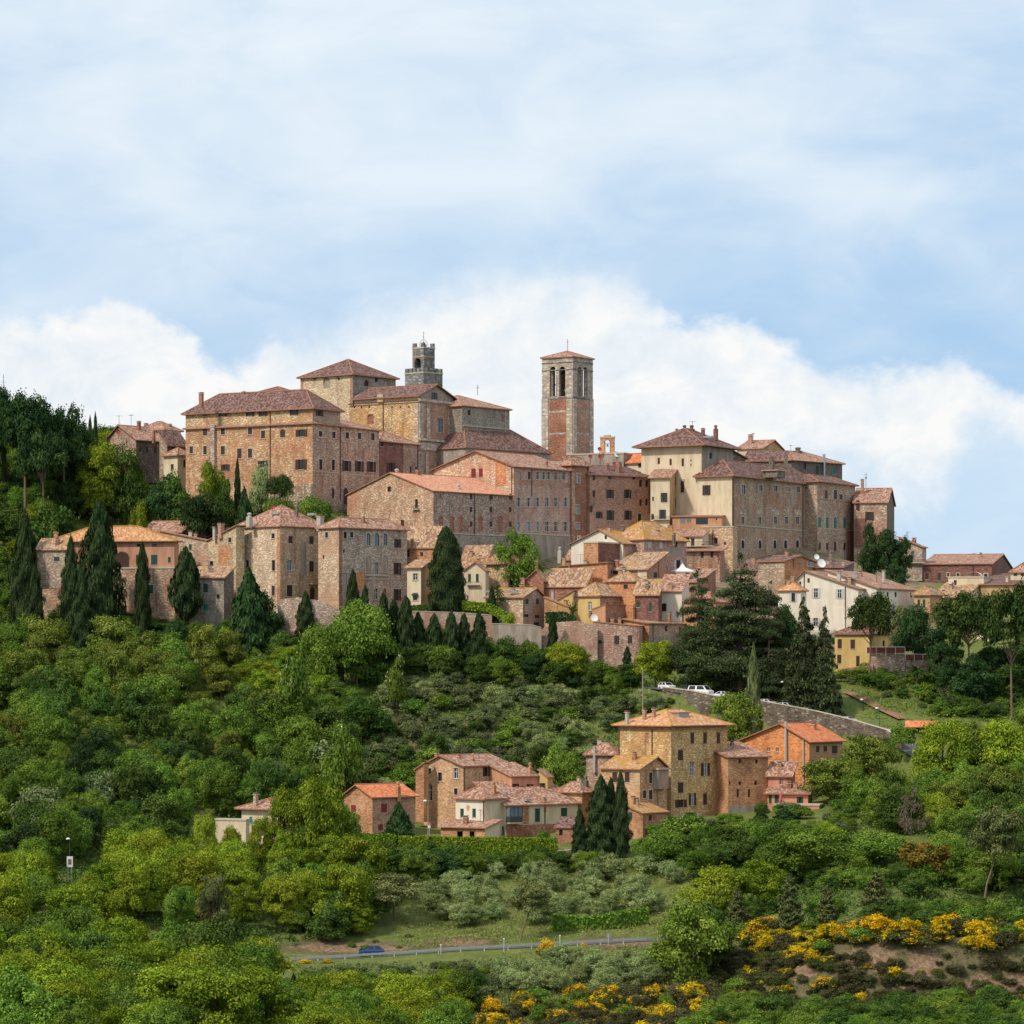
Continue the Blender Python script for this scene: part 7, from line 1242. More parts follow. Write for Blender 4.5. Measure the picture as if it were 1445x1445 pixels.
zone([(-80, 940), (110, 932), (240, 945), (330, 950), (350, 1000), (-80, 1000)], 6.6, [('olive_locust_tree', 6), ('ash_tree_b', 1)], (8, 12.5), (.7, 1.0), 'olive-yellow feathery tree at the top of the left wood, below the pink villa', 'olive-yellow trees in the upper band of the left wood', 1)
zone([(330, 950), (420, 930), (470, 985), (520, 1000), (520, 1040), (330, 1010)], 5.2, [('ash_tree_b', 5), ('locust_tree', 3), ('oak_tree', 2)], (5, 7.5), (.9, 1.2), 'mid-green tree at the upper right corner of the left wood, below the mansion', 'trees at the upper right corner of the left wood', 2)
zone([(-80, 1000), (350, 1000), (520, 1040), (520, 1095), (-80, 1095)], 6.6, [('ash_tree_b', 5), ('oak_tree', 4), ('olive_locust_tree', 3)], (6.5, 12.5), (.68, 1.0), 'green leafy tree in the dense middle of the left wood', 'green trees in the dense middle of the left wood', 3)
zone([(-80, 1095), (520, 1095), (505, 1120), (470, 1150), (330, 1155), (280, 1180), (240, 1225), (-80, 1240)], 6.4, [('oak_tree', 5), ('ash_tree_b', 5), ('dark_tree', 1), ('bush', 1)], (5.5, 11), (.68, 1.0), 'dark green tree in the lower part of the left wood, above the bright trees', 'dark green trees in the lower part of the left wood', 4, guard=keepclear(HOUSES))
zone([(-80, 1245), (120, 1250), (290, 1230), (480, 1225), (520, 1250), (515, 1330), (400, 1332), (-80, 1332)], 6.3, [('locust_tree', 8), ('ash_tree_c', 3)], (7, 12), (.72, 1.05), 'bright yellow-green tree in the left foreground wood, above the road line', 'bright yellow-green trees in the left foreground above the road', 5, guard=keepclear(HOUSES + [(90, 106, 1222)]))
zone([(-80, 1370), (390, 1372), (430, 1400), (460, 1470), (-80, 1560)], 6.2, [('locust_tree', 7), ('ash_tree_b', 5), ('oak_tree', 1)], (7, 12), (.72, 1.05), 'bright yellow-green tree at the bottom left of the foreground wood', 'bright trees at the bottom left of the foreground wood', 6, guard=keepclear(ROADV))
zone([(430, 1420), (640, 1420), (640, 1560), (430, 1560)], 5.2, [('locust_tree', 6), ('ash_tree_b', 4)], (6, 8.5), (.8, 1.1), 'light green tree along the bottom edge, below the blue car', 'light green trees along the bottom edge below the blue car', 7, guard=keepclear([(408, 660, 1362)]))
zone([(-80, 640), (120, 612), (200, 660), (245, 690), (245, 735), (130, 745), (-80, 800)], 5.6, [('oak_tree', 5), ('ash_tree_b', 3), ('dark_tree', 4), ('locust_tree', 1)], (7.5, 10.5), (.7, 1.0), 'dark green tree on the wooded hill at upper left, above the pink villa', 'dark green trees on the hill at upper left', 8, guard=keepclear([(140, 275, 660)]))
zone([(-80, 790), (60, 770), (130, 835), (160, 900), (60, 925), (-80, 930)], 5.0, [('oak_tree_b', 4), ('ash_tree_c', 4), ('locust_tree', 1)], (6, 9), (.8, 1.1), 'leafy tree at the left edge below the shaggy cypress', 'leafy trees at the left edge below the shaggy cypress', 9)
zone([(60, 860), (190, 868), (330, 905), (390, 905), (400, 935), (60, 920)], 4.6, [('oak_tree_b', 4), ('dark_tree', 4), ('ash_tree_c', 2)], (4.5, 7.5), (.85, 1.1), 'dark small tree at the foot of the cypresses below the pink villa', 'small dark trees at the foot of the pink villa cypresses', 10, guard=keepclear([(165, 330, 856)]))
zone([(245, 735), (330, 700), (490, 705), (485, 735), (330, 745), (250, 745)], 4.2, [('oak_tree_b', 4), ('ash_tree_c', 4), ('dark_tree', 1)], (3.5, 5), (.9, 1.3), 'small leafy tree on the green slope under the long palace', 'small leafy trees on the green slope under the long palace', 11, guard=keepclear([(375, 540, 705), (330, 580, 742)]))
zone([(535, 935), (700, 930), (830, 930), (960, 965), (940, 990), (620, 960), (540, 975)], 4.8, [('oak_tree_b', 4), ('ash_tree_c', 3), ('dark_tree', 2), ('locust_tree', 2)], (4.5, 7), (.9, 1.25), 'dark leafy tree along the foot of the town wall, centre', 'leafy trees along the foot of the town wall', 12, guard=keepclear([(690, 770, 893), (835, 975, 942)]))
zone([(470, 880), (700, 905), (700, 945), (540, 960), (470, 930)], 2.7, [('dark_tree', 4), ('oak_tree_b', 3), ('ash_tree_c', 1)], (3.5, 6), (.8, 1.1), 'dark leafy tree growing between the cypresses below the town garden wall', 'leafy trees between the cypresses', 31, mar=.4, guard=keepclear([(480, 575, 868), (575, 700, 879)]))
zone([(520, 985), (620, 965), (930, 985), (930, 1005), (840, 1045), (830, 1085), (790, 1060), (560, 1060), (510, 1090)], 4.4, [('bush', 8), ('olive_tree', 4), ('oak_tree_b', 1), ('green_bush', 2)], (2.4, 4.6), (1.0, 1.5), 'grey-green bush on the scrubby slope below the town', 'grey-green bushes on the scrubby slope below the town', 13, 'shrub', mar=.8, keep=.88, guard=keepclear(HOUSES + UPV + [(560, 600, 1095)]))
zone([(520, 1060), (800, 1060), (860, 1050), (830, 1130), (720, 1140), (590, 1130), (480, 1130)], 4.2, [('bush', 4), ('green_bush', 3), ('oak_tree_b', 3), ('olive_tree', 2)], (2.6, 5), (1.0, 1.4), 'green bush right behind the lower houses', 'green bushes right behind the lower houses', 14, 'shrub', mar=.8, guard=keepclear(HOUSES + [(590, 780, 1105)]))
zone([(1180, 960), (1240, 940), (1380, 940), (1540, 940), (1540, 1012), (1350, 1015), (1290, 1003), (1230, 978)], 3.0, [('green_bush', 6), ('bush', 4), ('oak_tree', 3)], (1.4, 3.4), (1.1, 1.6), 'low bush on the green bank under the umbrella pines', 'low bushes on the green bank under the umbrella pines', 15, 'shrub', mar=.6, guard=keepclear([(1190, 1280, 985), (1240, 1320, 1030)]))
zone([(1185, 1085), (1300, 1080), (1540, 1040), (1540, 1175), (1300, 1185), (1190, 1175)], 5.4, [('ash_tree_b', 5), ('oak_tree', 3), ('olive_locust_tree', 3), ('locust_tree', 1)], (6.5, 9.5), (.75, 1.05), 'green tree on the right slope, below the light green trees by the pavilion', 'green trees on the wooded slope at right', 16, guard=keepclear([(1255, 1300, 1075), (1080, 1195, 1140)]))
zone([(1330, 1180), (1540, 1175), (1540, 1330), (1440, 1320), (1330, 1275)], 5.2, [('ash_tree_b', 5), ('oak_tree', 4), ('locust_tree', 1)], (5, 8), (.9, 1.2), 'green tree at the right edge beside the leaning pine', 'green trees at the right edge beside the leaning pine', 17, guard=keepclear([(1360, 1445, 1258), (1230, 1445, 1300)]))
zone([(905, 1180), (1180, 1180), (1200, 1235), (1050, 1240), (990, 1245), (905, 1225)], 5.2, [('ash_tree_b', 6), ('oak_tree', 4), ('locust_tree', 2)], (5, 7.5), (.95, 1.25), 'leafy tree just below the golden mansion and the pink houses', 'leafy trees just below the golden mansion', 18, guard=keepclear(HOUSES))
zone([(890, 1148), (1200, 1140), (1210, 1180), (1180, 1186), (900, 1186)], 3.2, [('green_bush', 6), ('oak_tree', 2), ('bush', 1)], (1.6, 2.8), (1.2, 1.7), 'low leafy bush hugging the foot of the golden mansion and the pink houses', 'low bushes at the foot of the golden mansion', 28, 'shrub', mar=.4, guard=keepclear([(940, 1090, 1142), (1080, 1160, 1150)]))
zone([(900, 985), (1300, 1030), (1260, 1060), (1190, 1060), (1040, 1040), (930, 1020)], 3.4, [('green_bush', 5), ('bush', 4)], (1.5, 3), (1.1, 1.6), 'bush on the slope at the foot of the stone retaining wall', 'bushes at the foot of the retaining wall', 29, 'shrub', mar=.4, keep=.7, guard=keepclear([(935, 1030, 1003), (1060, 1260, 1028)]))
zone([(505, 1200), (800, 1215), (790, 1240), (640, 1246), (500, 1245)], 4.2, [('oak_tree', 6), ('ash_tree_b', 5), ('dark_tree', 1)], (3.8, 5.6), (1.0, 1.4), 'dark green tree under the clipped hedge of the lower houses', 'dark green trees under the clipped hedge', 19, guard=keepclear([(480, 830, 1186)]))
zone([(590, 1255), (700, 1240), (800, 1228), (920, 1222), (960, 1240), (930, 1290), (880, 1300), (780, 1305), (690, 1310), (610, 1312)], 4.6, [('olive_tree', 1)], (3.0, 4.2), (1.1, 1.5), 'silvery olive tree in the terraced grove above the guard rail', 'olive trees in the grove above the guard rail', 20, keep=.85, mar=.8, guard=keepclear([(480, 830, 1186)]))
zone([(700, 1372), (930, 1345), (935, 1392), (820, 1402), (720, 1412)], 3.8, [('olive_tree', 1)], (3.0, 4.0), (1.1, 1.5), 'silvery olive tree in the row below the guard rail', 'olive trees in the row below the guard rail', 21, mar=.6, guard=keepclear(ROADV))
zone([(980, 1425), (1100, 1440), (1540, 1428), (1540, 1560), (980, 1560)], 4.4, [('ash_tree_b', 7), ('oak_tree', 3), ('green_bush', 2)], (3.4, 4.8), (1.0, 1.4), 'green tree along the bottom right edge, under the bare earth bank', 'green trees along the bottom right edge', 22)
zone([(1040, 1240), (1540, 1245), (1540, 1322), (1050, 1308)], 3.6, [('ash_tree_c', 4), ('oak_tree_b', 5), ('green_bush', 3)], (2.6, 4.6), (1.0, 1.4), 'leafy shrub tree in the thicket between the young pines and the broom crest', 'shrub trees in the thicket behind the broom crest', 30, mar=.4, guard=keepclear([(1000, 1445, 1262), (1092, 1138, 1302), (1150, 1184, 1302), (1210, 1262, 1302), (1265, 1345, 1250)]))
zone([(1050, 1315), (1180, 1310), (1440, 1318), (1540, 1330), (1540, 1350), (1050, 1345)], 2.1, [('broom_shrub', 6), ('heath_bush', 2), ('green_bush', 1)], (1.6, 3.6), (1.1, 1.6), 'broom bush with yellow blossom on the crest of the bare earth bank', 'yellow broom bushes on the crest of the earth bank', 23, 'shrub', mar=.3)
zone([(1000, 1345), (1540, 1350), (1540, 1425), (1000, 1425)], 1.75, [('broom_shrub', 2), ('heath_bush', 8), ('dry_bush', 3)], (1.0, 2.8), (1.1, 1.6), 'scattered low broom or scrub bush on the face of the bare earth bank', 'low bushes on the face of the earth bank', 24, 'shrub', mar=.3, keep=.8, guard=lambda px, gy, Y, H_: earth(px, gy) > .8)
zone([(680, 1430), (760, 1415), (960, 1402), (1050, 1400), (1050, 1480), (690, 1500)], 2.6, [('broom_shrub', 4), ('heath_bush', 3), ('green_bush', 1)], (1.4, 3.4), (1.1, 1.5), 'broom bush with yellow blossom at bottom centre, below the olive row', 'yellow broom bushes at bottom centre', 25, 'shrub', mar=.3, keep=.8)
zone([(430, 1372), (690, 1362), (720, 1400), (640, 1420), (440, 1415)], 2.8, [('bush', 5), ('green_bush', 1)], (1.2, 2.2), (1.2, 1.7), 'scrubby bush on the bank just below the guard rail', 'scrubby bushes on the bank below the guard rail', 26, 'shrub', mar=.3, keep=.85, guard=keepclear(ROADV))
zone([(400, 1285), (548, 1285), (548, 1326), (400, 1332)], 5.2, [('locust_tree', 3), ('ash_tree_b', 3), ('oak_tree', 1)], (4.5, 7.5), (.85, 1.15), 'yellow-green tree overhanging the bank behind the blue car', 'yellow-green trees above the bank behind the blue car', 32, mar=.6)
zone([(430, 1320), (600, 1318), (600, 1338), (430, 1345)], 3.2, [('bush', 3), ('green_bush', 2)], (.8, 1.4), (1.3, 1.8), 'small bush on the bank behind the road and the blue car', 'small bushes on the bank behind the road', 27, 'shrub', mar=.5, keep=.5)
for i, (px, tp, wd) in enumerate(((775, 1322, 40), (824, 1328, 22), (431, 1354, 24), (462, 1355, 24))):
    T('broom_shrub', px, tp, wd, 500 + (i < 1) * .5, ['round yellow broom bush breaking the line of the guard rail', 'small yellow broom bush near the right end of the guard rail', 'yellow broom bush below the left end of the guard rail, left one of two', 'yellow broom bush below the left end of the guard rail, right one of two'][i], 'shrub', var=3)
# ---- hedges and ivy
def hedge(label, pp, hgt, wid, mat='leaf_hedge', dens=55, size=.2, name='hedge', base=None):
    rng = np.random.default_rng(len(label)); pts = [P3(*q) for q in pp]; Ps, Ns = [], []
    for a, b_ in zip(pts, pts[1:]):
        L = (b_ - a).length; d = (b_ - a) / L; n_ = Vector((-d.y, d.x, 0)).normalized(); A = L * (2 * hgt + wid); k = int(A * dens)
        t = rng.uniform(0, 1, k); sdf = rng.uniform(0, 2 * hgt + wid, k); 
        off = np.where(sdf < hgt, 0, np.where(sdf < hgt + wid, sdf - hgt, wid)); z = np.where(sdf < hgt, -hgt + sdf, np.where(sdf < hgt + wid, 0, -(sdf - hgt - wid)))
        P = np.array(a)[None] + np.array(b_ - a)[None] * t[:, None] + np.array(n_)[None] * off[:, None]; P[:, 2] += z; P += rng.normal(size=P.shape) * .09
        nn = np.where((sdf < hgt)[:, None], -np.array(n_)[None], np.where((sdf < hgt + wid)[:, None], np.array([[0, 0, 1.0]]), np.array(n_)[None])) + rng.normal(size=P.shape) * .5
        Ps.append(P); Ns.append(nn)
    P, N = np.concatenate(Ps), np.concatenate(Ns); me = card_mesh(name, P, N, size * rng.uniform(.6, 1.3, len(P)), mat, rng.uniform(0, 1, len(P)) * .8 + .1, rng); o = bpy.data.objects.new(name, me); COL.objects.link(o); tag(o, label, 'hedge'); return o
hedge('clipped green hedge before the orange-roofed cottage, shorter of the two flat-topped ones', [(510, 1178, 566), (558, 1179, 565)], 3, 1.6); hedge('long clipped green hedge below the cream corner house and terraced house', [(562, 1181, 564), (640, 1183, 563), (720, 1183.5, 562), (786, 1184.5, 562)], 3.2, 1.8)
hedge('bushy dark hedge above the guard rail by the leaning pine', [(778, 1292, 519), (830, 1296, 518), (870, 1290, 519), (915, 1282, 521)], 2.4, 1.8, 'leaf_ash', 45, .24); hedge('dark ivy hedge on top of the crumbling town wall', [(770, 865, 684.6), (795, 864, 684.4), (812, 872, 684)], 2, 1.2, 'leaf_deep'); hedge('clipped square hedge before the pavilion', [(1257, 1028, 617), (1287, 1029, 615)], 2.6, 1.6, 'leaf_ash'); hedge('green garden hedge behind the cypress row', [(578, 856, 689.5), (640, 850, 689.5), (690, 852, 689)], 1.8, 1.2, 'leaf_oak'); hedge('bright creeper hedge on the garden wall right of the great oval cypress', [(652, 849, 688.4), (688, 852, 688), (712, 866, 685)], 1.6, 1.0, 'leaf_hedge')
def ivy(parent, pts, mat, n, size, top, hgt, seed):
    """leafy patches hugging the front of a wall: part of that wall"""
    rng = np.random.default_rng(seed); o0 = parent.location; P = []
    for _ in range(n):
        i = rng.integers(0, len(pts) - 1); a, b_ = pts[i], pts[i + 1]; p = a.lerp(b_, float(rng.uniform(0, 1))); zz = rng.uniform(*hgt); r = rng.uniform(.4, 1.5); k = int(50 * r * r)
        d = (b_ - a).normalized(); q = np.array(p - o0)[None] + np.array(d)[None] * rng.normal(size=(k, 1)) * r * .6; q[:, 2] += -zz + rng.normal(size=k) * r * .5; q[:, 1] -= .12 + rng.uniform(0, .25, k); q[:, 2] = np.minimum(q[:, 2], -.15); P.append(q)
    P = np.concatenate(P); N = rng.normal(size=P.shape) * .5 + np.array([-.3, -1, .4]); me = card_mesh('ivy', P, N, size * rng.uniform(.6, 1.3, len(P)), mat, rng.uniform(0, 1, len(P)), rng); o = bpy.data.objects.new('ivy', me); COL.objects.link(o); o.parent = parent
ivy(RET, RETP, 'leaf_oak', 240, .22, 0, (1.2, 6.5), 3)
# ---- ground cover nobody could count
def cover(name, polys, n, mat, size, hgt, seed, clump=(8, .55), cmod=None, up=.8, rng_px=(-90, 1535)):
    rng = np.random.default_rng(seed); rnd = random.Random(seed); P = []; tries = 0; c = 0
    bx = [(min(q[0] for q in p), max(q[0] for q in p), min(q[1] for q in p), max(q[1] for q in p)) for p in polys]; ar = [(b[1] - b[0]) * (b[3] - b[2]) for b in bx]
    while c < n and tries < n * 6:
        tries += 1; Y = rnd.uniform(405, 800) ** 1.0; px = rnd.uniform(*rng_px); x = (px - CX) * Y / F; g = HZ - ground_z(x, Y) * F / Y
        if not any(inside(p, px, g) for p in polys) or not free(x, Y, -.2): continue
        if cmod and rnd.random() < cmod(px, g): continue
        c += 1; k = clump[0]; r = clump[1] * rnd.uniform(.5, 1.5); q = rng.normal(size=(k, 3)) * [r, r, .3 * r]; q += [x, Y, 0]; z0 = ground_z(x, Y); hk = hgt * (rnd.uniform(.35, 1.6) if hgt > 3 else 1); q[:, 2] += z0 + hk * rng.uniform(.1, 1, k) ** (.5 if hgt > 3 else 1); P.append(q)
    P = np.concatenate(P); N = rng.normal(size=P.shape) + np.array([0, 0, up]); me = card_mesh(name, P, N, size * rng.uniform(.5, 1.4, len(P)), mat, rng.uniform(0, 1, len(P)), rng); o = bpy.data.objects.new(name, me); COL.objects.link(o); o['kind'] = 'stuff'; return o
ALL = [(-90, 560), (1535, 560), (1535, 1560), (-90, 1560)]
cover('undergrowth', [[(-90, 600), (250, 640), (500, 700), (500, 760), (330, 745), (300, 900), (480, 920), (980, 960), (930, 1010), (1000, 1120), (470, 1140), (470, 1240), (1535, 1180), (1535, 1300), (1050, 1300), (980, 1290), (980, 1240), (600, 1245), (520, 1300), (400, 1345), (-90, 1370)]], 9000, 'leaf_oak', .22, .8, 61, (16, .7))
cover('undergrowth', [[(1180, 945), (1535, 930), (1535, 1180), (1190, 1180), (1260, 1060)]], 3200, 'leaf_ash', .20, .6, 62, (16, .7))
cover('scrub', [[(1000, 1300), (1535, 1310), (1535, 1430), (1000, 1430)], [(420, 1365), (1050, 1345), (1050, 1560), (420, 1560)]], 7500, 'leaf_scrub', .15, .45, 63, (12, .5), lambda px, g: min(.8, earth(px, g) * 1.4))
cover('grass', [[(560, 1240), (960, 1220), (960, 1320), (560, 1345)], [(690, 1345), (950, 1330), (950, 1410), (690, 1415)], [(1190, 955), (1300, 960), (1300, 1010), (1210, 1000)]], 14000, 'blade', .13, .35, 64, (9, .5), None, .2)
cover('grass', [[(520, 960), (930, 985), (860, 1120), (480, 1120)]], 5000, 'leaf_scrub', .22, .4, 65, (9, .6))

# the wood goes on beyond the edges of the picture
cover('woodland', [[(1545, 600), (2250, 600), (2250, 1560), (1545, 1560)]], 1100, 'leaf_ash', .40, 7.0, 66, (130, 1.5), None, .8, (1545, 2250))
cover('woodland', [[(-800, 560), (-100, 560), (-100, 1560), (-800, 1560)]], 1100, 'leaf_ash', .40, 7.0, 67, (130, 1.5), None, .8, (-800, -100))
# ================================================================ VEHICLES, LAMPS, RAILS, SIGNS
def at(px, py, Y=None):
    Y = Y or solveY(px, py); x = (px - CX) * Y / F; return Vector((x, Y, ground_z(x, Y) + .06))
def vehicle(name, label, cat, pos, rz, L, W_, prof, cabin, paint):
    """prof: (x, z) outline of the lower body from nose to tail; cabin: (x0, x1, x2, x3, z shoulder, z roof)"""
    root = empty(name, pos, rz, label, cat); hw = W_ / 2; mb = MB()
    zb = .28; sec = [(x, z) for x, z in prof]
    for (x0, z0), (x1, z1) in zip(sec, sec[1:]):
        k0 = hw * (.90 if x0 in (sec[0][0], sec[-1][0]) else 1); k1 = hw * (.90 if x1 in (sec[0][0], sec[-1][0]) else 1)
        mb.poly([(x0, -k0 * .96, z0), (x0, k0 * .96, z0), (x1, k1 * .96, z1), (x1, -k1 * .96, z1)], paint)
        for s in (-1, 1):
            mb.poly([(x0, s * k0 * .96, z0), (x1, s * k1 * .96, z1), (x1, s * k1, z1 - .16), (x0, s * k0, z0 - .16)], paint)
            mb.poly([(x0, s * k0, z0 - .16), (x1, s * k1, z1 - .16), (x1, s * k1 * .95, zb), (x0, s * k0 * .95, zb)], paint)
        mb.poly([(x0, -k0 * .95, zb), (x0, k0 * .95, zb), (x1, k1 * .95, zb), (x1, -k1 * .95, zb)], 'tyre')
    for x, z in (sec[0], sec[-1]): mb.poly([(x, -hw * .87, z), (x, hw * .87, z), (x, hw * .9, z - .16), (x, hw * .86, zb), (x, -hw * .86, zb), (x, -hw * .9, z - .16)], paint)
    x0, x1, x2, x3, zs, zr = cabin; a, t = hw * .94, hw * .78
    mb.poly([(x1, -t, zr), (x2, -t, zr), (x2, t, zr), (x1, t, zr)], paint)
    G = [((x0, -a, zs), (x1, -t, zr), (x1, t, zr), (x0, a, zs), 'windscreen'), ((x3, -a, zs), (x2, -t, zr), (x2, t, zr), (x3, a, zs), 'rear_window')]
    for s in (-1, 1): mb.poly([(x0, s * a, zs), (x1, s * t, zr), (x2, s * t, zr), (x3, s * a, zs)], paint)
    for p in G: mb.poly(p[:4], paint)
    mb.build('body', root)
    def inset(q, name, k=.86):
        c = sum((Vector(p) for p in q), Vector()) / 4; q = [c + (Vector(p) - c) * k for p in q]; n_ = (q[1] - q[0]).cross(q[2] - q[0]).normalized(); ctr = Vector(((x0 + x3) / 2, 0, (zs + zr) / 2 - .3))
        if n_.dot(c - ctr) < 0: n_ = -n_
        g = MB(); g.poly([p + n_ * .012 for p in q], 'glass'); g.build(name, root)
    for p in G: inset(p[:4], p[4])
    xm = (x1 + x2) / 2; zz = .09
    for s in (-1, 1):
        for q in (((x0 + .12, s * a, zs), (x1 + .06, s * t, zr), (xm - .04, s * t, zr), (xm - .04, s * a, zs)), ((xm + .04, s * a, zs), (xm + .04, s * t, zr), (x2 - .06, s * t, zr), (x3 - .12, s * a, zs))): inset(q, 'side_window', .84)
    for x in (sec[0][0] + L * .19, sec[-1][0] - L * .18):
        for s in (-1, 1):
            g = MB(); r = .32; y0, y1 = s * (hw - .2), s * (hw + .01)
            ring = lambda rr, y: [(x + rr * math.cos(k * .3927), y, .32 + rr * math.sin(k * .3927)) for k in range(16)]
            A, B_, Cc = ring(r, y0), ring(r, y1), ring(r * .62, y1)
            for k in range(16): g.poly([A[k], A[(k + 1) % 16], B_[(k + 1) % 16], B_[k]], 'tyre'); g.poly([B_[k], B_[(k + 1) % 16], Cc[(k + 1) % 16], Cc[k]], 'tyre')
            wo = g.build('wheel', root); g = MB(); g.poly(ring(r * .62, y1 - s * .02), 'zinc'); g.build('rim', wo)
    for x, m, nm in ((sec[0][0] - .01, 'white_paint', 'headlight'), (sec[-1][0] + .01, 'red_plastic', 'tail_light')):
        zt = sec[0][1] if nm == 'headlight' else sec[-1][1]
        for s in (-1, 1): g = MB(); g.box(x - .03, s * hw * .52 - .17, zt - .22, x + .03, s * hw * .52 + .17, zt - .06, m); g.build(nm, root)
    return root
def hatch(label, pos, rz, paint): return vehicle('parked_car', label, 'car', pos, rz, 4.0, 1.7, [(-2.0, .72), (-1.85, .82), (-.95, .95), (.0, .98), (1.75, .98), (1.98, .86)], (-1.05, -.35, 1.25, 1.85, .95, 1.46), paint)
def saloon(label, pos, rz, paint): return vehicle('parked_car', label, 'car', pos, rz, 4.4, 1.74, [(-2.2, .70), (-2.0, .80), (-1.0, .93), (1.2, .95), (2.05, .95), (2.2, .84)], (-1.1, -.35, .85, 1.55, .93, 1.42), paint)
def minivan(label, pos, rz, paint): return vehicle('van', label, 'van', pos, rz, 4.9, 1.9, [(-2.45, .85), (-2.3, 1.0), (-1.75, 1.12), (.5, 1.15), (2.35, 1.15), (2.45, 1.0)], (-1.85, -1.15, 2.2, 2.42, 1.12, 1.92), paint)
def onroad(px, dy=0.0):
    pts = UPR[0] if isinstance(UPR, tuple) else UPR
    for a, b in zip(pts, pts[1:]):
        t0, t1 = CX + a[0] * F / a[1], CX + b[0] * F / b[1]
        if t0 <= px <= t1:
            t = (px - t0) / (t1 - t0); d = Vector((b[0] - a[0], b[1] - a[1])); d.normalize(); n_ = Vector((-d.y, d.x))
            return Vector((a[0] + (b[0] - a[0]) * t + n_.x * dy, a[1] + (b[1] - a[1]) * t + n_.y * dy, a[2] + (b[2] - a[2]) * t + .07)), math.atan2(d.y, d.x)
p, r = onroad(951, -1.6); hatch('white estate car parked at the left end of the road above the retaining wall', p, r + math.pi, 'car_white')
p, r = onroad(972, -.6); saloon('dark car parked between the white estate car and the white van', p, r, 'car_dark')
p, r = onroad(996, -1.7); minivan('white minivan parked on the road above the retaining wall', p, r + math.pi, 'car_white')
p, r = onroad(1021, -1.2); saloon('white car just right of the white minivan, mostly hidden by the wall', p, r, 'car_white')
p, r = onroad(1083, -1.5); saloon('white car parked right of the yellowish cypress', p, r, 'car_white')
p, r = onroad(1108, -1.5); hatch('silver car parked beside the street lamp on the upper road', p, r, 'car_silver')
p, r = onroad(1139, -1.5); saloon('grey car parked on the upper road below the spruces', p, r, 'car_grey')
p, r = onroad(1197, -1.5); saloon('white car parked lowest on the road, before the red path', p, r, 'car_white')
q = P3(524, 1349, 506.8); q.z = ground_z(q.x, q.y) + .07
vb = vehicle('moving_car', 'dark blue hatchback driving behind the guard rail on the lower road', 'car', q, R(4), 3.9, 1.68, [(-1.95, .72), (-1.8, .82), (-.95, .95), (.0, .98), (1.7, .98), (1.93, .86)], (-1.05, -.3, 1.15, 1.8, .95, 1.47), 'car_blue')
# guard rail
GR = []
for px, py, Y in [(300, 1356.5, 502.6), (410, 1351, 503.2), (525, 1345, 503.3), (650, 1336, 503.3), (750, 1331, 503.3), (912, 1322.5, 503.3)]: GR.append(P3(px, py, Y))
root = empty('guard_rail', GR[0], 0, 'long steel guard rail on posts along the lower road', 'guard rail'); mb = MB(); o0 = GR[0]
for a, b in zip(GR, GR[1:]):
    A, B_ = a - o0, b - o0
    for z0, z1, y in ((-.32, -.22, .0), (-.22, -.16, .06), (-.16, -.06, .0), (-.06, 0, .06)): mb.poly([A + Vector((0, -y, z0)), B_ + Vector((0, -y, z0)), B_ + Vector((0, -y - .03, z1)), A + Vector((0, -y - .03, z1))], 'rail_steel')
    mb.poly([A + Vector((0, .02, 0)), B_ + Vector((0, .02, 0)), B_ + Vector((0, .02, -.32)), A + Vector((0, .02, -.32))], 'rail_steel'); mb.poly([A, B_, B_ + Vector((0, .05, 0)), A + Vector((0, .05, 0))], 'rail_steel')
mb.build('rail_beam', root)
Lg = 0
for a, b in zip(GR, GR[1:]):
    k = max(1, round((b - a).length / 3.7))
    for j in range(k): p = (a - o0).lerp(b - o0, j / k); g = MB(); g.box(p.x - .06, p.y + .06, p.z - 1.5, p.x + .06, p.y + .18, p.z + .03, 'rail_steel'); g.build('post', root)
# lamps, poles, signs
def lamp(px, top, Y, label, hgt, m='lamp_green', name='street_lamp', arm=.5):
    p = P3(px, top, Y); gz = ground_z(p.x, Y); h = p.z - gz; root = empty(name, (p.x, Y, gz), 0, label, 'street lamp')
    g = MB(); g.tube([(0, 0, -.5), (0, 0, h * .5), (0, 0, h - .25)], [.11, .08, .06], m, 8); g.tube([(0, 0, h - .3), (-arm * .5, -.1, h - .05), (-arm, -.2, h - .08)], .04, m, 6); g.build('pole', root)
    g = MB(); g.lathe((-arm, -.2, h - .35), [(.05, 0), (.32, .08), (.34, .2), (.12, .34), (.02, .36)], 'white_paint', 10); g.build('lamp_head', root); return root
lamp(1107.5, 961, 645, 'green street lamp with a white head on the upper road by the silver car', 6); lamp(1241, 998, 634, 'green street lamp with a white head below the red path', 6); lamp(604, 1128.5, 574, 'street lamp before the lower houses, left of the cream corner house', 6, 'pole_wood'); lamp(98, 1182, 548, 'street lamp rising from the bright trees behind the poster sign at left', 6, 'iron', arm=.2); lamp(1218, 986, 645, 'short lamp with a flat white head beside the red path', 3, 'iron', arm=.3)
def pole(px, top, Y, label, m='pole_wood', r=.11, arms=True):
    p = P3(px, top, Y); gz = ground_z(p.x, Y); h = p.z - gz; root = empty('utility_pole', (p.x, Y, gz), 0, label, 'utility pole'); g = MB(); g.tube([(0, 0, -.6), (0, 0, h)], [r * 1.3, r], m, 8); g.build('shaft', root)
    if arms: g = MB(); g.box(-.6, -.05, h - .5, .6, .05, h - .38, m); g.build('cross_arm', root)
pole(907, 943, 640, 'bare wooden pole above the roof of the golden mansion', arms=False); pole(1247, 1003 + 30, 618, 'thin pole by the road at right', 'iron', .05, False)
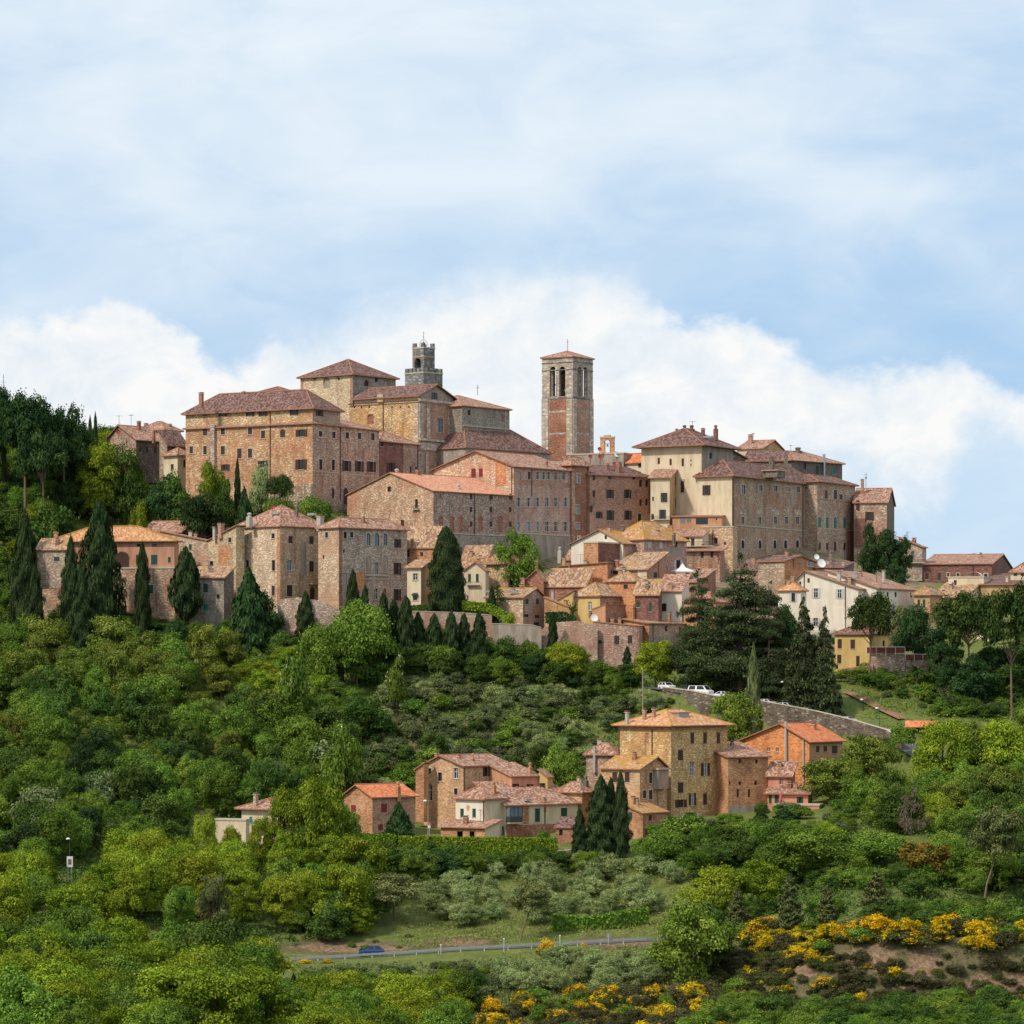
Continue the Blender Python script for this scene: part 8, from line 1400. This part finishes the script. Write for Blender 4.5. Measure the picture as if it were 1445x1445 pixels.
for px, tp, Y, lb in ((622, 1332.5, 503, 'reflector post with a white cap by the guard rail, left one'), (711, 1324, 503, 'thin marker post by the guard rail near the leaning pine'), (790, 1319.5, 503, 'thin marker post by the guard rail near the round broom bush')):
    p = P3(px, tp, Y); gz = ground_z(p.x, Y); h = p.z - gz; root = empty('marker_post', (p.x, Y, gz), 0, lb, 'post'); g = MB(); g.box(-.05, -.04, -.4, .05, .04, h - .12, 'rail_steel'); g.build('shaft', root); g = MB(); g.box(-.13, -.05, h - .14, .13, .05, h, 'white_paint'); g.build('cap', root)
p = P3(858.5, 1317, 503); gz = ground_z(p.x, 503); root = empty('road_sign', (p.x, 503, gz), R(170), 'road sign seen from behind, at the right end of the guard rail', 'sign'); h = p.z - gz; g = MB(); g.tube([(0, 0, -.4), (0, 0, h)], .04, 'rail_steel', 6); g.build('post', root); g = MB(); g.box(-.3, -.06, h - .6, .3, -.04, h, 'sign_back'); g.build('sign_plate', root)
# poster sign in the left foreground
p = P3(98.5, 1216, 540); gz = ground_z(p.x, 540); root = empty('poster_sign', (p.x, 540, gz), R(4), 'white poster sign with a dark picture, among the bright trees at left', 'sign'); h = p.z - gz; g = MB()
for sx in (-.3, .3): g.tube([(sx, .05, -.5), (sx, .05, h - .6)], .05, 'rail_steel', 6)
g.build('post', root); g = MB(); g.box(-.48, -.03, h - .85, .48, .03, h + .85, 'white_paint'); g.build('sign_board', root); g = MB(); g.box(-.26, -.045, h - .45, .26, -.032, h + .4, 'sign_print'); g.build('picture', root)
# red-capped post by the lamp
p = P3(604, 1162, 573.5); g0 = ground_z(p.x, p.y); root = empty('bus_stop_sign', (p.x + .2, p.y - .3, g0), 0, 'small pink and white sign on the lamp before the lower houses', 'sign'); h = p.z - g0; g = MB(); g.tube([(0, 0, -.4), (0, 0, h)], .04, 'rail_steel', 6); g.build('post', root); g = MB(); g.box(-.22, -.03, h - .75, .22, 0, h - .3, 'white_paint'); g.build('lower_plate', root); g = MB(); g.box(-.22, -.03, h - .28, .22, 0, h + .2, 'canvas_pink'); g.build('upper_plate', root)
# closed pink parasol
p = P3(1101.8, 1136, 592.8); root = empty('parasol', p, 0, 'closed pink parasol on the terrace of the low pink house', 'parasol'); g = MB(); g.tube([(0, 0, -.4), (0, 0, 2.6)], .04, 'iron', 6); g.build('pole', root); g = MB(); g.lathe((0, 0, .5), [(.20, 0), (.28, .4), (.2, 1.2), (.04, 2.0)], 'canvas_pink', 8); g.build('canopy', root)
# white market tent between the roofs
p = P3(963, 806, 712); root = empty('market_tent', p, .3, 'white pointed tent roof between the old town roofs by the big cedar', 'tent'); g = MB(); a = 1.9
for k in range(4):
    c = [(-a, -a), (a, -a), (a, a), (-a, a)]; x0, y0 = c[k]; x1, y1 = c[(k + 1) % 4]; g.poly([(x0, y0, 0), (x1, y1, 0), (x1 * .3, y1 * .3, .7), (x0 * .3, y0 * .3, .7)], 'canvas_white'); g.poly([(x0 * .3, y0 * .3, .7), (x1 * .3, y1 * .3, .7), (0, 0, 1.7)], 'canvas_white'); g.poly([(x0, y0, 0), (x1, y1, 0), (x1, y1, -.3), (x0, y0, -.3)], 'canvas_white')
g.build('canopy', root)
for sx in (-1, 1):
    for sy in (-1, 1): g = MB(); g.tube([(sx * a, sy * a, -6), (sx * a, sy * a, 0)], .05, 'rail_steel', 6); g.build('leg', root)
for nm in ('UPR',): pass
